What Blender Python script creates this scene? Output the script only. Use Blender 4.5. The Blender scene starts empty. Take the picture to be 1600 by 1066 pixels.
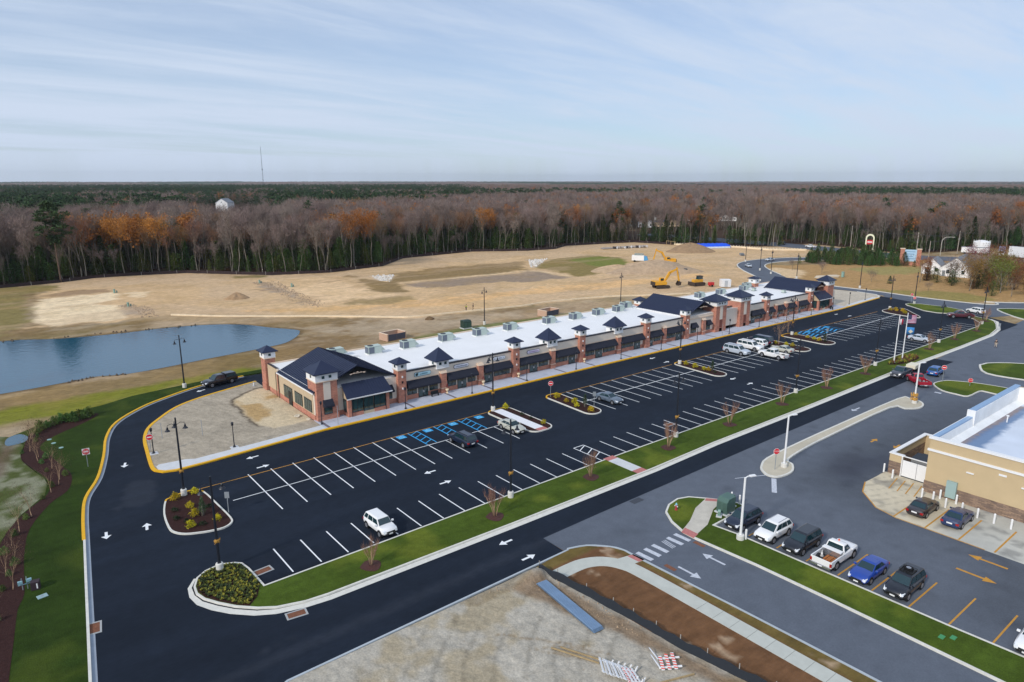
import bpy, bmesh, math, random
import numpy as np
from mathutils import Vector, Matrix
from mathutils.geometry import delaunay_2d_cdt

random.seed(7)
SC = bpy.context.scene
COL = SC.collection
R = math.radians
PI = math.pi

# ------------------------------------------------------------------ camera
CAM_H = 34.4
ROW = R(38.6)                      # the shop row runs along +X; the camera looks across it
PITCH = math.atan((533 - 282.0) / 1067.0)
cam_d = bpy.data.cameras.new("camera")
cam_d.sensor_width = 36.0
cam_d.lens = 36.0 * 1067.0 / 1600.0
cam_d.clip_start = 0.5
cam_d.clip_end = 60000.0
cam = bpy.data.objects.new("camera", cam_d)
COL.objects.link(cam)
cam.location = (0, 0, CAM_H)
cam.rotation_euler = (R(90) - PITCH, 0, -ROW)
SC.camera = cam

# ------------------------------------------------------------------ light
SUN_ELEV, SUN_AZ = 32.0, 190.0     # azimuth of the sun measured from +X towards +Y, degrees
sun_d = bpy.data.lights.new("sun", 'SUN')
sun_d.energy = 2.45
sun_d.angle = R(5.0)
sun_d.color = (1.0, 0.93, 0.84)
sun = bpy.data.objects.new("sun", sun_d)
COL.objects.link(sun)
sv = Vector((math.cos(R(SUN_ELEV)) * math.cos(R(SUN_AZ)), math.cos(R(SUN_ELEV)) * math.sin(R(SUN_AZ)), math.sin(R(SUN_ELEV))))
sun.rotation_euler = sv.to_track_quat('Z', 'Y').to_euler()

world = bpy.data.worlds.new("World")
SC.world = world
world.use_nodes = True
nt = world.node_tree
for n in list(nt.nodes):
    nt.nodes.remove(n)
N = nt.nodes.new
out = N('ShaderNodeOutputWorld'); bg = N('ShaderNodeBackground')
sky = N('ShaderNodeTexSky'); sky.sky_type = 'NISHITA'; sky.sun_disc = False
sky.sun_elevation = R(SUN_ELEV); sky.sun_rotation = R(90 - SUN_AZ)
sky.air_density = 1.0; sky.dust_density = 0.6; sky.ozone_density = 1.6
tc = N('ShaderNodeTexCoord'); sep = N('ShaderNodeSeparateXYZ')
nt.links.new(tc.outputs['Generated'], sep.inputs[0])
# thin streaky high cloud: noise on a flat layer seen in perspective (direction / height)
mx = N('ShaderNodeMath'); mx.operation = 'MAXIMUM'; mx.inputs[1].default_value = 0.03
nt.links.new(sep.outputs[2], mx.inputs[0])
ad = N('ShaderNodeMath'); ad.operation = 'ADD'; ad.inputs[1].default_value = 0.10
nt.links.new(mx.outputs[0], ad.inputs[0])
dx = N('ShaderNodeMath'); dx.operation = 'DIVIDE'; dy = N('ShaderNodeMath'); dy.operation = 'DIVIDE'
nt.links.new(sep.outputs[0], dx.inputs[0]); nt.links.new(ad.outputs[0], dx.inputs[1])
nt.links.new(sep.outputs[1], dy.inputs[0]); nt.links.new(ad.outputs[0], dy.inputs[1])
cb = N('ShaderNodeCombineXYZ')
nt.links.new(dx.outputs[0], cb.inputs[0]); nt.links.new(dy.outputs[0], cb.inputs[1])
mp = N('ShaderNodeMapping'); mp.inputs['Rotation'].default_value = (0, 0, R(28)); mp.inputs['Scale'].default_value = (0.30, 1.15, 1)
nt.links.new(cb.outputs[0], mp.inputs[0])
n1 = N('ShaderNodeTexNoise'); n1.inputs['Scale'].default_value = 1.5; n1.inputs['Detail'].default_value = 14; n1.inputs['Roughness'].default_value = 0.66; n1.inputs['Distortion'].default_value = 0.35
nt.links.new(mp.outputs[0], n1.inputs[0])
n2 = N('ShaderNodeTexNoise'); n2.inputs['Scale'].default_value = 0.45; n2.inputs['Detail'].default_value = 3
nt.links.new(mp.outputs[0], n2.inputs[0])
am = N('ShaderNodeMath'); am.operation = 'ADD'
nt.links.new(n1.outputs[0], am.inputs[0]); nt.links.new(n2.outputs[0], am.inputs[1])
rmp = N('ShaderNodeMapRange'); rmp.interpolation_type = 'SMOOTHSTEP'
rmp.inputs[1].default_value = 0.76; rmp.inputs[2].default_value = 1.22; rmp.inputs[3].default_value = 0.50; rmp.inputs[4].default_value = 1.0
nt.links.new(am.outputs[0], rmp.inputs[0])
cloud = N('ShaderNodeRGB'); cloud.outputs[0].default_value = (6.3, 7.3, 8.9, 1)
skym = N('ShaderNodeMixRGB'); skym.blend_type = 'MULTIPLY'; skym.inputs[0].default_value = 1.0; skym.inputs[2].default_value = (0.80, 0.98, 1.22, 1)
nt.links.new(sky.outputs[0], skym.inputs[1])
mix = N('ShaderNodeMixRGB')
nt.links.new(rmp.outputs[0], mix.inputs[0]); nt.links.new(skym.outputs[0], mix.inputs[1]); nt.links.new(cloud.outputs[0], mix.inputs[2])
nt.links.new(mix.outputs[0], bg.inputs[0]); bg.inputs[1].default_value = 0.10
nt.links.new(bg.outputs[0], out.inputs[0])

SC.view_settings.view_transform = 'Standard'
SC.view_settings.look = 'None'
SC.view_settings.exposure = 0.0
SC.view_settings.gamma = 1.0
SC.render.engine = 'CYCLES'
SC.cycles.max_bounces = 5
SC.cycles.diffuse_bounces = 2
SC.cycles.glossy_bounces = 2
SC.cycles.transparent_max_bounces = 8
SC.cycles.volume_bounces = 0
SC.cycles.caustics_reflective = False
SC.cycles.caustics_refractive = False

SOFT = 0.45
# ------------------------------------------------------------------ colour + materials
HAZE_D = 0.00006
KEXP = 0.80
def L1(v):
    v = v / 255.0
    return v / 12.92 if v <= 0.04045 else ((v + 0.055) / 1.055) ** 2.4
def S(r, g, b, k=None):
    """base colour from the 8-bit colour a sunlit flat surface of it shows"""
    k = KEXP if k is None else k
    return (min(0.85, L1(r) / k), min(0.85, L1(g) / k), min(0.85, L1(b) / k))

MATS = {}
def mat(name, col=(0.5, 0.5, 0.5), rough=0.8, metal=0.0, noise=0.0, nscale=1.0, bump=0.0, bscale=None, spec=0.5, objrand=0.0, stretch=None, attr=None, coat=0.0, hue=0.0, noise2=None):
    if name in MATS:
        return MATS[name]
    m = bpy.data.materials.new(name); m.use_nodes = True
    t = m.node_tree; b = t.nodes['Principled BSDF']
    b.inputs['Roughness'].default_value = rough
    b.inputs['Metallic'].default_value = metal
    b.inputs['Specular IOR Level'].default_value = spec
    if coat:
        b.inputs['Coat Weight'].default_value = coat; b.inputs['Coat Roughness'].default_value = 0.06
    colsock = None
    if attr:
        a = t.nodes.new('ShaderNodeAttribute'); a.attribute_name = attr; colsock = a.outputs['Color']
    else:
        c = t.nodes.new('ShaderNodeRGB'); c.outputs[0].default_value = (*col, 1); colsock = c.outputs[0]
    co = t.nodes.new('ShaderNodeTexCoord').outputs['Object']
    if stretch:
        mp = t.nodes.new('ShaderNodeMapping'); mp.inputs['Scale'].default_value = stretch
        t.links.new(co, mp.inputs[0]); co = mp.outputs[0]
    if noise:
        tx = t.nodes.new('ShaderNodeTexNoise'); tx.inputs['Scale'].default_value = nscale; tx.inputs['Detail'].default_value = 6; tx.inputs['Roughness'].default_value = 0.62
        t.links.new(co, tx.inputs[0])
        mr = t.nodes.new('ShaderNodeMapRange'); mr.inputs[1].default_value = 0.28; mr.inputs[2].default_value = 0.72
        mr.inputs[3].default_value = 1 - noise; mr.inputs[4].default_value = 1 + noise
        t.links.new(tx.outputs[0], mr.inputs[0])
        mu = t.nodes.new('ShaderNodeVectorMath'); mu.operation = 'SCALE'
        t.links.new(colsock, mu.inputs[0]); t.links.new(mr.outputs[0], mu.inputs['Scale']); colsock = mu.outputs[0]
    if noise2:
        s2, a2, st2 = noise2
        mp2 = t.nodes.new('ShaderNodeMapping'); mp2.inputs['Scale'].default_value = st2
        t.links.new(t.nodes.new('ShaderNodeTexCoord').outputs['Object'], mp2.inputs[0])
        tx = t.nodes.new('ShaderNodeTexNoise'); tx.inputs['Scale'].default_value = s2; tx.inputs['Detail'].default_value = 4; tx.inputs['Roughness'].default_value = 0.7
        t.links.new(mp2.outputs[0], tx.inputs[0])
        mr = t.nodes.new('ShaderNodeMapRange'); mr.inputs[1].default_value = 0.34; mr.inputs[2].default_value = 0.66
        mr.inputs[3].default_value = 1 - a2; mr.inputs[4].default_value = 1 + a2
        t.links.new(tx.outputs[0], mr.inputs[0])
        mu = t.nodes.new('ShaderNodeVectorMath'); mu.operation = 'SCALE'
        t.links.new(colsock, mu.inputs[0]); t.links.new(mr.outputs[0], mu.inputs['Scale']); colsock = mu.outputs[0]
    if objrand or hue:
        oi = t.nodes.new('ShaderNodeObjectInfo')
        hs = t.nodes.new('ShaderNodeHueSaturation')
        mr = t.nodes.new('ShaderNodeMapRange'); mr.inputs[3].default_value = 1 - objrand; mr.inputs[4].default_value = 1 + objrand
        t.links.new(oi.outputs['Random'], mr.inputs[0]); t.links.new(mr.outputs[0], hs.inputs['Value'])
        if hue:
            w = t.nodes.new('ShaderNodeMath'); w.operation = 'MULTIPLY'; w.inputs[1].default_value = 7.13
            f = t.nodes.new('ShaderNodeMath'); f.operation = 'FRACT'
            t.links.new(oi.outputs['Random'], w.inputs[0]); t.links.new(w.outputs[0], f.inputs[0])
            m2 = t.nodes.new('ShaderNodeMapRange'); m2.inputs[3].default_value = 0.5 - hue; m2.inputs[4].default_value = 0.5 + hue
            t.links.new(f.outputs[0], m2.inputs[0]); t.links.new(m2.outputs[0], hs.inputs['Hue'])
        t.links.new(colsock, hs.inputs['Color']); colsock = hs.outputs[0]
    t.links.new(colsock, b.inputs['Base Color'])
    if bump:
        tb = t.nodes.new('ShaderNodeTexNoise'); tb.inputs['Scale'].default_value = bscale or nscale; tb.inputs['Detail'].default_value = 5
        t.links.new(co, tb.inputs[0])
        bp = t.nodes.new('ShaderNodeBump'); bp.inputs['Strength'].default_value = 1.0; bp.inputs['Distance'].default_value = bump
        t.links.new(tb.outputs[0], bp.inputs['Height']); t.links.new(bp.outputs[0], b.inputs['Normal'])
    MATS[name] = m
    return m

# ------------------------------------------------------------------ numpy value noise
def _hash(ix, iy, s):
    h = (ix.astype(np.int64) * 374761393 + iy.astype(np.int64) * 668265263 + s * 1442695041) & 0xffffffff
    h = ((h ^ (h >> 13)) * 1274126177) & 0xffffffff
    return ((h ^ (h >> 16)) & 0xffffff) / float(0xffffff)
def vnoise(x, y, s=0):
    ix = np.floor(x); iy = np.floor(y); fx = x - ix; fy = y - iy
    fx = fx * fx * (3 - 2 * fx); fy = fy * fy * (3 - 2 * fy)
    a = _hash(ix, iy, s); b = _hash(ix + 1, iy, s); c = _hash(ix, iy + 1, s); d = _hash(ix + 1, iy + 1, s)
    return (a * (1 - fx) + b * fx) * (1 - fy) + (c * (1 - fx) + d * fx) * fy
def fbm(x, y, scale, octv=4, s=0):
    r = 0; amp = 0.5; f = 1.0 / scale; tot = 0
    for k in range(octv):
        r = r + amp * vnoise(x * f + 17.3 * k, y * f - 9.1 * k, s + k); tot += amp; amp *= 0.55; f *= 2.03
    return r / tot

def sdist(P, poly):
    """signed distance, positive inside"""
    poly = np.asarray(poly, float); n = len(poly)
    inside = np.zeros(len(P), bool); dmin = np.full(len(P), 1e9)
    for i in range(n):
        a = poly[i]; b = poly[(i + 1) % n]; ab = b - a
        t = np.clip(((P - a) @ ab) / max(1e-9, ab @ ab), 0, 1)
        dmin = np.minimum(dmin, np.hypot(*(P - (a + t[:, None] * ab)).T))
        c = ((a[1] > P[:, 1]) != (b[1] > P[:, 1]))
        with np.errstate(divide='ignore', invalid='ignore'):
            xi = (b[0] - a[0]) * (P[:, 1] - a[1]) / (b[1] - a[1] + 1e-12) + a[0]
        inside ^= c & (P[:, 0] < xi)
    return np.where(inside, dmin, -dmin)
def ldist(P, line):
    d = np.full(len(P), 1e9)
    for a, b in zip(line[:-1], line[1:]):
        a = np.array(a, float); b = np.array(b, float); ab = b - a
        t = np.clip(((P - a) @ ab) / max(1e-9, ab @ ab), 0, 1)
        d = np.minimum(d, np.hypot(*(P - (a + t[:, None] * ab)).T))
    return d
def sstep(x):
    x = np.clip(x, 0, 1); return x * x * (3 - 2 * x)

# ------------------------------------------------------------------ objects
def tag(o, label=None, cat=None, group=None, kind=None):
    if label: o['label'] = label
    if cat: o['category'] = cat
    if group: o['group'] = group
    if kind: o['kind'] = kind
    return o
def thing(name, label, cat, loc=(0, 0, 0), rz=0.0, group=None):
    o = bpy.data.objects.new(name, None); COL.objects.link(o)
    o.empty_display_size = 0.3
    o.location = loc; o.rotation_euler = (0, 0, rz)
    return tag(o, label, cat, group)
def copy_tree(o, parent=None):
    c = o.copy(); COL.objects.link(c)
    if parent is not None: c.parent = parent
    for ch in list(o.children):
        copy_tree(ch, c)
    return c

class MB:
    """collects shapes in one mesh"""
    def __init__(s): s.v = []; s.f = []; s.m = []; s.cur = 0
    def add(s, vs, fs):
        o = len(s.v); s.v += [tuple(v) for v in vs]
        for f in fs: s.f.append(tuple(i + o for i in f)); s.m.append(s.cur)
        return s
    def box(s, x0, x1, y0, y1, z0, z1):
        s.add([(x0, y0, z0), (x1, y0, z0), (x1, y1, z0), (x0, y1, z0), (x0, y0, z1), (x1, y0, z1), (x1, y1, z1), (x0, y1, z1)],
              [(3, 2, 1, 0), (4, 5, 6, 7), (0, 1, 5, 4), (1, 2, 6, 5), (2, 3, 7, 6), (3, 0, 4, 7)]); return s
    def hexa(s, b, t):
        s.add(list(b) + list(t), [(3, 2, 1, 0), (4, 5, 6, 7), (0, 1, 5, 4), (1, 2, 6, 5), (2, 3, 7, 6), (3, 0, 4, 7)]); return s
    def quad(s, a, b, c, d): s.add([a, b, c, d], [(0, 1, 2, 3)]); return s
    def cyl(s, p0, p1, r0, r1=None, n=8, cap=True):
        r1 = r0 if r1 is None else r1
        p0 = Vector(p0); p1 = Vector(p1); d = (p1 - p0)
        if d.length < 1e-6: return s
        q = d.to_track_quat('Z', 'Y').to_matrix()
        vs = []
        for p, r in ((p0, r0), (p1, r1)):
            for i in range(n):
                a = 2 * PI * i / n
                vs.append(p + q @ Vector((r * math.cos(a), r * math.sin(a), 0)))
        fs = [(i, (i + 1) % n, n + (i + 1) % n, n + i) for i in range(n)]
        if cap: fs += [tuple(range(n - 1, -1, -1)), tuple(range(n, 2 * n))]
        s.add(vs, fs); return s
    def tube(s, pts, rs, n=6, cap=True):
        pts = [Vector(p) for p in pts]
        if not hasattr(rs, '__len__'): rs = [rs] * len(pts)
        vs = []; fs = []
        for i, p in enumerate(pts):
            d = (pts[min(i + 1, len(pts) - 1)] - pts[max(i - 1, 0)])
            if d.length < 1e-6: d = Vector((0, 0, 1))
            q = d.to_track_quat('Z', 'Y').to_matrix()
            for k in range(n):
                a = 2 * PI * k / n
                vs.append(p + q @ Vector((rs[i] * math.cos(a), rs[i] * math.sin(a), 0)))
        for i in range(len(pts) - 1):
            for k in range(n):
                fs.append((i * n + k, i * n + (k + 1) % n, (i + 1) * n + (k + 1) % n, (i + 1) * n + k))
        if cap: fs += [tuple(range(n - 1, -1, -1)), tuple(range((len(pts) - 1) * n, len(pts) * n))]
        s.add(vs, fs); return s
    def lathe(s, prof, c=(0, 0, 0), n=12):
        vs = []; fs = []
        for r, z in prof:
            for k in range(n):
                a = 2 * PI * k / n; vs.append((c[0] + r * math.cos(a), c[1] + r * math.sin(a), c[2] + z))
        for i in range(len(prof) - 1):
            for k in range(n):
                fs.append((i * n + k, i * n + (k + 1) % n, (i + 1) * n + (k + 1) % n, (i + 1) * n + k))
        fs += [tuple(range(n - 1, -1, -1)), tuple(range((len(prof) - 1) * n, len(prof) * n))]
        s.add(vs, fs); return s
    def pyramid(s, x0, x1, y0, y1, z0, z1, th=0.12):
        cx, cy = (x0 + x1) / 2, (y0 + y1) / 2
        s.add([(x0, y0, z0), (x1, y0, z0), (x1, y1, z0), (x0, y1, z0), (x0, y0, z0 + th), (x1, y0, z0 + th), (x1, y1, z0 + th), (x0, y1, z0 + th), (cx, cy, z1)],
              [(3, 2, 1, 0), (0, 1, 5, 4), (1, 2, 6, 5), (2, 3, 7, 6), (3, 0, 4, 7), (4, 5, 8), (5, 6, 8), (6, 7, 8), (7, 4, 8)]); return s
    def prism(s, poly, z0, z1, top=True, bottom=False):
        n = len(poly)
        if sum(poly[i][0] * poly[(i + 1) % n][1] - poly[(i + 1) % n][0] * poly[i][1] for i in range(n)) < 0: poly = poly[::-1]
        vs = [(p[0], p[1], z0) for p in poly] + [(p[0], p[1], z1) for p in poly]
        fs = [(i, (i + 1) % n, n + (i + 1) % n, n + i) for i in range(n)]
        if top: fs.append(tuple(range(n, 2 * n)))
        if bottom: fs.append(tuple(range(n - 1, -1, -1)))
        s.add(vs, fs); return s
    def build(s, name, mats, parent=None, smooth=False, bevel=0.0, loc=None, subsurf=0):
        me = bpy.data.meshes.new(name)
        me.from_pydata([tuple(v) for v in s.v], [], s.f)
        if not isinstance(mats, (list, tuple)): mats = [mats]
        for m in mats: me.materials.append(m)
        if len(mats) > 1: me.polygons.foreach_set('material_index', s.m)
        if smooth: me.polygons.foreach_set('use_smooth', [True] * len(me.polygons))
        me.update()
        o = bpy.data.objects.new(name, me); COL.objects.link(o)
        if parent is not None: o.parent = parent
        if loc is not None: o.location = loc
        if bevel:
            b = o.modifiers.new('bevel', 'BEVEL'); b.width = bevel; b.segments = 2; b.limit_method = 'ANGLE'
        if subsurf:
            b = o.modifiers.new('sub', 'SUBSURF'); b.levels = subsurf; b.render_levels = subsurf
        return o

def text_mesh(txt, size, name, m, parent=None, loc=(0, 0, 0), rot=(PI / 2, 0, 0), ext=0.004):
    cu = bpy.data.curves.new('lettering', 'FONT'); cu.body = txt; cu.size = size; cu.align_x = 'CENTER'; cu.align_y = 'CENTER'; cu.extrude = ext
    to = bpy.data.objects.new('lettering', cu)
    COL.objects.link(to)
    dg = bpy.context.evaluated_depsgraph_get(); dg.update()
    me = bpy.data.meshes.new_from_object(to.evaluated_get(dg))
    bpy.data.objects.remove(to); bpy.data.curves.remove(cu)
    me.materials.clear(); me.materials.append(m)
    o = bpy.data.objects.new(name, me); COL.objects.link(o)
    if parent is not None: o.parent = parent
    o.location = loc; o.rotation_euler = rot
    return o

ORD = ['first', 'second', 'third', 'fourth', 'fifth', 'sixth', 'seventh', 'eighth', 'ninth', 'tenth', 'eleventh', 'twelfth', 'thirteenth', 'fourteenth', 'fifteenth', 'sixteenth', 'seventeenth', 'eighteenth', 'nineteenth', 'twentieth', 'twenty-first', 'twenty-second', 'twenty-third', 'twenty-fourth']

# ------------------------------------------------------------------ ground sheets
def smooth_poly(pts, n=4, closed=True):
    """Catmull-Rom through the points"""
    P = [np.array(p, float) for p in pts]; m = len(P); o = []
    rng = range(m) if closed else range(m - 1)
    for i in rng:
        if closed: p0, p1, p2, p3 = P[(i - 1) % m], P[i], P[(i + 1) % m], P[(i + 2) % m]
        else: p0, p1, p2, p3 = P[max(i - 1, 0)], P[i], P[i + 1], P[min(i + 2, m - 1)]
        for k in range(n):
            t = k / n
            o.append(tuple(0.5 * ((2 * p1) + (-p0 + p2) * t + (2 * p0 - 5 * p1 + 4 * p2 - p3) * t * t + (-p0 + 3 * p1 - 3 * p2 + p3) * t ** 3)))
    if not closed: o.append(tuple(P[-1]))
    return o
def offset_line(pts, d, closed=False):
    P = np.array(pts, float); m = len(P); o = []
    for i in range(m):
        a = P[(i - 1) % m] if (closed or i > 0) else P[i]
        b = P[(i + 1) % m] if (closed or i < m - 1) else P[i]
        e1 = P[i] - a; e2 = b - P[i]
        l1 = np.hypot(*e1); l2 = np.hypot(*e2)
        if l1 < 1e-9: e1, l1 = e2, l2
        if l2 < 1e-9: e2, l2 = e1, l1
        n1 = np.array([-e1[1], e1[0]]) / l1; n2 = np.array([-e2[1], e2[0]]) / l2
        n = n1 + n2; k = max(0.35, (n @ n) / 2)
        o.append(tuple(P[i] + n / k * d if k > 0.36 else P[i] + n1 * d))
    return o
def ccw(p):
    a = sum(p[i][0] * p[(i + 1) % len(p)][1] - p[(i + 1) % len(p)][0] * p[i][1] for i in range(len(p)))
    return list(p) if a > 0 else list(p)[::-1]
def densify(poly, step):
    o = []
    for i in range(len(poly)):
        a = np.array(poly[i], float); b = np.array(poly[(i + 1) % len(poly)], float)
        n = max(1, int(np.hypot(*(b - a)) / step))
        for k in range(n): o.append(tuple(a + (b - a) * k / n))
    return o
def sheet(name, poly, z, m, colfun=None, res=1.0, zfun=None, skirt=None, kind='structure'):
    """flat sheet filled with small triangles so that its colour can vary; skirt = drop of the side walls"""
    poly = ccw(densify(poly, res)); P = np.array(poly)
    x0, y0 = P.min(0); x1, y1 = P.max(0)
    gx, gy = np.meshgrid(np.arange(x0 + res / 2, x1, res), np.arange(y0 + res / 2, y1, res))
    G = np.stack([gx.ravel(), gy.ravel()], 1)
    rs = np.random.RandomState(3); G = G + rs.uniform(-0.3, 0.3, G.shape) * res
    G = G[sdist(G, poly) > res * 0.35]
    allp = np.vstack([P, G])
    n = len(P)
    vs, es, fs, *_ = delaunay_2d_cdt([Vector(p) for p in allp], [], [list(range(n))], 1, 1e-5)
    V = np.array([(v.x, v.y) for v in vs])
    Z = np.full(len(V), float(z))
    if zfun is not None: Z = Z + zfun(V)
    verts = [(a, b, c) for (a, b), c in zip(V, Z)]
    faces = []
    for f in fs:
        a, b, c = [V[i] for i in f[:3]]
        cr = (b[0] - a[0]) * (c[1] - a[1]) - (b[1] - a[1]) * (c[0] - a[0])
        faces.append(tuple(f) if cr > 0 else tuple(f[::-1]))
    nv = len(verts)
    if skirt:
        ring = [min(range(1), default=0)]
        verts += [(p[0], p[1], z - skirt) for p in poly] + [(p[0], p[1], z) for p in poly]
        for i in range(n):
            j = (i + 1) % n; faces.append((nv + i, nv + j, nv + n + j, nv + n + i))
    me = bpy.data.meshes.new(name); me.from_pydata(verts, [], faces); me.materials.append(m)
    if colfun is not None:
        VV = np.array([(v[0], v[1]) for v in verts])
        c = colfun(VV); ca = me.color_attributes.new('Col', 'FLOAT_COLOR', 'POINT')
        ca.data.foreach_set('color', np.hstack([c, np.ones((len(c), 1))]).astype(np.float32).ravel())
    me.update()
    o = bpy.data.objects.new(name, me); COL.objects.link(o)
    return tag(o, kind=kind)
def ribbon(mb, line, d0, d1, z0, z1, closed=False):
    """kerb-like bar following a line between offsets d0 and d1"""
    a = offset_line(line, d0, closed); b = offset_line(line, d1, closed); n = len(line)
    for i in range(n if closed else n - 1):
        j = (i + 1) % n
        mb.hexa([(*a[i], z0), (*a[j], z0), (*b[j], z0), (*b[i], z0)], [(*a[i], z1), (*a[j], z1), (*b[j], z1), (*b[i], z1)])
def painter(base, layers):
    """base colour + layers (kind, shape, colour, softness, warp, opacity) -> function of points"""
    def f(P):
        w1 = fbm(P[:, 0], P[:, 1], 9.0, 4, 5) - 0.5; w2 = fbm(P[:, 0], P[:, 1], 2.2, 3, 11) - 0.5
        c = np.tile(np.array(base, float), (len(P), 1))
        for kind, shp, col, soft, warp, op in layers:
            if kind == 'poly': d = sdist(P, shp)
            elif kind == 'line': d = shp[1] - ldist(P, shp[0])
            elif kind == 'noise':
                d = (fbm(P[:, 0] * shp[3], P[:, 1] * shp[4], shp[0], 5, shp[2]) - shp[1]) * 10 if len(shp) > 3 else (fbm(P[:, 0], P[:, 1], shp[0], 5, shp[2]) - shp[1]) * 10
            d = d + warp * (w1 * 2.2 + w2 * 1.6)
            a = sstep(d / (2 * soft * SOFT) + 0.5) * op
            c = c * (1 - a[:, None]) + np.array(col) * a[:, None]
        return c
    return f
# ================================================================== GROUND
M_asph_new = mat('new_asphalt', attr='Col', rough=0.88, noise=0.12, nscale=0.9, bump=0.004, bscale=40, spec=0.12, noise2=(5.0, .10, (.25, 1, 1)))
M_asph_old = mat('worn_asphalt', attr='Col', rough=0.88, noise=0.10, nscale=0.7, bump=0.004, bscale=40, spec=0.25, noise2=(6.0, .10, (1, 1, 1)))
M_soil = mat('soil', attr='Col', rough=0.95, noise=0.16, nscale=0.45, bump=0.14, bscale=0.9, spec=0.1, noise2=(1.6, .16, (.35, 1, 1)))
M_sand = mat('graded_sand', attr='Col', rough=0.95, noise=0.16, nscale=1.3, bump=0.13, bscale=1.8, spec=0.1, noise2=(7.0, .16, (1, 1, 1)))
M_lawn = mat('lawn_grass', attr='Col', rough=0.95, noise=0.16, nscale=1.6, bump=0.03, bscale=9, spec=0.1, noise2=(9.0, .22, (1, 1, 1)))
M_mulch = mat('bark_mulch', S(52, 34, 32), rough=0.95, noise=0.30, nscale=5.0, bump=0.04, bscale=12, spec=0.1)
M_conc = mat('concrete', S(186, 188, 190), rough=0.85, noise=0.07, nscale=1.2, spec=0.2)
M_conc_tan = mat('tan_concrete', attr='Col', rough=0.88, noise=0.08, nscale=0.8, spec=0.2)
M_kerb = mat('kerb_concrete', S(196, 194, 186), rough=0.85, noise=0.10, nscale=2.0, spec=0.2)
M_yel = mat('yellow_paint', S(208, 158, 24), rough=0.6, noise=0.10, nscale=2.0, spec=0.3)
M_yel_d = mat('worn_yellow_paint', S(176, 128, 52), rough=0.7, noise=0.20, nscale=3.0, spec=0.3)
M_white_p = mat('white_road_paint', S(212, 214, 222), rough=0.6, noise=0.08, nscale=4.0, spec=0.3)
M_white_old = mat('worn_white_paint', S(176, 180, 188), rough=0.7, noise=0.22, nscale=4.0, spec=0.3)
M_blue_p = mat('blue_paint', S(46, 142, 196), rough=0.6, noise=0.10, nscale=3.0, spec=0.3)
M_tact = mat('red_tactile_paving', S(168, 108, 104), rough=0.85, noise=0.15, nscale=4.0, spec=0.2)

def inset(poly, d): return offset_line(ccw(poly), d, closed=True)

# --- the plain under everything, out to the horizon
g = MB(); g.quad((-3000, -3000, -0.35), (10000, -3000, -0.35), (10000, 10000, -0.35), (-3000, 10000, -0.35))
tag(g.build('ground', mat('forest_floor', S(70, 58, 46), rough=1.0, noise=0.3, nscale=0.02, spec=0.0)), kind='structure')

WOOD_EDGE = [(-260, 230), (-120, 262), (-40, 276), (7, 280), (23, 282), (35, 288), (48, 287), (65, 282), (79, 266), (88, 256), (108, 249), (134, 255), (155, 275), (197, 280), (221, 266), (238, 264), (255, 274), (300, 265), (306, 241), (318, 222), (333, 205), (345, 196)]
WOOD_EDGE2 = [(364, 232), (372, 215), (368, 195), (364, 172), (356, 152), (366, 136), (394, 126), (420, 124), (446, 116), (520, 95), (700, 60)]
HIGHWAY = [(352, 300), (352, 225), (351, 200), (347, 175), (342, 150), (342, 128), (352, 108), (366, 92), (390, 60), (420, 20)]

POND_OUT = smooth_poly([(-60, 170), (-20, 184), (3.2, 184.4), (13.6, 179.3), (24.8, 177), (31.9, 177.1), (40, 176), (46.1, 173.2), (51, 169), (54.6, 162), (58.6, 155.5), (58.3, 152.4), (55.7, 148), (51.6, 143.8), (47.2, 142.4), (41.9, 141.3), (34, 140), (27, 138.5), (20.1, 137.8), (15.0, 139.4), (11.0, 138.6), (1.2, 137.3), (-20, 137), (-60, 140)], 4)
SAND = [(-4, 196), (10.6, 196), (30, 193), (40, 193.5), (49, 184), (59, 175), (57, 178), (70, 166.7), (83.4, 154.8), (88.9, 151.3), (100.6, 149.3), (121, 146), (141, 144.4), (152, 141.3), (160, 137), (172, 132), (190, 126), (222, 126), (232, 137), (236, 143), (246, 161), (262, 168), (287, 171), (303, 163), (330, 172), (344, 185), (318, 221), (306, 240), (300, 264), (255, 273), (238, 263), (221, 265), (197, 279), (155, 274), (134, 254), (108, 248), (88, 255), (79, 265), (65, 281), (48, 286), (35, 287), (24, 281), (14, 246), (10.6, 200)]
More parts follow.
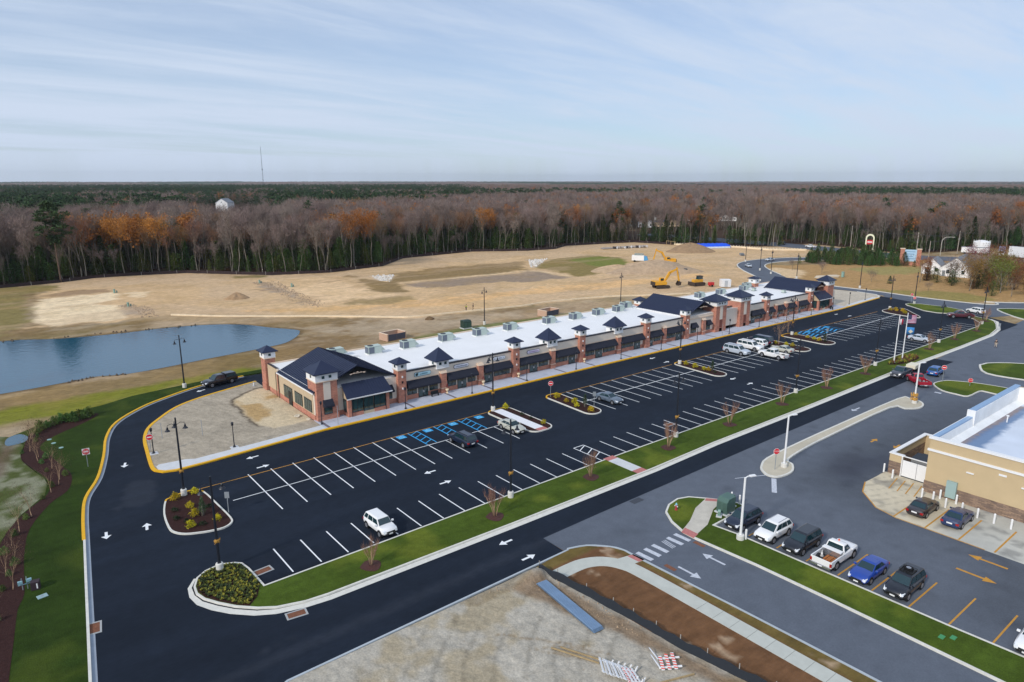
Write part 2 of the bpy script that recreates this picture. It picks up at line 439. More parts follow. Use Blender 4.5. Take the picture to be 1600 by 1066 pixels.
field_layers = [
    ('noise', (14.0, 0.52, 3), S(112, 100, 62), 3.0, 0.0, 0.6),
    ('noise', (7.0, 0.55, 9), S(140, 122, 96), 2.0, 0.0, 0.6),
    # bank between pond / service drive and the graded site
    ('poly', [(60, 168), (88, 150), (102, 148.5), (119, 144), (170, 126), (170, 122), (60, 124), (40, 124), (47, 142), (56, 148), (59, 155)], S(122, 100, 70), 3.0, 5.0, 0.9),
    ('poly', [(60, 158), (85, 150), (110, 144), (112, 136), (80, 133), (66, 140)], S(160, 142, 118), 5.0, 9.0, 0.75),
    ('noise', (5.0, 0.56, 31, 0.6, 1.6), S(172, 156, 134), 2.0, 0.0, 0.35),
    # sand of the graded site
    ('poly', SAND, S(190, 160, 122), 1.6, 3.0, 1.0),
    ('poly', [(60, 286), (20, 282), (14, 262), (40, 262), (62, 262), (84, 240), (110, 236), (170, 240), (220, 250), (300, 250), (300, 264), (255, 273), (221, 265), (197, 279), (155, 274), (134, 254), (108, 248), (88, 255)], S(182, 156, 124), 4.0, 8.0, 0.8),
    ('noise', (22.0, 0.55, 21, 1.0, 1.0), S(182, 158, 130), 3.0, 0.0, 0.5),
    ('poly', [(13.7, 245.8), (33, 244.4), (34.3, 229.5), (26.9, 226.2), (32.3, 215), (30.1, 196), (12.5, 195.7), (10.6, 201.5)], S(218, 194, 160), 2.0, 3.0, 0.95),
    ('poly', [(38.3, 242.3), (43.3, 238.3), (40.4, 228.4), (37.2, 231)], S(216, 192, 158), 1.5, 3.0, 0.9),
    ('poly', [(15.7, 252), (24.6, 257.5), (34.2, 254), (33, 247), (20, 246)], S(128, 104, 78), 1.5, 2.0, 0.9),
    ('poly', [(-60, 275), (7, 277), (22, 275.5), (21, 262), (8.9, 257), (13, 252), (9.5, 200), (3, 190), (-60, 190)], S(120, 108, 66), 3.0, 4.0, 0.95),
    ('poly', [(75, 261), (88, 256), (85, 249), (75, 254)], S(112, 102, 62), 1.5, 2.0, 0.9),
    ('poly', [(32.5, 217), (36.4, 210), (36, 195), (31, 201)], S(150, 134, 118), 2.0, 3.0, 0.8),
    ('poly', [(77, 239), (82, 235.5), (79, 198), (76, 182), (74, 193)], S(146, 130, 114), 2.0, 4.0, 0.85),
    ('poly', [(82.6, 237.5), (101.3, 233.4), (101, 192), (104.3, 183.3), (83.4, 184.7), (76, 182)], S(206, 176, 138), 2.0, 3.0, 0.9),
    ('poly', [(109.5, 233), (114, 212), (125.5, 229), (152, 234), (188.5, 228), (170.4, 205.5), (116.5, 208), (106.4, 188), (99.8, 193)], S(124, 104, 70), 2.0, 3.0, 0.95),
    ('poly', [(117.2, 230.5), (123.6, 225.4), (113.3, 210.4), (112, 217)], S(190, 178, 162), 1.0, 2.0, 0.9),
    ('poly', [(115.4, 204), (167, 202), (171, 205), (171.4, 180), (150, 181), (143.4, 186.4), (115, 190)], S(134, 118, 102), 2.0, 2.5, 0.95),
    ('line', ([(115.5, 206), (140, 205), (168, 204), (173, 200), (173, 184)], 0.9), S(206, 182, 146), 0.8, 1.0, 0.9),
    ('poly', [(183.8, 215.7), (203, 228), (230.8, 228.2), (232.7, 213), (214.9, 190.8), (173.8, 178.4), (178.2, 206)], S(120, 106, 62), 2.5, 3.0, 0.95),
    ('poly', [(207.3, 220.4), (229.8, 227.2), (231.2, 211.5), (217, 192.8), (203, 193)], S(104, 112, 50), 2.5, 3.0, 0.85),
    ('poly', [(194.5, 230.6), (204.7, 231), (180, 211.4)], S(176, 164, 148), 1.5, 3.0, 0.9),
    ('poly', [(83.4, 184.7), (104, 181.6), (101.3, 172), (91.5, 169.5), (80, 180)], S(134, 116, 78), 2.5, 4.0, 0.8),
    ('poly', [(55, 188), (75, 172), (95, 163), (130, 160), (175, 152), (215, 150), (215, 158), (160, 166), (120, 170), (90, 174), (70, 184)], S(210, 168, 116), 3.0, 4.0, 0.7),
    ('noise', (9.0, 0.60, 41, 0.35, 1.6), S(168, 142, 112), 2.0, 0.0, 0.40),
    # thin brown line of the service drive's far verge
    ('poly', [(36, 124), (120, 126), (190, 124), (190, 128), (120, 130.5), (90, 133), (60, 128), (36, 127)], S(88, 100, 48), 1.5, 1.0, 0.8),
    # grass bank round the pond (near side)
    ('poly', [(-60, 136), (1, 136), (10, 137), (20, 137), (42, 141), (46, 133), (36, 125), (18, 124.5), (-60, 126)], S(118, 98, 62), 3.0, 3.0, 0.8),
    ('poly', [(-60, 126.5), (1, 127), (20, 127.5), (38, 128.5), (40, 125), (22, 122), (9, 119), (-60, 119)], S(108, 110, 34), 2.5, 1.6, 0.95),
    # tan rough field on the right
    ('poly', [(232, 137), (252, 153), (262, 154), (286, 142), (300, 125), (338, 135), (340, 120), (360, 92), (420, 20), (260, 30), (238, 60), (226, 68), (224, 84), (225, 109)], S(158, 126, 84), 2.0, 3.0, 1.0),
    ('noise', (8.0, 0.58, 51), S(150, 122, 76), 2.5, 0.0, 0.25),
    ('poly', [(238, 66), (226, 70), (225.5, 84), (226, 100), (236, 92), (244, 76)], S(120, 116, 62), 3.0, 3.0, 0.7),
    ('poly', [(270, 130), (300, 122), (310, 100), (285, 106), (268, 112)], S(132, 128, 78), 3.0, 4.0, 0.7),
    ('poly', [(228, 134), (240, 146), (256, 148), (256, 138), (236, 126)], S(196, 170, 134), 2.0, 3.0, 0.9),
    ('poly', [(-30, 94), (3.4, 91), (2.6, 87), (-1.4, 78), (-30, 60)], S(96, 96, 58), 2.0, 3.0, 0.9),
]
# everything beyond the wood's edge is leaf litter
field_layers.append(('poly', [(-80, 262)] + WOOD_EDGE[2:] + [(420, 196), (420, 330), (-80, 330)], S(66, 50, 38), 1.2, 1.0, 1.0))
field_layers.append(('poly', WOOD_EDGE2 + [(700, 330), (420, 330)], S(66, 50, 38), 1.2, 1.0, 1.0))
field_layers += [('line', (POND_OUT + POND_OUT[:1], 1.0), S(92, 74, 50), 1.0, 0.6, 0.8)]
for ln_ in ([(16, 236), (30, 235)], [(15, 222), (30, 221)], [(14, 210), (30, 208)]): field_layers.append(('line', (ln_, .2), S(196, 174, 142), .5, .5, .5))
# wheel tracks of the earth movers
rs_t = random.Random(21)
for k in range(34):
    x0 = rs_t.uniform(36, 260); y0_ = rs_t.uniform(150, 250); a_ = rs_t.uniform(-.35, .25) + (-.25 if x0 < 120 else .0); L_t = rs_t.uniform(14, 46); cv = rs_t.uniform(-.012, .012)
    if not (sdist(np.array([[x0, y0_]]), SAND)[0] > 4): continue
    ln_ = []; 
    for i in range(8): ln_.append((x0, y0_)); x0 += math.cos(a_) * L_t / 8; y0_ += math.sin(a_) * L_t / 8; a_ += cv * L_t / 8
    field_layers.append(('line', (ln_, .35), S(*rs_t.choice([(150, 124, 94), (160, 134, 104), (214, 186, 148), (138, 112, 84)])), .9, .8, rs_t.uniform(.35, .75)))
FIELD = [(-80, -30), (420, -30), (420, 330), (-80, 330)]
def field_z(P):
    z = 0.14 * (fbm(P[:, 0], P[:, 1], 6.0, 4, 77) - 0.62)
    dp = sdist(P, POND_OUT)
    z = z * sstep((-dp - 0.5) / 4.0) - 0.35 * sstep((dp - 0.8) / 2.0)
    r = sdist(P, SAND)
    z = z + 0.5 * sstep(r / 14.0) * (fbm(P[:, 0], P[:, 1], 22.0, 4, 7) - 0.35) * sstep((P[:, 1] - 150) / 20)
    return np.where((P[:, 1] > 126) | (P[:, 0] > 228), z, -0.02)
sheet('field', FIELD, -0.06, M_soil, painter(S(118, 98, 66), field_layers), res=1.3, zfun=field_z)

# --- pond
mw = bpy.data.materials.new('pond_water'); mw.use_nodes = True
b = mw.node_tree.nodes['Principled BSDF']
b.inputs['Base Color'].default_value = (*S(4, 70, 92), 1); b.inputs['Roughness'].default_value = 0.07; b.inputs['Specular IOR Level'].default_value = 0.7
tb = mw.node_tree.nodes.new('ShaderNodeTexNoise'); tb.inputs['Scale'].default_value = 0.9; tb.inputs['Detail'].default_value = 6
bp = mw.node_tree.nodes.new('ShaderNodeBump'); bp.inputs['Distance'].default_value = 0.035; bp.inputs['Strength'].default_value = 1.0
tcw = mw.node_tree.nodes.new('ShaderNodeTexCoord')
mw.node_tree.links.new(tcw.outputs['Object'], tb.inputs[0]); mw.node_tree.links.new(tb.outputs[0], bp.inputs['Height']); mw.node_tree.links.new(bp.outputs[0], b.inputs['Normal'])
MB().prism(ccw(POND_OUT), -0.9, -0.035).build('pond_water', mw)['kind'] = 'structure'

# --- asphalt
def asph_new_col(P):
    base = np.array(S(27, 34, 45)); c = np.tile(base, (len(P), 1))
    n = fbm(P[:, 0] * 0.18, P[:, 1] * 1.0, 1.2, 4, 3); n2 = fbm(P[:, 0], P[:, 1], 9, 4, 8)
    c = c * (0.62 + 0.40 * n + 0.40 * n2)[:, None]
    # paving lanes: one seam every 3.6 m, each pass a slightly different black
    lane = np.floor((P[:, 1] - 42.5) / 3.62); c = c * (0.90 + 0.20 * _hash(lane, lane * 0, 5))[:, None]
    # dusty tyre tracks
    for line, w, o in (([(14.6, 98.5), (13.48, 95), (11.9, 90.4), (10.8, 87), (9.8, 83.2), (8.9, 79.2), (8.4, 74)], 0.07, 0.6), ([(14.2, 99), (12.9, 94.4), (11.5, 90.6), (10.4, 87)], 0.06, 0.5), ([(12.6, 46.5), (15.1, 46.6), (18, 45.8)], 0.12, 0.35), ([(12.2, 45.2), (14.5, 45), (20, 45.2)], 0.10, 0.3), ([(2, 42), (8, 45), (20, 45.2), (44, 45.4)], 0.8, 0.12), ([(12, 84), (11, 80)], 1.8, 0.16), ([(34, 86), (34.6, 80), (35.5, 74)], 0.08, 0.3)):
        a = sstep((w - ldist(P, line) + 0.5 * (fbm(P[:, 0], P[:, 1], 1.2, 3, 2) - 0.5)) / 0.5) * o
        c = c * (1 - a[:, None]) + np.array(S(74, 78, 86)) * a[:, None]
    return c
NEW = [(-3, 0), (-0.5, 22), (2.66, 50.7), (4.39, 66.3), (5.87, 79.3), (6.72, 84.1), (8.61, 89.3), (10.28, 96.4), (11.65, 103.6), (13.85, 109.6), (18.17, 114.8), (22.46, 117.9), (28.3, 121), (36, 122.6), (60, 123), (200, 123), (214, 122), (217, 110), (217, 92), (213, 80), (205, 79), (205, 60), (199, 50.6), (147.2, 50.7), (147.4, 46.8), (127, 46.8), (77, 46.5), (49, 46.1), (40.6, 45.9), (40.5, 42.4), (13.4, 42.2), (11, 41), (10, 38), (9, 0)]
sheet('parking_lot_asphalt', NEW, 0.0, M_asph_new, asph_new_col, res=0.55)
def asph_old_col(P):
    c = np.tile(np.array(S(85, 91, 101)), (len(P), 1))
    n = fbm(P[:, 0], P[:, 1], 7, 4, 13); n3 = fbm(P[:, 0] * 0.3 + P[:, 1] * .1, P[:, 1] * 1.2, 2.0, 3, 19)
    c = c * (0.86 + 0.18 * n + 0.10 * n3)[:, None]
    for poly, col, soft, op in (([(60, 16), (72, 16), (72, 38), (90, 39), (118, 38), (126, 33), (133, 28), (133, -20), (60, -20)], S(70, 75, 83), 3, .75),
                                ([(76, 33), (80, 36), (90, 35), (104, 33), (100, 32), (82, 33)], S(48, 52, 66), 1.5, .5),
                                ([(77, 36), (84, 38.5), (88, 37), (80, 33.5)], S(50, 52, 62), 1.2, .5)):
        a = sstep((sdist(P, poly) + 2 * (n - .5)) / (2 * soft) + .5) * op
        c = c * (1 - a[:, None]) + np.array(col) * a[:, None]
    sp = sstep((fbm(P[:, 0], P[:, 1], 1.8, 3, 23) - 0.70) * 12) * 0.5
    return c * (1 - sp * 0.4)[:, None]
OLD = [(40.6, 42.2), (40.6, 46.6), (220, 52), (200, 60), (205, 66), (206, 80), (214, 88), (218.5, 91), (220, 100), (217.5, 122), (214, 124), (222, 128), (232, 127), (225.6, 109), (225.4, 97), (223.8, 84), (223.8, 72.5), (226.6, 64), (231, 65), (236.8, 59.7), (262, 44), (262, -30), (44, -30), (44, 40)]
sheet('old_road_asphalt', OLD, -0.012, M_asph_old, asph_old_col, res=1.1)
ROADC = [(190, 124), (216, 126), (228, 134), (243, 150), (256, 160.5), (270, 164.5), (287, 162), (300, 155), (312, 146), (330, 142), (344, 141)]
rd = smooth_poly(ROADC, 5, closed=False)
sheet('access_road', offset_line(rd, 5.2) + offset_line(rd, -5.2)[::-1], -0.016, M_asph_old, asph_old_col, res=1.6)
hw = smooth_poly(HIGHWAY, 5, closed=False)
sheet('highway', offset_line(hw, 10) + offset_line(hw, -10)[::-1], -0.010, M_asph_old, asph_old_col, res=3)
rk = MB(); ribbon(rk, offset_line(rd, 5.2)[6:40], 0, 0.4, -0.3, 0.12); ribbon(rk, offset_line(rd, -5.2)[12:40], -0.4, 0, -0.3, 0.12)
tag(rk.build('access_road_kerb', M_kerb), kind='structure')

# --- raised areas with kerbs
def lawn_col(P):
    c = np.tile(np.array(S(62, 78, 25)), (len(P), 1))
    n = fbm(P[:, 0], P[:, 1], 3.2, 4, 13); n2 = fbm(P[:, 0], P[:, 1], 0.9, 3, 15)
    c = c * (0.58 + 0.50 * n + 0.34 * n2)[:, None]
    st = np.sin(P[:, 1] * 2 * PI / 1.5 + 1.2 * (n - .5)) * 0.07; c = c * (1 + st)[:, None]
    y = sstep((fbm(P[:, 0], P[:, 1], 5.0, 3, 4) - 0.52) * 6) * 0.42
    return c * (1 - y[:, None]) + np.array(S(110, 116, 40)) * y[:, None]
def island(name, outline, fill_m, fill_col=None, kerb_w=0.18, kerb_m=None, res=0.8, topz=0.13, joints=False):
    poly = ccw(outline); inn = offset_line(poly, kerb_w, True)
    sheet(name, inn, topz, fill_m, fill_col, res=res)
    k = MB(); ribbon(k, poly, 0, kerb_w, -0.3, 0.155, closed=True)
    tag(k.build(name + '_kerb', kerb_m or M_kerb), kind='structure')

# the long grass strip with the rounded bed at its left end
STRIP_L = [(16.26, 54.85), (16.1, 58.4), (15.86, 59.7), (15.38, 60.2), (14.43, 60.67), (13.8, 60.7), (12.8, 60.45), (11.88, 59.7), (11.32, 58.4), (11.2, 57.2), (11.5, 56.0), (12.23, 54.7), (13.25, 53.25), (14.6, 51.9), (15.9, 51.0), (18.1, 50.3), (20, 50.1), (40, 49.9), (62, 49.95), (75, 50.4), (100, 50.45), (138, 50.9), (162, 50.6), (180, 50.7), (188.4, 51.9), (194.7, 53.9), (198.8, 55.6), (200.9, 57.4), (201.6, 60), (205.7, 64.1), (209.7, 66.3), (211.5, 71), (210.8, 77.5), (209.2, 79.9), (207.2, 80), (205.7, 78.9), (200.4, 72.5), (199.8, 69), (201, 67), (200, 64.5), (198.4, 60.2), (194.1, 57.4), (188.7, 55.9), (161, 55.75), (62, 55.6), (40, 55.3), (26, 55.0)]
island('grass_strip', STRIP_L, M_lawn, lawn_col, kerb_w=0.17, res=0.6)
gut = MB()
gl = [(11.7, 59.9), (11.0, 58.6), (10.9, 57.2), (11.2, 55.8), (12.0, 54.4), (13.0, 53.0), (14.4, 51.6), (15.8, 50.75), (18.0, 50.1), (20, 49.85), (40, 49.7), (62, 49.72), (75, 50.2), (100, 50.25), (138, 50.7), (162, 50.4), (180, 50.5), (188.4, 51.6), (194.7, 53.6), (199, 55.2), (201.2, 57.2), (202, 60)]
gi = offset_line(gl, 0.2); go_ = offset_line(gl, -0.45); go_ = [tuple(np.array(gi[i]) + (np.array(go_[i]) - np.array(gi[i])) * min(1, .3 + .18 * i)) for i in range(len(gl))]
for i in range(len(gl) - 1): gut.hexa([(*go_[i], -.05), (*go_[i + 1], -.05), (*gi[i + 1], -.05), (*gi[i], -.05)], [(*go_[i], .012), (*go_[i + 1], .012), (*gi[i + 1], .012), (*gi[i], .012)])
tag(gut.build('kerb_gutter', M_kerb), kind='structure')

# big lawn on the left with its kerb
LAWN = [(-3.1, 0), (-0.6, 22), (2.5, 50.7), (4.25, 66.3), (5.7, 79.3), (6.55, 84.1), (8.45, 89.3), (10.1, 96.4), (11.5, 103.7), (13.7, 109.8), (18.05, 115), (22.3, 118.1), (28.2, 121.3), (36, 122.9), (60, 123.3), (60, 125), (36, 125), (23.6, 123), (18, 122), (13, 119.5), (9.7, 119), (3, 113.5), (0, 111), (-6, 108), (2.5, 106), (2, 101), (3.8, 91), (2.6, 87.4), (0, 83), (-1.4, 78.5), (-20, 60), (-30, 0)]
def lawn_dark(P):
    return lawn_col(P) * np.array([.42, .50, .55])  # corner falloff put into the grass colour: darkened copy of the lawn
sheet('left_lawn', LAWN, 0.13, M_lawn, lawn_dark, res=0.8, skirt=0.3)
lk = [(-3, 0), (-0.5, 22), (2.66, 50.7), (4.39, 66.3), (5.2, 73.5)]
k = MB(); ribbon(k, lk, 0, 0.2, -0.3, 0.155); tag(k.build('lawn_kerb', M_kerb), kind='structure')
lk2 = smooth_poly([(5.2, 73.5), (5.87, 79.3), (6.72, 84.1), (8.61, 89.3), (10.28, 96.4), (11.65, 103.6), (13.85, 109.6), (18.17, 114.8), (22.46, 117.9), (28.3, 121), (36, 122.6)], 4, False)
k = MB(); ribbon(k, lk2, 0, 0.3, -0.3, 0.16); tag(k.build('yellow_lawn_kerb', M_yel), kind='structure')
k = MB(); ribbon(k, lk + lk2[1:], -0.35, 0, -0.05, 0.010); tag(k.build('lawn_gutter', mat('gutter_concrete', S(128, 138, 150), rough=0.9, noise=0.1)), kind='structure')

# mulch bed winding through the lawn
BED = smooth_poly([(12.1, 114.7), (11.6, 115.9), (7.2, 115.4), (4.4, 112.9), (3.1, 110.6), (2.5, 106.8), (1.9, 103), (1.9, 100.9), (2.7, 97), (3.7, 93), (3.8, 90.8), (3.3, 87.6), (0.7, 83.4), (-1.4, 77.5), (-2.5, 66), (-6, 50), (-4.5, 42), (-2.4, 50), (-1.9, 54.4), (-1.3, 59.7), (-0.8, 64), (-0.2, 66.3), (0.1, 71.4), (0.3, 74), (1.1, 79.4), (3.3, 84.7), (5.2, 87.3), (6.0, 90.4), (6.1, 93.1), (5.6, 95.7), (4.8, 100.7), (4.1, 103.3), (4.1, 105.2), (4.8, 106.9), (6.6, 109.1), (9.9, 112)], 3)
sheet('mulch_bed', BED, 0.145, M_mulch, None, res=1.2)
def weedy(P):
    c = np.tile(np.array(S(70, 78, 40)), (len(P), 1)); n = fbm(P[:, 0] * 1.4, P[:, 1] * 0.7, 1.6, 4, 61)
    a = sstep((n - 0.46) * 8)[:, None] * 0.8
    c = c * (1 - a) + np.array(S(128, 128, 108)) * a
    d = sstep(1 - ldist(P, [(-1, 97), (0.5, 106), (1.6, 111)]) / 1.4)[:, None] * 0.8
    return c * (1 - d) + np.array(S(96, 78, 66)) * d
sheet('rough_grass', [(-30, 60), (-1.6, 77.5), (0.5, 83.4), (3.1, 87.7), (3.6, 90.8), (3.5, 93), (2.5, 97), (1.8, 100.9), (1.8, 103), (2.4, 106.9), (1.5, 111.5), (0, 113), (-10, 112), (-30, 108)], 0.137, M_lawn, weedy, res=0.7, skirt=0.3)
MB().prism(smooth_poly([(0.8, 108), (2.6, 108.4), (3.1, 110.4), (2.3, 112.3), (1.0, 111.6), (0.5, 109.6)], 4), 0.12, 0.15).build('puddle', mw)['kind'] = 'structure'

# planting islands of the car park
def rrect(x0, x1, y0, y1, r0=1.6, r1=1.6, skew=0.0):
    p = []
    for (cx, cy, a0, r) in ((x1 - r0, y0 + r0, -90, r0), (x1 - r1, y1 - r1, 0, r1), (x0 + r1, y1 - r1, 90, r1), (x0 + r0, y0 + r0, 180, r0)):
        for k in range(6):
            a = R(a0 + 18 * k); p.append((cx + r * math.cos(a) + skew * (cy + r * math.sin(a) - y0) / (y1 - y0), cy + r * math.sin(a)))
    return p
M_mulch2 = M_mulch
isl1 = smooth_poly([(13.2, 77.6), (13.8, 78.2), (15.4, 78.8), (16.6, 78.6), (17.3, 77.5), (17.6, 73.5), (17.8, 69.3), (17.5, 68.1), (16.6, 67.5), (15.5, 67.6), (14.5, 67.9), (13.1, 68.6), (12.3, 69.7), (12.1, 71.1), (12.4, 74.5)], 3)
island('planting_island', isl1, M_mulch2)
islM = rrect(58.25, 62.6, 68.2, 79.6, 1.5, 1.2); island('walkway_island', islM, M_mulch2)
isl3 = rrect(69.8, 73.0, 68.5, 80.0, 1.55, 1.2, 0.5); island('stop_sign_island', isl3, M_mulch2)
isl4 = rrect(102.3, 105.6, 68.6, 80.0, 1.6, 1.2, 0.9); island('shrub_island', isl4, M_mulch2)
isl5 = rrect(131.2, 135.6, 68.7, 80.0, 1.9, 1.2, 0.9); island('tree_island', isl5, M_mulch2)
isl6 = rrect(141.2, 145.6, 68.5, 80.4, 1.9, 1.2, 0.6); island('sign_island', isl6, M_mulch2)
isl7 = smooth_poly([(191.6, 79.6), (189.6, 77.5), (188.6, 73), (188.6, 69.4), (190.6, 69.6), (195, 73.2), (199.2, 76.8), (198.4, 79.2), (195, 79.8)], 3); island('end_island', isl7, M_mulch2)
yk = MB()
for p, a, b_ in ((isl1, 2, 7),):
    q = ccw(p)
for isl, ylim in ((isl1, 77.2), (islM, 79.0), (isl3, 77.5), (isl4, 79.3), (isl5, 79.3), (isl6, 78.6)):
    q = ccw(isl); n = len(q)
    idx = [i for i in range(n) if q[i][1] > ylim]
    start = next(i for i in idx if (i - 1) % n not in idx)
    run = []; i = start
    while i in idx: run.append(q[i]); i = (i + 1) % n
    if len(run) > 1: ribbon(yk, run, -0.012, 0.192, -0.29, 0.163)
tag(yk.build('yellow_island_kerb', M_yel), kind='structure')
w = MB(); w.prism([(59.5, 68.6), (61.1, 68.4), (61.1, 79.2), (59.5, 79.2)], 0.12, 0.15)
tag(w.build('island_walkway', mat('new_concrete', S(208, 208, 212), rough=0.85, noise=0.05, nscale=1.5)), kind='structure')
w = MB(); w.prism([(59.5, 68.42), (61.1, 68.3), (61.1, 69.3), (59.5, 69.3)], 0.14, 0.156); tag(w.build('tactile_paving', M_tact), kind='structure')
# crossing of the grass strip
w = MB(); w.prism([(59.3, 50.2), (61.0, 50.2), (61.0, 55.75), (59.3, 55.75)], 0.10, 0.158); tag(w.build('strip_crossing', M_conc), kind='structure')
w = MB(); w.prism([(59.3, 50.1), (61.0, 50.1), (61.0, 51.0), (59.3, 51.0)], 0.12, 0.163); w.prism([(59.3, 54.9), (61.0, 54.9), (61.0, 55.8), (59.3, 55.8)], 0.12, 0.163)
tag(w.build('tactile_paving', M_tact), kind='structure')

# shop pavement, its yellow kerb and the bare sandy lot at its left end
LOT = smooth_poly([(36.56, 118.0), (32.2, 116.5), (26.44, 114.3), (22.2, 111.6), (18.74, 107.3), (16.63, 103.9), (15.34, 99.6), (14.68, 94.7), (14.07, 88.9), (14.2, 87.2)], 4, False) + [(14.9, 86.2), (16.3, 85.75), (20, 85.95), (27.3, 86.7), (36.4, 87.6)]
def lot_col(P):
    c = np.tile(np.array(S(152, 142, 126)), (len(P), 1))
    n = fbm(P[:, 0], P[:, 1], 1.6, 4, 71); s = fbm(P[:, 0] * 2.2 + P[:, 1] * 0.9, P[:, 1] * 0.35 - P[:, 0] * 0.2, 1.0, 4, 73)
    c = c * (0.60 + 0.34 * n + 0.46 * s)[:, None]
    blob = [(30.2, 109.8), (32.4, 112), (35, 113.4), (38, 113.3), (38, 92.6), (30.4, 92.2), (29.3, 95), (29.2, 101), (29.7, 107.8)]
    d = sdist(P, blob) + 1.2 * (fbm(P[:, 0], P[:, 1], 3, 3, 75) - .5)
    a = sstep(d / 0.6)[:, None]; c = c * (1 - a) + np.array(S(186, 170, 142)) * (0.9 + 0.2 * n)[:, None] * a
    e = (sstep(1 - np.abs(d) / 0.45) * 0.9 * sstep((P[:, 1] - 93) / 3))[:, None]; c = c * (1 - e) + np.array(S(70, 60, 48)) * e
    t = (sstep((fbm(P[:, 0], P[:, 1], 4.5, 3, 79) - .50) * 6) * sstep(d / 1.0) * 0.75)[:, None]
    return c * (1 - t) + np.array(S(156, 124, 74)) * t
sheet('bare_lot', ccw(LOT + [(36.6, 118)]), 0.12, M_sand, lot_col, res=0.35, skirt=0.3)
def lotline(a, b): return LOT[a:b]
k = MB(); ribbon(k, LOT, -0.08, 0.34, -0.3, 0.165); ribbon(k, [(36.4, 87.6), (185.5, 87.65), (192, 88), (205, 89.0), (212.5, 89.4)], -0.12, 0.36, -0.3, 0.165)
tag(k.build('yellow_kerb', M_yel), kind='structure')
w = MB(); w.prism([(36.45, 87.9), (190, 87.9), (190, 92.3), (36.45, 92.3)], -0.2, 0.15)
tag(w.build('shop_pavement', mat('pavement_concrete', S(168, 172, 184), rough=0.85, noise=0.06, nscale=0.8)), kind='structure')
w = MB(); w.prism([(17.6, 86.1), (27.3, 86.98), (36.44, 87.9), (36.44, 89.6), (27.3, 88.6), (19, 88.0), (18.0, 88.6), (15.0, 88.9), (14.6, 88.4), (14.6, 87.2), (15.3, 86.5), (16.4, 86.05)], -0.2, 0.152)
for x in (15.3, 24.1): w.box(x - 0.5, x + 0.5, (93.2 if x < 20 else 88.8) - 0.5, (93.2 if x < 20 else 88.8) + 0.5, 0, 0.158)
tag(w.build('lot_pavement', M_conc), kind='structure')
# brick bands crossing the pavement from each pier, and the joints between
w = MB(); PX = [37, 51, 58.7, 66.2, 73.9, 82.9, 90.4, 100.8, 109.3, 115.2, 122.6, 129, 136.2, 145.8, 154.6, 159, 164, 169.3, 175.8]
for x in PX: w.box(x - 0.22, x + 0.22, 87.93, 91.3, 0.1, 0.154)
tag(w.build('pavement_brick_bands', mat('band_brick', S(104, 98, 106), rough=0.9, noise=0.1, nscale=6)), kind='structure')
w = MB()
for i in range(1, 92): w.box(37 + i * 1.62 - 0.012, 37 + i * 1.62 + 0.012, 87.93, 91.9, 0.1, 0.1525)
tag(w.build('pavement_joints', mat('joint', S(128, 132, 142), rough=0.9)), kind='structure')
# right-hand end: pale gravelly lot
END = [(190.0, 87.95), (205, 89.3), (211.8, 89.8), (215.2, 91), (217.4, 93), (218.6, 99), (217, 108), (214, 113.5), (190.0, 113.5)]
def end_col(P):
    c = np.tile(np.array(S(176, 166, 150)), (len(P), 1)); n = fbm(P[:, 0] * .5, P[:, 1] * 1.5, 2.5, 4, 5); return c * (0.82 + 0.3 * n)[:, None]
sheet('end_lot', END, 0.13, M_sand, end_col, res=1.0, skirt=0.3)
k = MB(); ribbon(k, [(205, 89.0), (211.5, 89.4), (215.8, 90.6), (218.0, 92.8), (219.2, 99)], 0, 0.5, -0.2, 0.16); tag(k.build('end_lot_kerb', M_kerb), kind='structure')
k = MB(); ribbon(k, [(192, 88.35), (205, 89.35), (212, 89.8)], 0, 1.4, -0.2, 0.150); tag(k.build('end_lot_pavement', M_conc), kind='structure')
# far kerb of the ring road + tan field edge
k = MB(); ribbon(k, smooth_poly([(232, 127.5), (228, 118), (225.2, 109), (225.3, 97), (223.6, 84), (223.8, 72.6), (225.0, 66), (227.5, 63.6), (231, 65.6)], 4, False), -0.4, 0, -0.2, 0.14)
ribbon(k, smooth_poly([(230, 67.6), (233, 63), (237, 59.5), (250, 51)], 4, False), -0.4, 0, -0.2, 0.14)
tag(k.build('ring_road_kerb', M_kerb), kind='structure')

# islands of the neighbouring drive
ISL_A = smooth_poly([(124.3, 38.5), (124.8, 40.8), (127.4, 43.0), (129.5, 43.2), (131.7, 42.6), (132.8, 41.3), (134.3, 38.2), (134.6, 33.4), (129.8, 33.5), (129.6, 35.6), (129.2, 36.5), (124.6, 36.7)], 3)
island('right_grass_island', ISL_A, M_lawn, lawn_col)
ISL_B = smooth_poly([(142.6, 39.9), (147.7, 42.6), (149.3, 42.6), (151.9, 41.9), (156.1, 37.7), (160, 28), (146, 28), (142.9, 34.1)], 3)
island('near_roundabout_lawn', ISL_B, M_lawn, lawn_col, kerb_w=0.35)
ISL_C = smooth_poly([(217, 60.5), (221.3, 59.9), (224.5, 56.3), (232, 46), (228, 38), (207, 44), (207.1, 51.6)], 3)
island('far_roundabout_lawn', ISL_C, M_lawn, lawn_col, kerb_w=0.35)

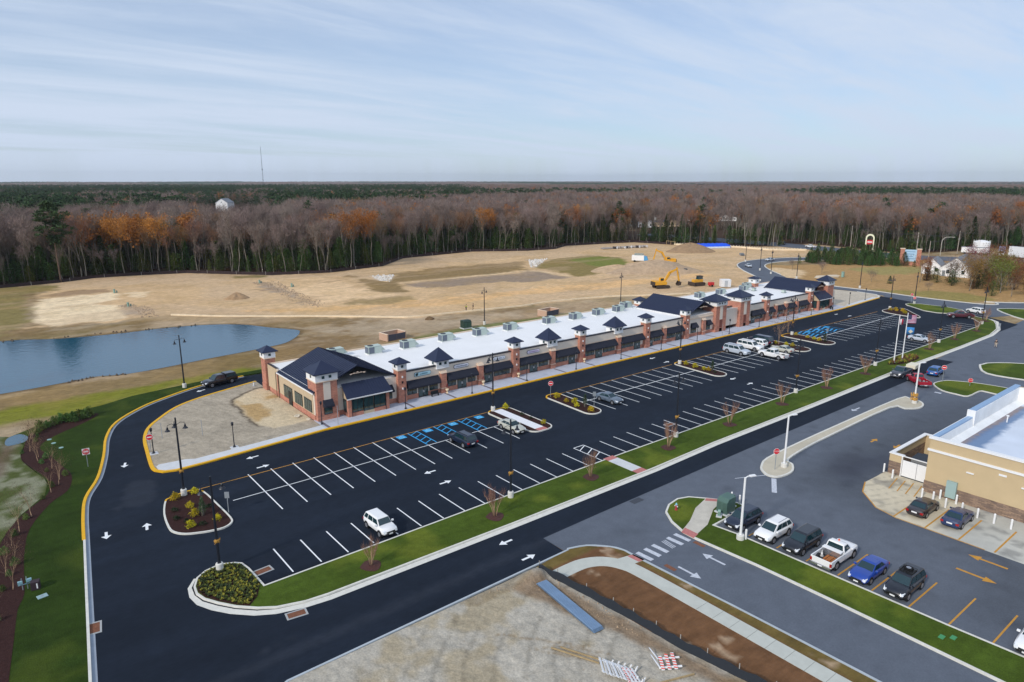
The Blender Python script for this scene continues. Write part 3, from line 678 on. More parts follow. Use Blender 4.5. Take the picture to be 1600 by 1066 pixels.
# corner island and strip in front of the tan shop's car park
STRIP2 = [(52.5, -28), (52.55, 10), (52.6, 23), (52.5, 30), (52.1, 36.4), (52.17, 37.9), (53.0, 40.1), (54.2, 41.8), (55.8, 42.7), (57.7, 43.0), (59.1, 42.5), (60.3, 41.1), (61.3, 39.8), (62.1, 38.2), (62.0, 36.9), (55.85, 36.75), (56.2, 34.3), (56.45, 25), (56.7, 15.5), (57.0, 10), (57.2, -28)]
island('right_grass_strip', STRIP2, M_lawn, lawn_col, kerb_w=0.2, res=0.7)
w = MB(); w.prism([(52.15, 36.6), (55.4, 37.3), (58.6, 38.9), (61.4, 39.6), (60.2, 41.0), (57.4, 40.3), (54.6, 38.9), (52.2, 38.1)], 0.1, 0.158)
tag(w.build('corner_path', mat('path_concrete', S(178, 172, 160), rough=0.9, noise=0.12, nscale=1.0)), kind='structure')
w = MB(); w.prism([(52.05, 36.5), (53.0, 36.7), (53.0, 38.3), (52.05, 38.0)], 0.1, 0.164); w.prism([(61.4, 39.6), (60.2, 41.0), (59.6, 40.7), (60.8, 39.4)], 0.1, 0.164)
tag(w.build('tactile_paving', M_tact), kind='structure')
def med_col(P):
    c = np.tile(np.array(S(176, 168, 150)), (len(P), 1)); n = fbm(P[:, 0], P[:, 1], 2.5, 4, 5); return c * (0.85 + 0.24 * n)[:, None]
MED = smooth_poly([(73.1, 42.3), (71.9, 41.5), (71.1, 40.2), (71.6, 39.1), (73.4, 38.75), (75.0, 39.0), (76.6, 40.0), (77.6, 41.15), (83.4, 41.75), (90.2, 41.95), (108.7, 42.1), (109.9, 40.5), (111.8, 39.2), (114.2, 39.4), (115.9, 40.7), (116.1, 42.3), (114.4, 43.4), (93.3, 43.5), (83, 43.4), (75.8, 43.15)], 3)
island('median', MED, M_conc_tan, med_col, kerb_w=0.25, res=0.7)
PAD = [(72.05, -28), (72.07, 17.9), (72.14, 26), (72.9, 28.4), (75.7, 31.1), (78.5, 32.1), (81.3, 32.0), (83.5, 32.0), (83.5, -28)]
def pad_col(P):
    c = np.tile(np.array(S(188, 178, 156)), (len(P), 1)); n = fbm(P[:, 0], P[:, 1], 2.8, 4, 5)
    a = sstep((24 - P[:, 1]) / 4)[:, None] * 0.8; c = c * (1 - a) + np.array(S(168, 170, 166)) * a
    s = sstep((fbm(P[:, 0], P[:, 1], 2.0, 4, 45) - .6) * 9)[:, None] * .5
    c = c * (1 - s) + np.array(S(96, 96, 96)) * s
    tr = (np.sin((P[:, 0] * 0.8 + P[:, 1] * 2.2) * 2.4) > 0.86) * sstep((P[:, 1] - 26) / 1.5) * 0.22
    return c * (0.86 + 0.22 * n)[:, None] * (1 - tr)[:, None]
sheet('shop_forecourt', PAD, 0.0, M_conc_tan, pad_col, res=0.35)

# bottom corner: bare sand, brown field, path, kerbs
def low_sand(P):
    c = np.tile(np.array(S(160, 154, 142)), (len(P), 1))
    n = fbm(P[:, 0], P[:, 1], 1.8, 5, 81); n2 = fbm(P[:, 0], P[:, 1], 0.5, 3, 83)
    c = c * (0.74 + 0.34 * n + 0.16 * n2)[:, None]
    a = sstep((fbm(P[:, 0], P[:, 1], 4.0, 4, 85) - .52) * 7)[:, None] * .55; c = c * (1 - a) + np.array(S(140, 124, 92)) * a
    # curving tyre ruts
    r = np.hypot(P[:, 0] - 42, P[:, 1] - 20); rut = (np.abs(((r + 1.1 * fbm(P[:, 0], P[:, 1], 6, 3, 87)) % 2.1) - 1.0) < 0.18) * sstep((fbm(P[:, 0], P[:, 1], 5, 3, 89) - .45) * 8) * 0.22
    c = c * (1 - rut)[:, None]
    for ln in ([(28, 37), (33, 31)], [(29, 34), (31.6, 30.5)], [(29.8, 33.6), (32.4, 30.3)], [(30.6, 33.3), (33.2, 30.0)]):
        q = sstep((0.16 - ldist(P, ln)) / .12) * .5; c = c * (1 - q[:, None]) + np.array(S(120, 98, 66)) * q[:, None]
    g_ = (sstep((sdist(P, [(32, 41.5), (36.5, 41.5), (39, 20), (36.5, 20), (35, 31), (33, 38)]) + 1.2 * (n - .5)) / 1.0) * 0.75)[:, None]
    c = c * (1 - g_) + np.array(S(112, 88, 62)) * g_ * (0.8 + .4 * n2)[:, None] + 0 * c
    e = sstep((42.1 - P[:, 1] < 1.2) * 1.0 * (P[:, 0] > 28) * (n > .5)) * .5
    return c * (1 - e[:, None]) + np.array(S(112, 96, 70)) * e[:, None]
def low_z(P):
    return 0.14 * (fbm(P[:, 0], P[:, 1], 1.1, 4, 91) - .5) * sstep(np.minimum(42.2 - P[:, 1], 2) / 1.5) + 0.9 * np.exp(-((P[:, 0] - 35.2) ** 2 / 1.8 + (P[:, 1] - 41.1) ** 2 / 0.5))
sheet('bare_sand', [(9.2, -28), (10.2, 38), (11.2, 41), (13.4, 42.05), (36.6, 42.2), (37.1, 38), (37.6, 30), (38.6, 22), (41, -28)], 0.10, M_sand, low_sand, res=0.28, zfun=low_z, skirt=0.3)
def brown_col(P):
    c = np.tile(np.array(S(100, 72, 50)), (len(P), 1)); n = fbm(P[:, 0], P[:, 1], 2.2, 4, 95); n2 = fbm(P[:, 0], P[:, 1], .6, 3, 97)
    c = c * (0.72 + .36 * n + .2 * n2)[:, None]
    a = sstep((P[:, 0] - 44.1) / .5)[:, None] * .7; a = np.maximum(a, sstep((P[:, 1] - 41.0) / .4)[:, None] * .7)
    c = c * (1 - a) + np.array(S(98, 88, 46)) * a * (.7 + .6 * n)[:, None]
    b2 = sstep((fbm(P[:, 0], P[:, 1], 1.6, 3, 99) - .68) * 12)[:, None] * .8
    return c * (1 - b2) + np.array(S(158, 136, 112)) * b2
BR = [(36.6, 42.25), (40.9, 42.7), (42.8, 42.0), (44.4, 40.4), (44.9, 39.2), (44.85, 37.9), (45.3, 30), (45.5, 25.6), (45.9, 10), (46.2, -28), (41, -28), (38.6, 22), (37.6, 30), (37.1, 38)]
sheet('brown_field', BR, 0.12, M_soil, brown_col, res=0.4, skirt=0.3)
k = MB(); ribbon(k, [(8.9, 0), (9.9, 38), (11, 41), (13.4, 42.2), (40.9, 42.7)][2:], -0.16, 0.02, -0.2, 0.15)
ribbon(k, smooth_poly([(40.9, 42.7), (42.8, 42.0), (44.4, 40.4), (44.9, 39.2), (44.95, 37.9), (45.3, 30), (45.5, 25.6), (45.9, 10), (46.2, -28)], 3, False), -0.02, 0.2, -0.2, 0.15)
tag(k.build('lower_kerb', mat('grey_kerb', S(158, 166, 172), rough=0.85, noise=0.08)), kind='structure')
w = MB(); wl = smooth_poly([(36.7, 40.05), (38.6, 40.1), (40.4, 39.95), (42.0, 39.1), (43.0, 37.5), (43.35, 35), (43.5, 25), (43.6, 10), (43.7, -28)], 4, False)
ribbon(w, wl, -0.78, 0.78, -0.1, 0.145); w.prism([(43.3, 37.1), (45.2, 36.9), (45.1, 38.2), (43.2, 38.6)], -0.1, 0.143)
tag(w.build('corner_pavement', mat('grey_pavement', S(172, 174, 166), rough=0.88, noise=0.08, nscale=1.0)), kind='structure')
w = MB()
for i in range(5, 40):
    w.box(42.72, 44.3, 37 - i * 1.55, 37 - i * 1.55 + 0.03, 0.1, 0.149)
tag(w.build('pavement_joint_lines', mat('joint2', S(120, 122, 116), rough=0.9)), kind='structure')
w = MB(); w.prism([(44.5, 37.0), (45.2, 36.9), (45.1, 38.2), (44.4, 38.3)], 0.1, 0.150); tag(w.build('tactile_paving', M_tact), kind='structure')

# ------------------------------------------------------------------ paint on the ground
ZP = 0.006
def strip(mb, x0, y0, x1, y1, w, z=ZP):
    d = Vector((x1 - x0, y1 - y0)); d.normalize(); n = Vector((-d.y, d.x)) * w / 2
    mb.quad((x0 + n.x, y0 + n.y, z), (x0 - n.x, y0 - n.y, z), (x1 - n.x, y1 - n.y, z), (x1 + n.x, y1 + n.y, z))
wl_ = MB()
W_ = 0.13
low = [16.35 + 2.685 * k for k in range(1, 16)] + [60.85 + 2.685 * k for k in range(1, 49)]
for x in low: strip(wl_, x, 55.5, x, 60.55 if x < 80 else 61.25, W_)
# pedestrian hatch
for x in (59.05, 60.85): strip(wl_, x, 55.6, x, 60.95, W_)
strip(wl_, 59.05, 60.95, 60.85, 60.95, W_)
for y in (57.0, 58.4, 59.8): strip(wl_, 59.1, y, 60.8, y + 0.9, W_)
up1 = [20.0, 22.75] + [25.5 + 2.75 * k for k in range(7)]
for x in up1[1:]: strip(wl_, x, 68.0, x, 79.35, W_)
for x in (44.65, 47.4, 50.15, 52.9, 55.7): strip(wl_, x, 68.1, x, 74.0, W_)
strip(wl_, 19.2, 73.4, 58.1, 74.0, 0.12)
up2 = [75.1 + 2.74 * k for k in range(10)]
for x in up2: strip(wl_, x, 68.4, x, 79.6, W_, ZP)
strip(wl_, 73.4, 74.1, 102.6, 74.3, 0.16, ZP + .004)
up3 = [107.75 + 2.72 * k for k in range(9)]
for x in up3: strip(wl_, x, 68.4, x, 79.7, W_)
strip(wl_, 106.1, 74.1, 131.8, 74.2, 0.16, ZP + .004)
up4 = [149.2 + 2.74 * k for k in range(14)]
for x in up4:
    strip(wl_, x, 68.4, x, 74.3 if x < 163 else 79.7, W_)
strip(wl_, 146.2, 73.9, 189, 74.8, 0.16, ZP + .004)
tag(wl_.build('white_parking_lines', M_white_p), kind='structure')
yl = MB()
for a, b_, ya, yb in ((17.0, 58.6, 78.75, 79.55), (73.2, 102.9, 79.6, 79.75), (106.5, 131.8, 79.75, 79.8), (146.1, 189.6, 79.85, 79.9)): strip(yl, a, ya, b_, yb, 0.13, ZP + 0.008)
tag(yl.build('yellow_parking_lines', M_yel_d), kind='structure')
bl = MB()
for xa, xb in ((44.65, 46.1), (48.9, 50.3), (53.1, 54.6)):
    strip(bl, xa, 74.1, xa, 79.3, 0.17, ZP + .004); strip(bl, xb, 74.1, xb, 79.35, 0.15, ZP + .004)
    for y in (74.6, 75.9, 77.2, 78.4): strip(bl, xa, y, xb, y + 0.8, 0.16, ZP + .008)
for x in (43.25, 47.5, 51.75, 56.4): bl.quad((x - .62, 78.0, ZP + .004), (x + .62, 78.0, ZP + .004), (x + .62, 79.15, ZP + .004), (x - .62, 79.15, ZP + .004))
for i, x in enumerate([147.6, 150.3, 151.9, 154.6, 156.2, 158.9, 160.5]):
    strip(bl, x, 74.6, x, 79.7, 0.17, ZP + .012)
for xa, xb in ((147.6, 150.3), (151.9, 154.6), (156.2, 158.9)):
    for y in (75.0, 76.0, 77.0, 78.0, 79.0): strip(bl, xa, y, xb, y + 0.6, 0.34, ZP + .008)
for x in (151.1, 155.4, 159.7): bl.quad((x - .6, 77.9, ZP + .004), (x + .6, 77.9, ZP + .004), (x + .6, 79.1, ZP + .004), (x - .6, 79.1, ZP + .004))
tag(bl.build('blue_accessible_bay_lines', M_blue_p), kind='structure')
def wheel_symbol(mb, x, y, z=ZP + .010, s=0.42):
    """seated figure in a wheel, seen from the driving aisle"""
    for i in range(14):
        a0, a1 = R(100 + 17 * i), R(100 + 17 * (i + 1))
        if i > 12: break
        for r0, r1 in ((.70, .86),):
            mb.quad((x + s * r0 * math.cos(a0), y - .06 + s * r0 * math.sin(a0), z), (x + s * r1 * math.cos(a0), y - .06 + s * r1 * math.sin(a0), z), (x + s * r1 * math.cos(a1), y - .06 + s * r1 * math.sin(a1), z), (x + s * r0 * math.cos(a1), y - .06 + s * r0 * math.sin(a1), z))
    strip(mb, x, y + s * 1.0, x, y - s * .1, .08, z + .002); strip(mb, x, y - s * .1, x + s * .6, y - s * .15, .08, z + .004); strip(mb, x + s * .55, y - s * .1, x + s * .85, y - s * .8, .08, z + .006); strip(mb, x, y + s * .45, x + s * .5, y + s * .42, .07, z + .008)
ws = MB()
for x in (43.25, 47.5, 51.75, 56.4): wheel_symbol(ws, x, 78.55)
tag(ws.build('wheelchair_symbols', mat('pale_blue_paint', S(150, 205, 228), rough=0.6)), kind='structure')
def arrow(mb, x, y, ang, L=2.5, w=0.28, hw=0.55, hl=0.95, z=ZP):
    c, s = math.cos(ang), math.sin(ang)
    f = lambda a, b: (x + a * c - b * s, y + a * s + b * c, z)
    mb.quad(f(-L / 2, -w / 2), f(L / 2 - hl, -w / 2), f(L / 2 - hl, w / 2), f(-L / 2, w / 2))
    mb.add([f(L / 2 - hl - .001, -hw), f(L / 2, 0), f(L / 2 - hl - .001, hw)], [(0, 1, 2)])
wa = MB()
A_ = [(11.7, 91.7, -105), (6.95, 73.4, -97), (10.5, 72.9, 80), (24.9, 84.3, 184), (25.0, 80.6, 3), (40.2, 66.3, 180), (40.1, 62.7, 0), (37.2, 47.6, 180), (37.2, 44.1, 0), (103.7, 85.2, 180), (103.6, 81.6, 0), (103.7, 66.8, 180), (103.4, 63.2, 0), (139.9, 75.5, -90), (27.6, 118.4, 200), (177.4, 85, 180), (177.8, 81.7, 0)]
for x, y, a in A_: arrow(wa, x, y, R(a), L=1.6, w=.26, hw=.46, hl=.7)
tag(wa.build('white_arrows', M_white_p), kind='structure')
wo = MB()
for x, y, a in [(50.5, 33.1, 90), (46.9, 33.1, -90), (104, 45.2, 180)]: arrow(wo, x, y, R(a), L=2.5, w=.24, hw=.5, hl=.85, z=-.004)
cw = [45.9 + 1.12 * i for i in range(6)]
for i, x in enumerate(cw):
    if i in (3,):
        for q in (0, .22, .44): strip(wo, x + q - .2, 36.7, x + q, 38.2, .1, -.004)
    else: strip(wo, x, 36.55, x - .1, 38.35, .5, -.004)
strip(wo, 67.5, 42.2, 71.3, 40.4, .12, -.003); strip(wo, 67.7, 37.2, 71.1, 39.3, .55, -.004)
strip(wo, 123.2, 40.2, 123.2, 41.2, .6, -.004)
tag(wo.build('worn_white_markings', M_white_old), kind='structure')
yo = MB()
for i in range(9): strip(yo, 56.9, 33.5 - 2.98 * i, 62.6, 33.5 - 2.98 * i - .05, .14, -.004)
for x, y, a in [(70, 17, 90), (66.5, 16.8, -90)]: arrow(yo, x, y, R(a), L=3.2, w=.28, hw=.5, hl=1.0, z=-.004)
for x, y in ((92.9, 37.5), (93.0, 34.6)): arrow(yo, x, y, R(0 if y > 36 else 180), L=1.9, w=.26, hw=.45, z=-.004)
for y in (26.3, 23.25, 20.2, 17.15, 14.1, 11.05): strip(yo, 72.3, y, 78.6, y, .16, .008)
for p, q in (((72.05, 17.9), (72.14, 26)), ((72.14, 26), (72.9, 28.4)), ((72.9, 28.4), (75.7, 31.1)), ((75.7, 31.1), (78.5, 32.1))): strip(yo, p[0] + .08, p[1], q[0] + .08, q[1], .14, .012)
for i in range(4): strip(yo, 78.9, 29.6 - i * .9, 82.6, 30.2 - i * .9, .12, .016)
tag(yo.build('worn_yellow_markings', M_yel_d), kind='structure')
# parking bays of the neighbouring shop are darker, oil-stained squares
# stop bar etc. on roundabout
# storm drains
def drain(x, y, rz, lab):
    t = thing('storm_drain', lab, 'drain', (x, y, 0), rz)
    f = MB(); f.box(-.85, .85, -.5, -.36, -.02, .03); f.box(-.85, .85, .36, .5, -.02, .03); f.box(-.85, -.7, -.36, .36, -.02, .03); f.box(.7, .85, -.36, .36, -.02, .03)
    f.build('frame', mat('drain_concrete', S(150, 152, 152), rough=.9), t)
    g_ = MB(); g_.box(-.7, .7, -.36, .36, -.02, .012)
    for i in range(9): g_.box(-.66 + i * .16, -.60 + i * .16, -.34, .34, .012, .026)
    g_.build('grate', mat('rusty_iron', S(112, 72, 52), rough=.9, noise=.4, nscale=8), t)
drain(16.95, 57.35, R(5), 'rusty storm drain in the first parking bay beside the round planted bed')
drain(16.9, 49.3, R(-8), 'rusty storm drain at the foot of the grass strip kerb, left end')
drain(3.75, 57.5, R(82), 'storm drain against the left lawn kerb')
drain(76.1, 58.8, R(0), 'storm drain in the lower parking row beside a lamp post base')
# ================================================================== THE SHOP ROW
M_brick = None
def brick_mat(name, c1, c2, mortar, scale=1.0, bw=0.42, bh=0.14, rough=0.9):
    m = bpy.data.materials.new(name); m.use_nodes = True; t = m.node_tree; b = t.nodes['Principled BSDF']
    b.inputs['Roughness'].default_value = rough; b.inputs['Specular IOR Level'].default_value = 0.2
    tc = t.nodes.new('ShaderNodeTexCoord'); sp = t.nodes.new('ShaderNodeSeparateXYZ'); t.links.new(tc.outputs['Object'], sp.inputs[0])
    ad = t.nodes.new('ShaderNodeMath'); ad.operation = 'ADD'; t.links.new(sp.outputs[0], ad.inputs[0]); t.links.new(sp.outputs[1], ad.inputs[1])
    cb = t.nodes.new('ShaderNodeCombineXYZ'); t.links.new(ad.outputs[0], cb.inputs[0]); t.links.new(sp.outputs[2], cb.inputs[1])
    br = t.nodes.new('ShaderNodeTexBrick'); br.inputs['Scale'].default_value = scale
    br.inputs['Brick Width'].default_value = bw; br.inputs['Row Height'].default_value = bh; br.inputs['Mortar Size'].default_value = 0.012
    br.inputs['Color1'].default_value = (*c1, 1); br.inputs['Color2'].default_value = (*c2, 1); br.inputs['Mortar'].default_value = (*mortar, 1)
    t.links.new(cb.outputs[0], br.inputs[0])
    nz = t.nodes.new('ShaderNodeTexNoise'); nz.inputs['Scale'].default_value = 1.3; nz.inputs['Detail'].default_value = 5
    t.links.new(tc.outputs['Object'], nz.inputs[0])
    mr = t.nodes.new('ShaderNodeMapRange'); mr.inputs[1].default_value = .3; mr.inputs[2].default_value = .7; mr.inputs[3].default_value = .86; mr.inputs[4].default_value = 1.14
    t.links.new(nz.outputs[0], mr.inputs[0]); sc = t.nodes.new('ShaderNodeVectorMath'); sc.operation = 'SCALE'
    t.links.new(br.outputs[0], sc.inputs[0]); t.links.new(mr.outputs[0], sc.inputs['Scale']); t.links.new(sc.outputs[0], b.inputs['Base Color'])
    MATS[name] = m
    return m
M_brick = brick_mat('red_brick', S(178, 118, 98), S(156, 102, 86), S(168, 140, 126), bw=0.5, bh=0.18)
M_eifs = mat('taupe_stucco', S(206, 194, 180), rough=0.9, noise=0.05, nscale=1.0, spec=0.2)  # lightened so the colour stands in for ambient light on the front
M_eifs2 = mat('beige_stucco', S(178, 160, 134), rough=0.9, noise=0.05, nscale=1.0, spec=0.2)
M_cast = mat('cast_stone_trim', S(206, 184, 162), rough=0.85, noise=0.05, nscale=3)
M_siding = mat('white_siding', S(226, 224, 222), rough=0.6, noise=0.03, nscale=2)
M_roofmem = mat('white_roof_membrane', S(222, 224, 232), rough=0.7, noise=0.04, nscale=0.3, spec=0.3)
M_glass = mat('dark_glass', S(40, 62, 64), rough=0.10, spec=0.9, noise=.5, nscale=1.1)
M_frame = mat('black_window_frame', S(26, 28, 30), rough=0.5)
M_awn = mat('black_awning_canvas', S(26, 30, 44), rough=0.9, noise=0.1, nscale=2)
M_cope = mat('dark_coping', S(52, 50, 56), rough=0.6)
M_blackm = mat('black_metal', S(26, 28, 34), rough=0.45, spec=0.4)
def metal_roof_mat():
    m = bpy.data.materials.new('standing_seam_roof'); m.use_nodes = True; t = m.node_tree; b = t.nodes['Principled BSDF']
    b.inputs['Base Color'].default_value = (*S(34, 42, 66), 1); b.inputs['Roughness'].default_value = 0.42; b.inputs['Metallic'].default_value = 0.3
    tn = t.nodes.new('ShaderNodeTexNoise'); tn.inputs['Scale'].default_value = 0.6; tn.inputs['Detail'].default_value = 4
    tc = t.nodes.new('ShaderNodeTexCoord'); t.links.new(tc.outputs['Object'], tn.inputs[0])
    mr = t.nodes.new('ShaderNodeMapRange'); mr.inputs[3].default_value = .34; mr.inputs[4].default_value = .52
    t.links.new(tn.outputs[0], mr.inputs[0]); t.links.new(mr.outputs[0], b.inputs['Roughness'])
    return m
M_mroof = metal_roof_mat()

shop = thing('shop_row', 'long white-roofed row of brick shops with dark gables and small towers', 'building', (36.6, 92, 0))
OX, OY = 36.6, 92.0
def B(mb, name, mats, parent=None, **k):
    """part built in world coordinates, stored relative to the building"""
    mb.v = [(a - OX, b - OY, c) for a, b, c in mb.v] if parent is None or parent is shop else mb.v
    return mb.build(name, mats, shop if parent is None else parent, **k)
def Bsub(mb, name, mats, parent, **k):
    mb.v = [(a - OX, b - OY, c) for a, b, c in mb.v]
    return mb.build(name, mats, parent, **k)

RZ = 4.62; BK = 111.0; EX = 189.6
# walls: brick plinth to 0.9 m, stucco above
w = MB()
w.box(51.0, 176.0, 92.0, 92.35, 0.9, 4.78)                      # front fascia wall (windows sit proud)
w.box(36.65, 51.0, 92.0, 92.35, 0.9, 4.3); w.box(36.65, 36.95, 92.35, 106.6, 0.9, 4.25)
w.box(36.65, 36.95, 106.6, BK, 0.9, 4.7); w.box(36.95, EX - .3, BK - .3, BK, 0.0, 4.72)
w.box(EX - .3, EX, 92.35, BK, 0.9, 4.6); w.box(176.0, EX, 92.0, 92.35, .9, 4.3)
B(w, 'stucco_wall', M_eifs)
w = MB(); w.box(36.62, 36.98, 92.3, BK - .3, 4.7 - 4.68, .9); w.box(36.6, 134.2, 91.96, 92.3, 0, .9); w.box(148.4, EX, 91.96, 92.3, 0, .9); w.box(EX - .32, EX + .02, 92.3, BK - .3, 0, .9)
for y in (106.5,): w.box(36.55, 37.0, y - .35, y + .35, .9, 4.2)
B(w, 'brick_plinth', M_brick)
w = MB(); w.box(36.58, 36.7, 107.0, 111.0, .92, 4.66); w.box(36.58, 36.7, 92.4, 106.1, .92, 4.2)
B(w, 'end_wall_stucco', M_eifs2)
# flat membrane roof with low kerb and dark coping at the front
w = MB(); w.box(36.95, EX - .3, 92.35, BK - .3, 4.3, RZ)
w.box(49.5, 50.9, 106.4, BK, RZ, RZ + .01)
B(w, 'flat_roof', M_roofmem)
w = MB(); w.box(51.2, 122.3, 91.93, 92.42, 4.78, 4.98); w.box(148.6, 175.2, 91.93, 92.42, 4.78, 4.98); w.box(36.6, 37.0, 107, BK, 4.7, 4.8)
B(w, 'parapet_coping', M_cope)
w = MB()
for x0, x1 in ((51.2, 122.3), (148.6, 175.2)):
    w.box(x0, x1, 91.94, 92.0, 3.32, 3.46)
w.box(36.95, EX - .3, BK - .25, BK + .05, 4.72, 4.82)
B(w, 'trim_band', M_cast)

# gable blocks
def gable_roof(x0, x1, xr, y0, y1, ze, zr, over=0.3, yo=.1):
    y0 += over - yo
    e = MB(); t = 0.16
    f = lambda x: ze + (zr - ze) * (1 - abs(x - xr) / ((x1 - xr) if x > xr else (xr - x0)))
    for a, b_ in ((x0 - over, xr), (xr, x1 + over)):
        za, zb = (ze - .12, zr) if b_ == xr else (zr, ze - .12)
        e.hexa([(a, y0 - over, za), (b_, y0 - over, zb), (b_, y1 + over, zb), (a, y1 + over, za)], [(a, y0 - over, za + t), (b_, y0 - over, zb + t), (b_, y1 + over, zb + t), (a, y1 + over, za + t)])
        n = max(1, int(abs(b_ - a) / .6)); L = y1 - y0 + 2 * over
        # standing seams run down the slope
        k = int(L / 0.6)
        for i in range(k + 1):
            y = y0 - over + i * L / k
            e.hexa([(a, y - .02, za + t), (b_, y - .02, zb + t), (b_, y + .02, zb + t), (a, y + .02, za + t)], [(a, y - .02, za + t + .05), (b_, y - .02, zb + t + .05), (b_, y + .02, zb + t + .05), (a, y + .02, za + t + .05)])
    r = B(e, 'gable_roof', M_mroof)
    y0 -= over - yo
    for y in (y0 + 0.02, y1 - .02):
        g_ = MB(); th = .2 if y < y1 - 1 else -.2
        a = [(x0, y, ze - 1.0), (x1, y, ze - 1.0), (x1, y, ze), (xr, y, zr - .02), (x0, y, ze)]
        b_ = [(p[0], p[1] + th, p[2]) for p in a]
        g_.add(a + b_, [(0, 1, 2, 3, 4), (9, 8, 7, 6, 5), (0, 5, 6, 1), (1, 6, 7, 2), (2, 7, 8, 3), (3, 8, 9, 4), (4, 9, 5, 0)])
    B(g_, 'gable_wall', M_eifs)
    for xg in (x0 - over - .12, x1 + over): q = MB(); q.box(xg, xg + .12, y0 - over, y1 + over, ze - .14, ze + .02); Bsub(q, 'gutter', M_siding, r)
    v = MB()
    v.box(xr - 1.25, xr + 1.35, y0 - .015, y0, zr - 1.15, zr - 1.05)
    for i in range(5):
        v.box(xr - 1.2 + i * .55, xr - 1.2 + i * .55 + .28, y0 - .03, y0 + .0, zr - 1.25 + .12 * (2 - abs(i - 2)), zr - 1.1 + .12 * (2 - abs(i - 2)))
    B(v, 'gable_vent', M_cast)
    return r
gable_roof(36.7, 50.6, 43.6, 92.0, 106.0, 4.32, 7.25, yo=.1)
gable_roof(123.2, 134.9, 129.0, 92.0, 106.3, 4.9, 7.6, yo=.1)
gable_roof(176.3, 187.4, 181.6, 92.0, 105.5, 4.6, 7.3, yo=.1)
for bx_ in ((123.42, 134.8, 92.36, 106.2, 4.6, 4.86), (176.27, 187.3, 92.36, 105.4, 4.4, 4.56), (49.4, 50.9, 106.2, 106.4, RZ, RZ + .3), (122.9, 123.15, 92.45, 106.3, 4.55, 5.0), (176.0, 176.25, 92.45, 105.4, 4.5, 4.72)): w = MB(); w.box(*bx_); B(w, 'roof_upstand', M_roofmem)
# gable 2 wall front: stucco + cast band at 5 m, side piers in brick
w = MB(); w.box(123.2, 134.3, 91.86, 92.0, 4.1, 4.32); B(w, 'gable_band', M_cast)

# towers
def tower(x0, x1, y0, y1, zb, zw, za, over, nwin=1, parts=True, cupboard=True, stucco=False):
    t = MB(); t.box(x0, x1, y0, y1, 0, zb)
    o = B(t, 'brick_tower', M_brick)
    c = MB(); c.box(x0 - .14, x1 + .14, y0 - .14, y1 + .14, zb, zb + .14); Bsub(c, 'tower_band', M_cast, o)
    l = MB(); l.box(x0 - .1, x1 + .1, y0 - .1, y1 + .1, zb + .14, zw)
    n = int((zw - zb) / .22)
    for i in range(1, n): l.box(x0 - .12, x1 + .12, y0 - .12, y1 + .12, zb + .14 + i * .22 - .02, zb + .14 + i * .22)
    Bsub(l, 'siding_lantern', M_siding, o)
    p = MB(); p.pyramid(x0 - over, x1 + over, y0 - over, y1 + over, zw - .05, za)
    for k in range(1, int((x1 - x0 + 2 * over) / .5)):
        pass
    Bsub(p, 'pyramid_roof', M_mroof, o)
    W = x1 - x0; zc = (zb + .14 + zw) / 2; s = .2 if nwin < 3 else .18
    for i in range(nwin):
        xc = x0 + W * (i + 1) / (nwin + 1)
        wv = MB(); wv.box(xc - s, xc + s, y0 - .15, y0 - .09, zc - s, zc + s); Bsub(wv, 'small_window', M_glass, o)
    D = y1 - y0; yn = 1
    yc = (y0 + y1) / 2; wv = MB(); wv.box(x0 - .15, x0 - .09, yc - s, yc + s, zc - s, zc + s)
    Bsub(wv, 'small_window', M_glass, o)
    b_ = MB(); b_.box(x0 - .05, x1 + .05, y0 - .05, y1 + .05, 0, 1.0); b_.box(x0 - .08, x1 + .08, y0 - .08, y1 + .08, 1.0, 1.1)
    Bsub(b_, 'tower_base', M_brick, o)
    if stucco:
        s_ = MB(); s_.box((x0 + x1) / 2 - .55, (x0 + x1) / 2 + .55, y0 - .03, y0, 3.0, zb - .1); Bsub(s_, 'stucco_panel', M_eifs, o)
    return o
for x in (50.85, 73.95, 90.35, 109.35, 122.6, 154.65, 175.85):
    o = tower(x - .72, x + .72, 91.35, 92.8, 5.4, 6.6, 7.45, .55)
    d = MB(); d.box(x - .09, x + .09, 91.2, 91.35, 4.2, 4.5); Bsub(d, 'wall_lamp', M_siding, o); d = MB(); d.box(x - .09, x + .09, 91.2, 91.35, 2.3, 2.6); Bsub(d, 'wall_lamp', M_siding, o)
    d = MB(); d.box(x - .11, x + .11, 91.22, 91.35, 3.3, 3.65); Bsub(d, 'dark_wall_lamp', M_blackm, o)
c = tower(36.75, 39.95, 91.25, 94.4, 5.95, 7.25, 8.85, .5, nwin=2, stucco=True)
tower(36.3, 38.0, 111.3, 113.2, 5.5, 6.65, 7.6, .5)
tower(126.2, 128.0, 108.2, 110.0, 5.0, 6.0, 6.9, .5); tower(175.4, 177.2, 108.2, 110.2, 5.6, 7.0, 7.7, .45)
for x0, x1 in ((132.9, 136.9), (142.6, 146.6)):
    o = tower(x0, x1, 91.25, 95.0, 6.15, 7.35, 8.85, .65, nwin=3, stucco=True)
    d = MB(); d.box((x0 + x1) / 2 - .5, (x0 + x1) / 2 + .5, 91.2, 91.25, 0.12, 2.9); Bsub(d, 'dark_brick_niche', mat('niche', S(110, 62, 52), rough=.9), o)
tower(184.0, 187.2, 91.25, 94.2, 6.2, 7.5, 8.9, .5, nwin=2)
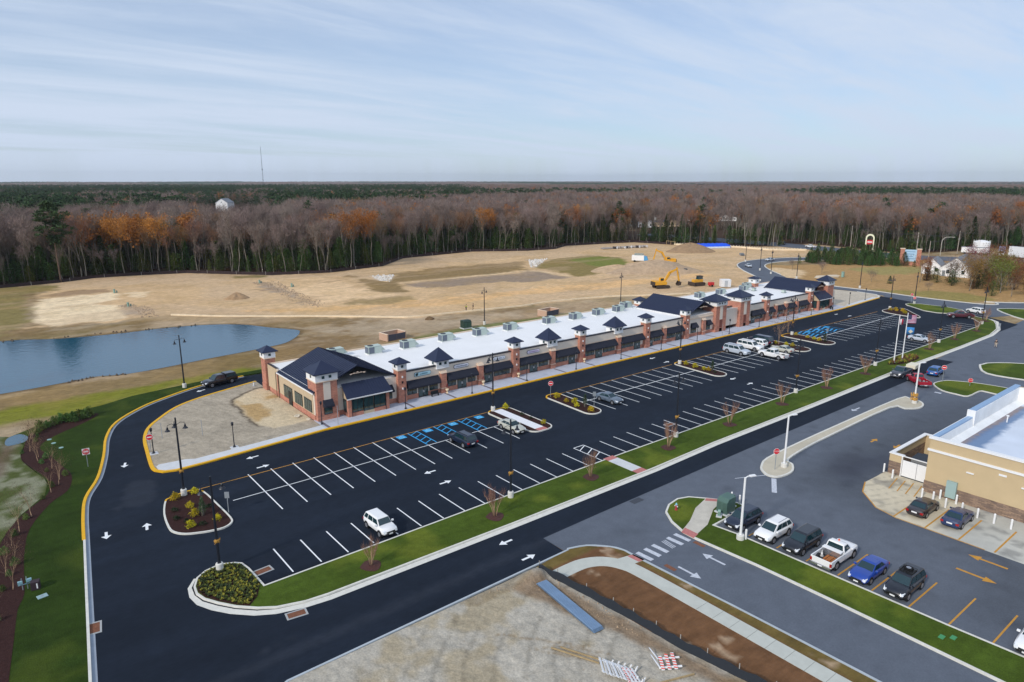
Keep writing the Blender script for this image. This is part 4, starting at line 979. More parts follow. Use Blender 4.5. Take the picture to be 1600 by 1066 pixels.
# recessed passage between the two big towers
w = MB(); w.box(136.9, 142.6, 93.6, 93.9, 2.6, 4.85); B(w, 'passage_wall', M_eifs2)
w = MB(); w.box(136.9, 142.6, 93.5, 94.0, 4.85, 5.0); B(w, 'passage_coping', M_cope)
w = MB(); w.box(136.9, 142.6, 96.2, 96.4, 0.15, 2.6); B(w, 'passage_brick', M_brick)
w = MB()
for i in range(12): w.cyl((137.3 + i * .45, 93.0, .15), (137.3 + i * .45, 93.0, 1.2), .02, n=4)
w.box(137.2, 142.4, 92.98, 93.02, 1.15, 1.2); B(w, 'railing', M_blackm)

# dormers on the parapet
for x in (58.7, 82.9, 100.9):
    w = MB(); w.box(x - 1.2, x + 1.2, 91.75, 94.2, 4.4, 5.75)
    for i in range(5): w.box(x - 1.22, x + 1.22, 91.73, 94.2, 4.62 + i * .24, 4.64 + i * .24)
    w.box(x - 1.28, x + 1.28, 91.68, 94.3, 4.32, 4.42)
    o = B(w, 'dormer', M_siding)
    p = MB(); p.pyramid(x - 1.75, x + 1.75, 91.2, 94.75, 5.7, 7.7); Bsub(p, 'pyramid_roof', M_mroof, o)
    for q in (-.5, .5): p = MB(); p.box(x + q - .22, x + q + .22, 91.69, 91.74, 4.95, 5.4); Bsub(p, 'small_window', M_glass, o)
    p = MB(); p.box(x - 1.26, x - 1.2, 92.6, 93.1, 4.95, 5.4); Bsub(p, 'small_window', M_glass, o)
# brick piers
PIERS = [58.7, 66.25, 82.9, 100.85, 115.15, 129.0, 159.0, 163.9, 169.2]
for x in PIERS:
    w = MB(); w.box(x - .52, x + .52, 91.45, 92.05, 0, 3.55); o = B(w, 'brick_pier', M_brick)
    w = MB(); w.add([(x - .6, 91.38, 3.55), (x + .6, 91.38, 3.55), (x + .6, 92.05, 3.55), (x - .6, 92.05, 3.55), (x - .6, 91.6, 3.9), (x + .6, 91.6, 3.9), (x + .6, 92.05, 3.9), (x - .6, 92.05, 3.9)], [(3, 2, 1, 0), (4, 5, 6, 7), (0, 1, 5, 4), (1, 2, 6, 5), (2, 3, 7, 6), (3, 0, 4, 7)])
    w.box(x - .57, x + .57, 91.4, 92.05, .95, 1.05); Bsub(w, 'stone_cap', M_cast, o)
# shopfronts: bay limits
BAYS = [(51.9, 57.9, 'm'), (59.5, 65.5, 'm'), (67.0, 73.0, 'a'), (74.9, 82.1, 'm'), (83.7, 89.4, 'r'), (91.3, 100.1, 'm'), (101.6, 108.4, 'r'), (110.3, 114.4, 'a'), (115.9, 121.6, 'r'), (148.2, 153.7, 'a'), (155.6, 158.2, 'r'), (159.8, 163.1, 'a'), (164.7, 168.4, 'a'), (170.0, 174.8, 'a')]
def window_unit(x0, x1, z0, z1, y=91.9, n=None, parent=None):
    n = n or max(2, int((x1 - x0) / .85))
    f = MB(); f.box(x0, x1, y, y + .1, z0, z1); fr = B(f, 'window', M_frame)
    for i in range(n):
        pass
    p = MB(); dx = (x1 - x0) / n
    for i in range(n): p.box(x0 + dx * i + .07, x0 + dx * (i + 1) - .07, y - .012, y + .02, z0 + .07, z1 - .07)
    Bsub(p, 'pane', M_glass, fr); return fr
def door_unit(x0, x1, z1, y=91.9):
    f = MB(); f.box(x0, x1, y, y + .1, 0.15, z1); d = B(f, 'door', M_frame)
    p = MB(); h = (x1 - x0) / 2
    for i in range(2): p.box(x0 + h * i + .08, x0 + h * (i + 1) - .08, y - .012, y + .02, .35, z1 - .5)
    p.box(x0 + .08, x1 - .08, y - .012, y + .02, z1 - .4, z1 - .07)
    Bsub(p, 'pane', M_glass, d)
    p = MB(); p.box(x0 + h - .1, x0 + h - .06, y - .06, y, .9, 1.3); p.box(x0 + h + .06, x0 + h + .1, y - .06, y, .9, 1.3); Bsub(p, 'handle', M_siding, d)
def awning(x0, x1, z1=3.28, z0=2.35, d=.95, y=92.0):
    a = MB(); a.add([(x0, y, z1), (x1, y, z1), (x1, y - d, z0), (x0, y - d, z0), (x0, y - d, z0 - .25), (x1, y - d, z0 - .25), (x0, y, z0 - .25), (x1, y, z0 - .25)],
                    [(0, 3, 2, 1), (3, 4, 5, 2), (0, 6, 4, 3), (1, 2, 5, 7), (6, 7, 5, 4)])
    B(a, 'awning', M_awn)
for x0, x1, k in BAYS:
    W = x1 - x0
    if k == 'm': dx0 = x0 + W * .36
    elif k == 'r': dx0 = x0 + W * .62
    else: dx0 = x0 + W * .05
    dx1 = dx0 + min(1.9, W * .3)
    door_unit(dx0, dx1, 2.75)
    if dx0 - x0 > 1.0: window_unit(x0 + .15, dx0 - .3, .95, 2.75)
    if x1 - dx1 > 1.0: window_unit(dx1 + .3, x1 - .15, .95, 2.75)
    awning(x0, x1)
# left block front: vestibule with lean-to roof
def vestibule(x0, x1, y0, zt, ze):
    w = MB(); w.box(x0, x1, y0, 92.0, 2.75, 2.98); w.box(x0 + .05, x1 - .05, y0 + .05, 92, .15, .6)
    # triangular cheeks
    for x in (x0, x1 - .15):
        w.add([(x, y0, 2.98), (x + .15, y0, 2.98), (x + .15, 92, 2.98), (x, 92, 2.98), (x, 92, zt - .1), (x + .15, 92, zt - .1)], [(0, 3, 4), (1, 5, 2), (0, 4, 5, 1), (3, 2, 5, 4), (0, 1, 2, 3)])
    o = B(w, 'entrance_porch', M_eifs2)
    q = MB()
    for x in (x0, x1 - .55): q.box(x, x + .55, y0 - .02, y0 + .5, 0, 2.76)
    q.box(x0 + .5, x0 + (x1 - x0) * .36, y0, y0 + .3, 0, .7); q.box(x0 + (x1 - x0) * .63, x1 - .5, y0, y0 + .3, 0, .7); q.box(x0, x0 + .3, y0 + .5, 92, 0, .7)
    Bsub(q, 'porch_brick', M_brick, o)
    q = MB(); X = [(x0 + .6, x0 + (x1 - x0) * .36), (x0 + (x1 - x0) * .38, x0 + (x1 - x0) * .61), (x0 + (x1 - x0) * .63, x1 - .6)]
    for i, (a, b_) in enumerate(X): q.box(a, b_, y0 + .08, y0 + .16, (.72 if i != 1 else .15), 2.75)
    q.box(x0 + .05, x0 + .13, y0 + .55, 91.9, .72, 2.6)
    fr = Bsub(q, 'window', M_frame, o)
    r = MB(); o_ = .35; t = .14
    ze_y = y0 - .45
    r.hexa([(x0 - o_, ze_y, ze), (x1 + o_, ze_y, ze), (x1 + .1, 92.0, zt), (x0 - .1, 92.0, zt)], [(x0 - o_, ze_y, ze + t), (x1 + o_, ze_y, ze + t), (x1 + .1, 92.0, zt + t), (x0 - .1, 92.0, zt + t)])
    n = int((x1 - x0 + 2 * o_) / .42)
    for i in range(n + 1):
        u = i / n; xa = x0 - o_ + u * (x1 - x0 + 2 * o_); xb = x0 - .1 + u * (x1 - x0 + .2)
        r.hexa([(xa - .02, ze_y, ze + t), (xa + .02, ze_y, ze + t), (xb + .02, 92, zt + t), (xb - .02, 92, zt + t)], [(xa - .02, ze_y, ze + t + .05), (xa + .02, ze_y, ze + t + .05), (xb + .02, 92, zt + t + .05), (xb - .02, 92, zt + t + .05)])
    B(r, 'porch_roof', M_mroof)
    r = MB(); r.box(x0 - o_, x1 + o_, ze_y - .1, ze_y, ze - .02, ze + .12); Bsub(r, 'gutter', M_siding, o)
    p = MB()
    for i, (a, b_) in enumerate(X):
        n = 2 if i != 1 else 2; d = (b_ - a) / n
        for j in range(n): p.box(a + d * j + .05, a + d * (j + 1) - .05, y0 + .055, y0 + .1, (.8 if i != 1 else .3), 2.66)
    p.box(x0 + .03, x0 + .06, y0 + .65, 91.8, .8, 2.5)
    Bsub(p, 'pane', M_glass, o)
    d = MB(); d.cyl((x0 + .62, y0 - .08, .1), (x0 + .62, y0 - .08, 2.9), .05, n=6); d.cyl((x1 - .62, y0 - .08, .1), (x1 - .62, y0 - .08, 2.9), .05, n=6); Bsub(d, 'downpipe', M_blackm, o)
vestibule(41.0, 47.8, 90.15, 4.75, 3.0)
vestibule(177.6, 183.9, 90.15, 4.75, 3.0)
# small single windows with awnings
for x0, x1 in ((37.6, 39.1), (48.2, 49.4), (124.6, 126.7), (130.3, 131.9)):
    yy = 91.15 if x0 < 38 else 91.9
    window_unit(x0 + .1, x1 - .1, 1.0, 2.6, y=yy, n=1); awning(x0, x1, 3.25, 2.45, .8, y=92.0 if x0 > 38 else 91.25)
# windows and door in the left end wall
w = MB()
for y0, y1, z0 in ((96.4, 99.4, 1.1), (92.9, 95.7, 1.1), (100.4, 103.9, .95)): w.box(36.5, 36.6, y0, y1, z0, 2.95)
w.box(36.48, 36.6, 100.6, 101.9, .1, 2.4)
fr = B(w, 'end_window', M_frame)
p = MB()
for y0, y1, z0, n in ((96.4, 99.4, 1.1, 4), (92.9, 95.7, 1.1, 4), (100.4, 103.9, .95, 4)):
    d = (y1 - y0) / n
    for i in range(n): p.box(36.485, 36.52, y0 + d * i + .06, y0 + d * (i + 1) - .06, z0 + .08, 2.87)
Bsub(p, 'pane', M_glass, fr)
d = MB(); d.cyl((36.45, 106.0, 0), (36.45, 106.0, 4.2), .06, n=6); d.cyl((36.4, 106.9, 0), (36.4, 106.9, 4.2), .05, n=6); B(d, 'downpipe', mat('bronze', S(58, 44, 38), rough=.5))
# shop signs: rounded white boards with a dark rim and small lettering marks that cannot be read from here
def sign(x0, x1, z0, z1, col, mark, blob=False):
    r = (z1 - z0) / 2
    def pill(x0, x1, z0, z1, y0, y1):
        m = MB(); pts = []
        rr = (z1 - z0) / 2 * .7
        for cx, cz, a0 in ((x1 - rr, z0 + rr, -90), (x1 - rr, z1 - rr, 0), (x0 + rr, z1 - rr, 90), (x0 + rr, z0 + rr, 180)):
            for k in range(5): a = R(a0 + 22.5 * k); pts.append((cx + rr * math.cos(a), cz + rr * math.sin(a)))
        n = len(pts); m.add([(p[0], y0, p[1]) for p in pts] + [(p[0], y1, p[1]) for p in pts], [tuple(range(n)), tuple(range(2 * n - 1, n - 1, -1))] + [((i + 1) % n, i, n + i, n + (i + 1) % n) for i in range(n)])
        return m
    o = B(pill(x0 - .07, x1 + .07, z0 - .07, z1 + .07, 91.90, 91.94), 'shop_sign', mat('sign_rim', S(72, 72, 84), rough=.5))
    Bsub(pill(x0, x1, z0, z1, 91.86, 91.90), 'sign_board', mat('sign_board_%d' % int(x0), col, rough=.5), o)
    q = MB(); rs = random.Random(int(x0)); x = x0 + (.75 if blob else .3)
    while x < x1 - .35:
        wd = rs.uniform(.10, .18)
        if rs.random() < .8: q.box(x, x + wd, 91.84, 91.86, z0 + .17, z1 - (.17 if rs.random() < .5 else .24))
        x += wd + .06
    if blob: q.lathe([(.0, 0), (.0, 0)], n=3); q.v = q.v[:-6]; q.f = q.f[:-len([1 for f in q.f if max(f) >= len(q.v)])] if any(max(f) >= len(q.v) for f in q.f) else q.f; q.m = q.m[:len(q.f)]
    Bsub(q, 'sign_lettering', mat('lettering_%d' % int(x0), mark, rough=.5), o)
    if blob:
        q = MB(); q.cyl((x0 + .38, 91.86, (z0 + z1) / 2), (x0 + .38, 91.83, (z0 + z1) / 2), .24, n=12); q.box(x0 + .5, x0 + .66, 91.835, 91.86, (z0 + z1) / 2 + .02, z1 - .06)
        Bsub(q, 'sign_emblem', mat('emblem', S(18, 42, 48), rough=.5), o)
sign(53.4, 56.4, 3.78, 4.36, S(176, 208, 216), S(98, 140, 156), True)
sign(61.0, 63.9, 3.82, 4.36, S(208, 208, 218), S(118, 126, 146))
sign(69.0, 71.8, 3.82, 4.38, S(204, 208, 220), S(140, 146, 166))
sign(76.9, 79.8, 3.82, 4.36, S(206, 198, 214), S(158, 120, 166))

# ------------------------------------------------------------------ rooftop air units (they stand on the roof)
M_ac = mat('hvac_cabinet', S(168, 180, 172), rough=.55, noise=.05); M_coil = mat('condenser_coil', S(92, 100, 112), rough=.7)
def hvac():
    t = thing('rooftop_air_unit', 'x', 'air unit')
    m = MB(); m.box(-1.1, .95, -.62, .62, .12, 1.28); m.box(-1.18, .98, -.66, .66, 1.28, 1.33)
    m.build('cabinet', M_ac, t, bevel=.01)
    m = MB(); m.box(-1.125, -1.10, -.55, .55, .22, 1.2); m.box(-1.02, -.2, -.645, -.62, .22, 1.2)
    for i in range(6): m.box(-1.13, -1.124, -.55, .55, .3 + i * .15, .32 + i * .15)
    m.build('condenser_coil', M_coil, t)
    m = MB(); m.cyl((-.55, 0, 1.33), (-.55, 0, 1.40), .42, n=16); m.build('fan_guard', mat('fan_dark', S(58, 62, 66), rough=.6), t)
    m = MB(); m.add([(.95, -.5, 1.2), (.95, .5, 1.2), (1.65, .5, .45), (1.65, -.5, .45), (.95, -.5, .4), (.95, .5, .4)], [(0, 3, 2, 1), (0, 4, 3), (1, 2, 5), (4, 5, 2, 3)])
    m.build('intake_hood', M_ac, t)
    m = MB(); m.box(-1.2, 1.05, -.7, .7, 0, .12); m.build('roof_curb', M_roofmem, t)
    return t
ac0 = hvac()
acs = [(53.9, 106.6), (60.7, 106.4), (69.2, 106.8), (77.0, 106.6), (84.8, 106.8), (95.4, 106.8), (102.9, 106.6), (103.2 + 7.1, 106.8), (117.0, 106.9), (124.2 - 3.5 + 1.2, 109.0), (147.8, 106.9), (157.0, 106.9), (167.5, 106.7), (172.3, 108.9)]
acs = [(51.0 - 3.2, 108.9)] + acs[:10] + acs[10:]
for i, (x, y) in enumerate(acs):
    t = ac0 if i == 0 else copy_tree(ac0)
    t.location = (x, y, RZ + .01); t.scale = (1.22, 1.15, 1.12)
    tag(t, '%s pale grey air unit from the left along the white shop roof' % ORD[i], 'air unit', 'air units on the shop roof')
for i, (x, y) in enumerate([(169.2, 104.6), (172.5, 97.6)]):
    t = thing('roof_vent', ('small grey vent box on the white roof beside the right dark gable, ' + ('farther one' if i == 0 else 'nearer one')), 'vent', (x, y, RZ))
    m = MB(); m.box(-.5, .5, -.4, .4, .1, .8); m.build('housing', M_ac, t); m = MB(); m.box(-.6, .6, -.5, .5, 0, .1); m.box(-.56, .56, -.46, .46, .8, .86); m.build('flashing', M_coil, t)

# ================================================================== THE TAN SHOP ON THE RIGHT
stone_m = brick_mat('ledge_stone', S(148, 124, 104), S(108, 92, 84), S(92, 82, 74), bw=.55, bh=.13)
M_tan = mat('tan_stucco', S(180, 160, 126), rough=.9, noise=.04, nscale=.8)
M_wtrim = mat('white_metal_trim', S(226, 230, 236), rough=.45)
M_bcap = mat('blue_grey_cap', S(120, 150, 182), rough=.35, spec=.6)
tan = thing('tan_shop', 'tan shop with a stone base and a blue puddle on its flat roof', 'building', (81.35, 26.9, 0))
TX, TY = 81.35, 26.9
def T(mb, name, m, parent=None, **k):
    mb.v = [(a - TX, b - TY, c) for a, b, c in mb.v]; return mb.build(name, m, parent or tan, **k)
y0 = -30
w = MB(); w.box(81.35, 81.7, y0, 26.9, 1.35, 6.35); w.box(81.7, 92.6, 26.5, 26.9, 1.35, 6.35); w.box(92.6, 109.5, 26.5, 26.9, 1.35, 7.1); w.box(109.2, 109.6, y0, 26.5, 0, 7.1); T(w, 'tan_wall', M_tan)
w = MB(); w.box(81.28, 81.7, y0, 26.95, 0, 1.35); w.box(81.7, 109.5, 26.5, 26.97, 0, 1.35); T(w, 'stone_base', stone_m)
w = MB(); w.box(81.2, 81.35, y0, 27.02, 4.95, 5.2); w.box(81.2, 81.86, y0, 27.05, 6.35, 6.55); w.box(81.86, 92.6, 26.95, 27.05, 6.35, 6.5); w.box(92.45, 92.7, 26.2, 27.1, 5.4, 7.3)
T(w, 'white_trim', M_wtrim)
w = MB(); w.box(81.86, 92.45, 26.42, 26.95, 6.35, 6.52); w.box(92.7, 109.7, 26.4, 27.05, 7.1, 7.28); T(w, 'blue_grey_coping', M_bcap)
def roof_shade():
    m = bpy.data.materials.new('grey_membrane_roof'); m.use_nodes = True
    t = m.node_tree; b = t.nodes['Principled BSDF']; a = t.nodes.new('ShaderNodeAttribute'); a.attribute_name = 'Col'; t.links.new(a.outputs['Color'], b.inputs['Base Color']); b.inputs['Roughness'].default_value = .7
    return m
def tanroof(P):
    c = np.tile(np.array(S(190, 198, 210)), (len(P), 1)); n = fbm(P[:, 0] + TX, P[:, 1] + TY, 2.5, 4, 5)
    c = c * (0.86 + .24 * n)[:, None]; Q = P + np.array([TX, TY])
    # ponded blue strip along the drain line, rust-brown edge
    pd = sdist(Q, [(81.7, 25.4), (88, 25.4), (96, 25.2), (107, 25.1), (107, 23.9), (100, 23.6), (94, 23.6), (88, 23.1), (81.7, 22.6)]) + 0.9 * (n - .5)
    e = sstep((pd + .9) / .5) * sstep((Q[:, 1] - 24.6) / .4) * .85; c = c * (1 - e[:, None]) + np.array(S(110, 92, 88)) * e[:, None]
    a = (sstep(pd / .35) * .85)[:, None]; c = c * (1 - a) + np.array(S(72, 104, 142)) * a
    return c
rp = [(0.35, y0 - TY), (28.1, y0 - TY), (28.1, -.4), (0.35, -.4)]
o = sheet('shop_roof_deck', rp, 5.0, roof_shade(), tanroof, res=.45, kind=None); o.parent = tan
w = MB(); w.box(81.7, 81.95, y0, 26.4, 5.0, 6.35); w.hexa([(81.95, 26.2, 5.0), (92.4, 26.2, 5.0), (92.4, 26.5, 5.0), (81.95, 26.5, 5.0)], [(81.95, 26.4, 6.35), (92.4, 26.4, 6.35), (92.4, 26.5, 6.35), (81.95, 26.5, 6.35)])
w.hexa([(81.95, 25.5, 5.0), (109.2, 25.5, 5.0), (109.2, 26.3, 5.0), (81.95, 26.3, 5.0)], [(81.95, 26.1, 5.4), (109.2, 26.1, 5.4), (109.2, 26.3, 5.4), (81.95, 26.3, 5.4)])
w.box(92.7, 109.2, 26.3, 26.5, 5.0, 7.1); w.box(108.9, 109.2, y0, 26.3, 5.0, 7.1)
T(w, 'parapet_lining', mat('parapet_membrane', S(214, 216, 220), rough=.7, noise=.08, nscale=.6))
w = MB(); w.box(81.28, 81.35, 19.4, 20.1, 4.3, 4.5); w.box(81.2, 81.35, 22.3, 23.0, 3.6, 3.72); w.box(81.2, 81.35, 17.3, 18.0, 3.6, 3.72); w.box(81.22, 81.35, 16.6, 16.95, 1.5, 2.1); T(w, 'wall_light', M_wtrim)
w = MB(); w.box(80.95, 81.3, 23.6, 24.6, .3, 2.2); T(w, 'meter_cabinet', mat('cabinet_grey', S(140, 162, 160), rough=.5))
# fenced yard at the corner with white gates
w = MB(); w.box(83.5, 83.8, 30.2, 31.7, 0, 1.6); w.box(83.8, 93.6, 31.4, 31.7, 0, 1.6); T(w, 'yard_stone', stone_m)
w = MB(); w.box(83.5, 83.8, 30.2, 31.7, 1.6, 2.5); w.box(83.8, 93.6, 31.4, 31.7, 1.6, 2.5); w.box(93.3, 93.6, 26.9, 31.4, 0, 2.5); T(w, 'yard_wall', M_tan)
w = MB(); w.box(83.42, 83.9, 30.1, 31.78, 2.5, 2.62); w.box(83.9, 93.7, 31.3, 31.78, 2.5, 2.62); w.box(93.2, 93.7, 26.9, 31.3, 2.5, 2.62); w.box(83.5, 83.6, 26.95, 30.2, 2.5, 2.6); T(w, 'yard_coping', M_wtrim)
for a, b_ in ((27.0, 28.55), (28.6, 30.15)):
    w = MB(); w.box(83.42, 83.5, a, b_, .15, 2.1)
    for i in range(9): w.box(83.4, 83.42, a + .08 + i * .17, a + .1 + i * .17, .2, 2.05)
    T(w, 'gate', M_wtrim)
w = MB(); w.cyl((83.42, 30.25, 0), (83.42, 30.25, 2.5), .07, n=8); w.cyl((83.42, 26.98, 0), (83.42, 26.98, 2.4), .06, n=8); T(w, 'gate_post', M_wtrim)
d = thing('dumpster', 'dark lidded skip standing in the fenced yard behind white gates', 'dumpster', (86.6, 28.9, 0))
m = MB(); m.hexa([(-.9, -1.0, .15), (.9, -1.0, .15), (.9, 1.0, .15), (-.9, 1.0, .15)], [(-1.0, -1.2, 1.75), (1.0, -1.2, 1.75), (1.0, 1.2, 1.75), (-1.0, 1.2, 1.75)]); m.build('bin', mat('skip_grey', S(120, 122, 124), rough=.7), d)
m = MB(); m.hexa([(-1.05, -1.25, 1.75), (1.05, -1.25, 1.75), (1.05, 1.25, 1.75), (-1.05, 1.25, 1.75)], [(-1.0, -1.2, 1.85), (1.0, -1.2, 2.0), (1.0, 1.2, 2.0), (-1.0, 1.2, 1.85)]); m.build('lid', mat('black_plastic', S(30, 34, 42), rough=.5), d)
d = thing('roof_exhaust_fan', 'round grey exhaust fan on the flat roof of the tan shop', 'roof fan', (86.6, 14.6, 5.0))
m = MB(); m.lathe([(.5, 0), (.5, .3), (.34, .4), (.42, .75), (.5, .8)], n=14); m.build('housing', M_coil, d); m = MB(); m.cyl((0, 0, .8), (0, 0, .82), .42, n=14); m.build('fan_opening', M_frame, d)
d = thing('roof_pipe', 'thin white vent pipe standing in the blue roof puddle', 'vent pipe', (98.6, 24.5, 5.0))
m = MB(); m.cyl((0, 0, 0), (0, 0, .8), .07, n=8); m.build('pipe', M_wtrim, d); m = MB(); m.cyl((0, 0, .8), (0, 0, .92), .16, n=8); m.build('pipe_cap', M_wtrim, d)

# ------------------------------------------------------------------ dumpster enclosures behind the shop row
def enclosure(x, y, rz, lab):
    t = thing('bin_enclosure', lab, 'enclosure', (x, y, 0), rz); t.scale = (.8, .8, .9)
    m = MB(); m.box(-3.2, 3.2, 1.7, 2.0, 0, 1.7); m.box(-3.2, -2.9, -1.9, 1.7, 0, 1.7); m.box(2.9, 3.2, -1.9, 1.7, 0, 1.7); m.build('brick_wall', mat('salmon_block', S(176, 146, 126), rough=.9, noise=.06), t)
    m = MB(); m.box(-3.25, 3.25, 1.65, 2.05, 1.7, 1.8); m.box(-3.25, -2.85, -1.95, 1.65, 1.7, 1.8); m.box(2.85, 3.25, -1.95, 1.65, 1.7, 1.8); m.build('coping', M_cast, t)
    for a_, b_ in ((-2.9, -.05), (.05, 2.9)): m = MB(); m.box(a_, b_, -1.9, -1.8, .1, 1.6); m.build('gate', mat('enclosure_gate', S(70, 70, 84), rough=.6), t)
enclosure(71.8, 132.5, R(8), 'open salmon-coloured bin enclosure behind the left end of the shop row')
enclosure(117.3, 131.6, R(8), 'open salmon-coloured bin enclosure behind the middle of the shop row')
# ================================================================== STREET FURNITURE
M_poleb = mat('black_pole_paint', S(26, 30, 40), rough=.4, spec=.5); M_base = mat('lamp_base_concrete', S(196, 194, 188), rough=.9, noise=.06)
M_gar = mat('dried_garland', S(150, 112, 48), rough=.95, noise=.4, nscale=8)
M_whitepole = mat('white_pole_paint', S(226, 228, 232), rough=.4)
M_galv = mat('galvanised_steel', S(140, 146, 152), rough=.5, metal=.3)
def bell(m, x, y, z):
    m.lathe([(.02, .55), (.05, .5), (.10, .42), (.12, .2), (.27, .04), (.30, 0), (.0, 0)][:-1], (x, y, z), n=12)
def tall_lamp(arms, H=9.25, base=True, garland=True):
    t = thing('tall_lamp', 'x', 'street lamp')
    if base: m = MB(); m.lathe([(.33, 0), (.33, .78), (.29, .84), (.12, .86)], n=16); m.build('concrete_base', M_base, t)
    m = MB(); z0 = .8 if base else 0; m.tube([(0, 0, z0), (0, 0, z0 + .3), (0, 0, H * .6), (0, 0, H)], [.18, .125, .105, .085], n=8); m.build('pole', M_poleb, t)
    for i, a in enumerate(arms):
        c, s = math.cos(a), math.sin(a)
        m = MB(); m.tube([(0, 0, H - .85), (c * .45, s * .45, H - .62), (c * .85, s * .85, H - .72), (c * .9, s * .9, H - .9)], .03, n=5); ar = m.build('arm', M_poleb, t)
        m = MB(); bell(m, c * .9, s * .9, H - 1.4); m.build('bell_lamp', M_poleb, ar)
    if garland:
        m = MB(); rs = random.Random(3)
        for i in range(26):
            a = rs.uniform(0, 2 * PI); r = rs.uniform(.12, .3); z = 3.0 + rs.uniform(-.2, .25); x, y = r * math.cos(a), r * math.sin(a)
            m.add([(x, y, z), (x + rs.uniform(-.14, .14), y + rs.uniform(-.14, .14), z + .12), (x + rs.uniform(-.14, .14), y + rs.uniform(-.14, .14), z - .12)], [(0, 1, 2)])
        m.lathe([(.1, 2.85), (.24, 2.95), (.26, 3.1), (.1, 3.2)], n=10)
        m.build('garland', M_gar, t)
    return t
TL3 = tall_lamp([0, PI, PI / 2]); TL2 = tall_lamp([0, PI]); TLn = tall_lamp([0, PI], base=True, garland=False)
def put(proto, used, loc, rz, label, cat, group, z=0.0):
    t = proto if not used[0] else copy_tree(proto); used[0] = True
    t.location = (loc[0], loc[1], z); t.rotation_euler = (0, 0, rz); tag(t, label, cat, group); return t
u3, u2, un = [False], [False], [False]
G_t = 'tall black lamp posts of the car park'
for i, (x, y, lab) in enumerate([(15.29, 77.98, 'tall black three-bell lamp post on the mulched island at the left end'), (59.6, 79.3, 'tall black three-bell lamp post on the island with the white walkway'),
                  (104.1, 78.85, 'tall black three-bell lamp post on the middle shrub island'), (144.8, 79.0, 'tall black three-bell lamp post beside the right blue accessible bays'), (195.9, 79.4, 'tall black three-bell lamp post on the last island before the ring road')]):
    put(TL3, u3, (x, y), R(0), lab, 'street lamp', G_t)
labs2 = ['tall black two-bell lamp post in the round bed of small plants at the lower left', 'tall black lamp post on the grass strip beside the first small bare trees', 'tall black lamp post on the grass strip right of the paved crossing', 'tall black lamp post in the middle of the grass strip below the parked group of cars', 'tall black lamp post on the grass strip left of the flagpoles', 'tall black lamp post on the grass strip right of the flagpoles', 'tall black lamp post at the far right end of the grass strip']
for (x, y), lab in zip([(13.9, 59.7), (43.52, 54.75), (72.7, 55.0), (104.35, 55.3), (132.2, 54.9), (162.5, 55.0), (192.4, 56.3)], labs2):
    put(TL2, u2, (x, y), R(0), lab, 'street lamp', G_t)
for (x, y), lab in [((25.9, 121.7), 'tall black lamp post by the yellow kerb of the drive next to the pond'), ((209.7, 78.6), 'tall black lamp post with two red signs at the tip of the far grass wedge'), ((227.5, 102.3), 'tall black lamp post on the rough field across the ring road'), ((232.3, 127.0), 'tall black lamp post on the sandy verge right of the shop roof'), ((236.9, 139.9), 'tall black lamp post at the start of the access road curve, behind the shop roof'),
                    ((242.8, 148.2), 'tall black lamp post on the inside of the access road curve'), ((264.2, 168.5), 'tall black lamp post on the far side of the access road'), ((142.7, 129.6), 'tall black lamp post behind the right half of the shop roof'), ((96.9, 132.2), 'tall black lamp post behind the middle of the shop roof')]:
    put(TLn, un, (x, y), R(20), lab, 'street lamp', 'tall lamp posts round the site')
# small pavement lamps
def small_lamp():
    t = thing('pavement_lamp', 'x', 'lamp post')
    m = MB(); m.tube([(0, 0, 0), (0, 0, .12), (0, 0, .35), (0, 0, 3.0)], [.2, .17, .07, .05], n=8); m.build('pole', M_poleb, t)
    m = MB(); m.lathe([(.04, 2.95), (.14, 3.0), (.17, 3.3), (.2, 3.34), (.05, 3.5)], n=8); m.build('lantern', M_poleb, t)
    return t
SLp, us = small_lamp(), [False]
sl = [(36.7, 89.9), (49.6, 88.35), (62.1, 88.35), (73.85, 88.35), (85.8, 88.35), (98.0, 88.35), (110.2, 88.35), (122.3, 88.35), (134.25, 88.35), (146.45, 88.35), (158.7, 88.35), (170.7, 88.35), (182.0, 88.35), (193.9, 89.6), (204.9, 90.2)]
for i, p in enumerate(sl): put(SLp, us, p, 0, '%s short black lamp post from the left along the shop pavement' % ORD[i], 'lamp post', 'short lamp posts along the shop pavement', .15)
put(SLp, us, (24.1, 88.9), 0, 'short black lamp post on the strip of pavement below the bare sandy lot', 'lamp post', 'short lamp posts along the shop pavement', .15)
put(SLp, us, (15.3, 93.2), 0, 'short black lamp post behind the round sign at the left tip of the sandy lot', 'lamp post', 'short lamp posts along the shop pavement', .15)
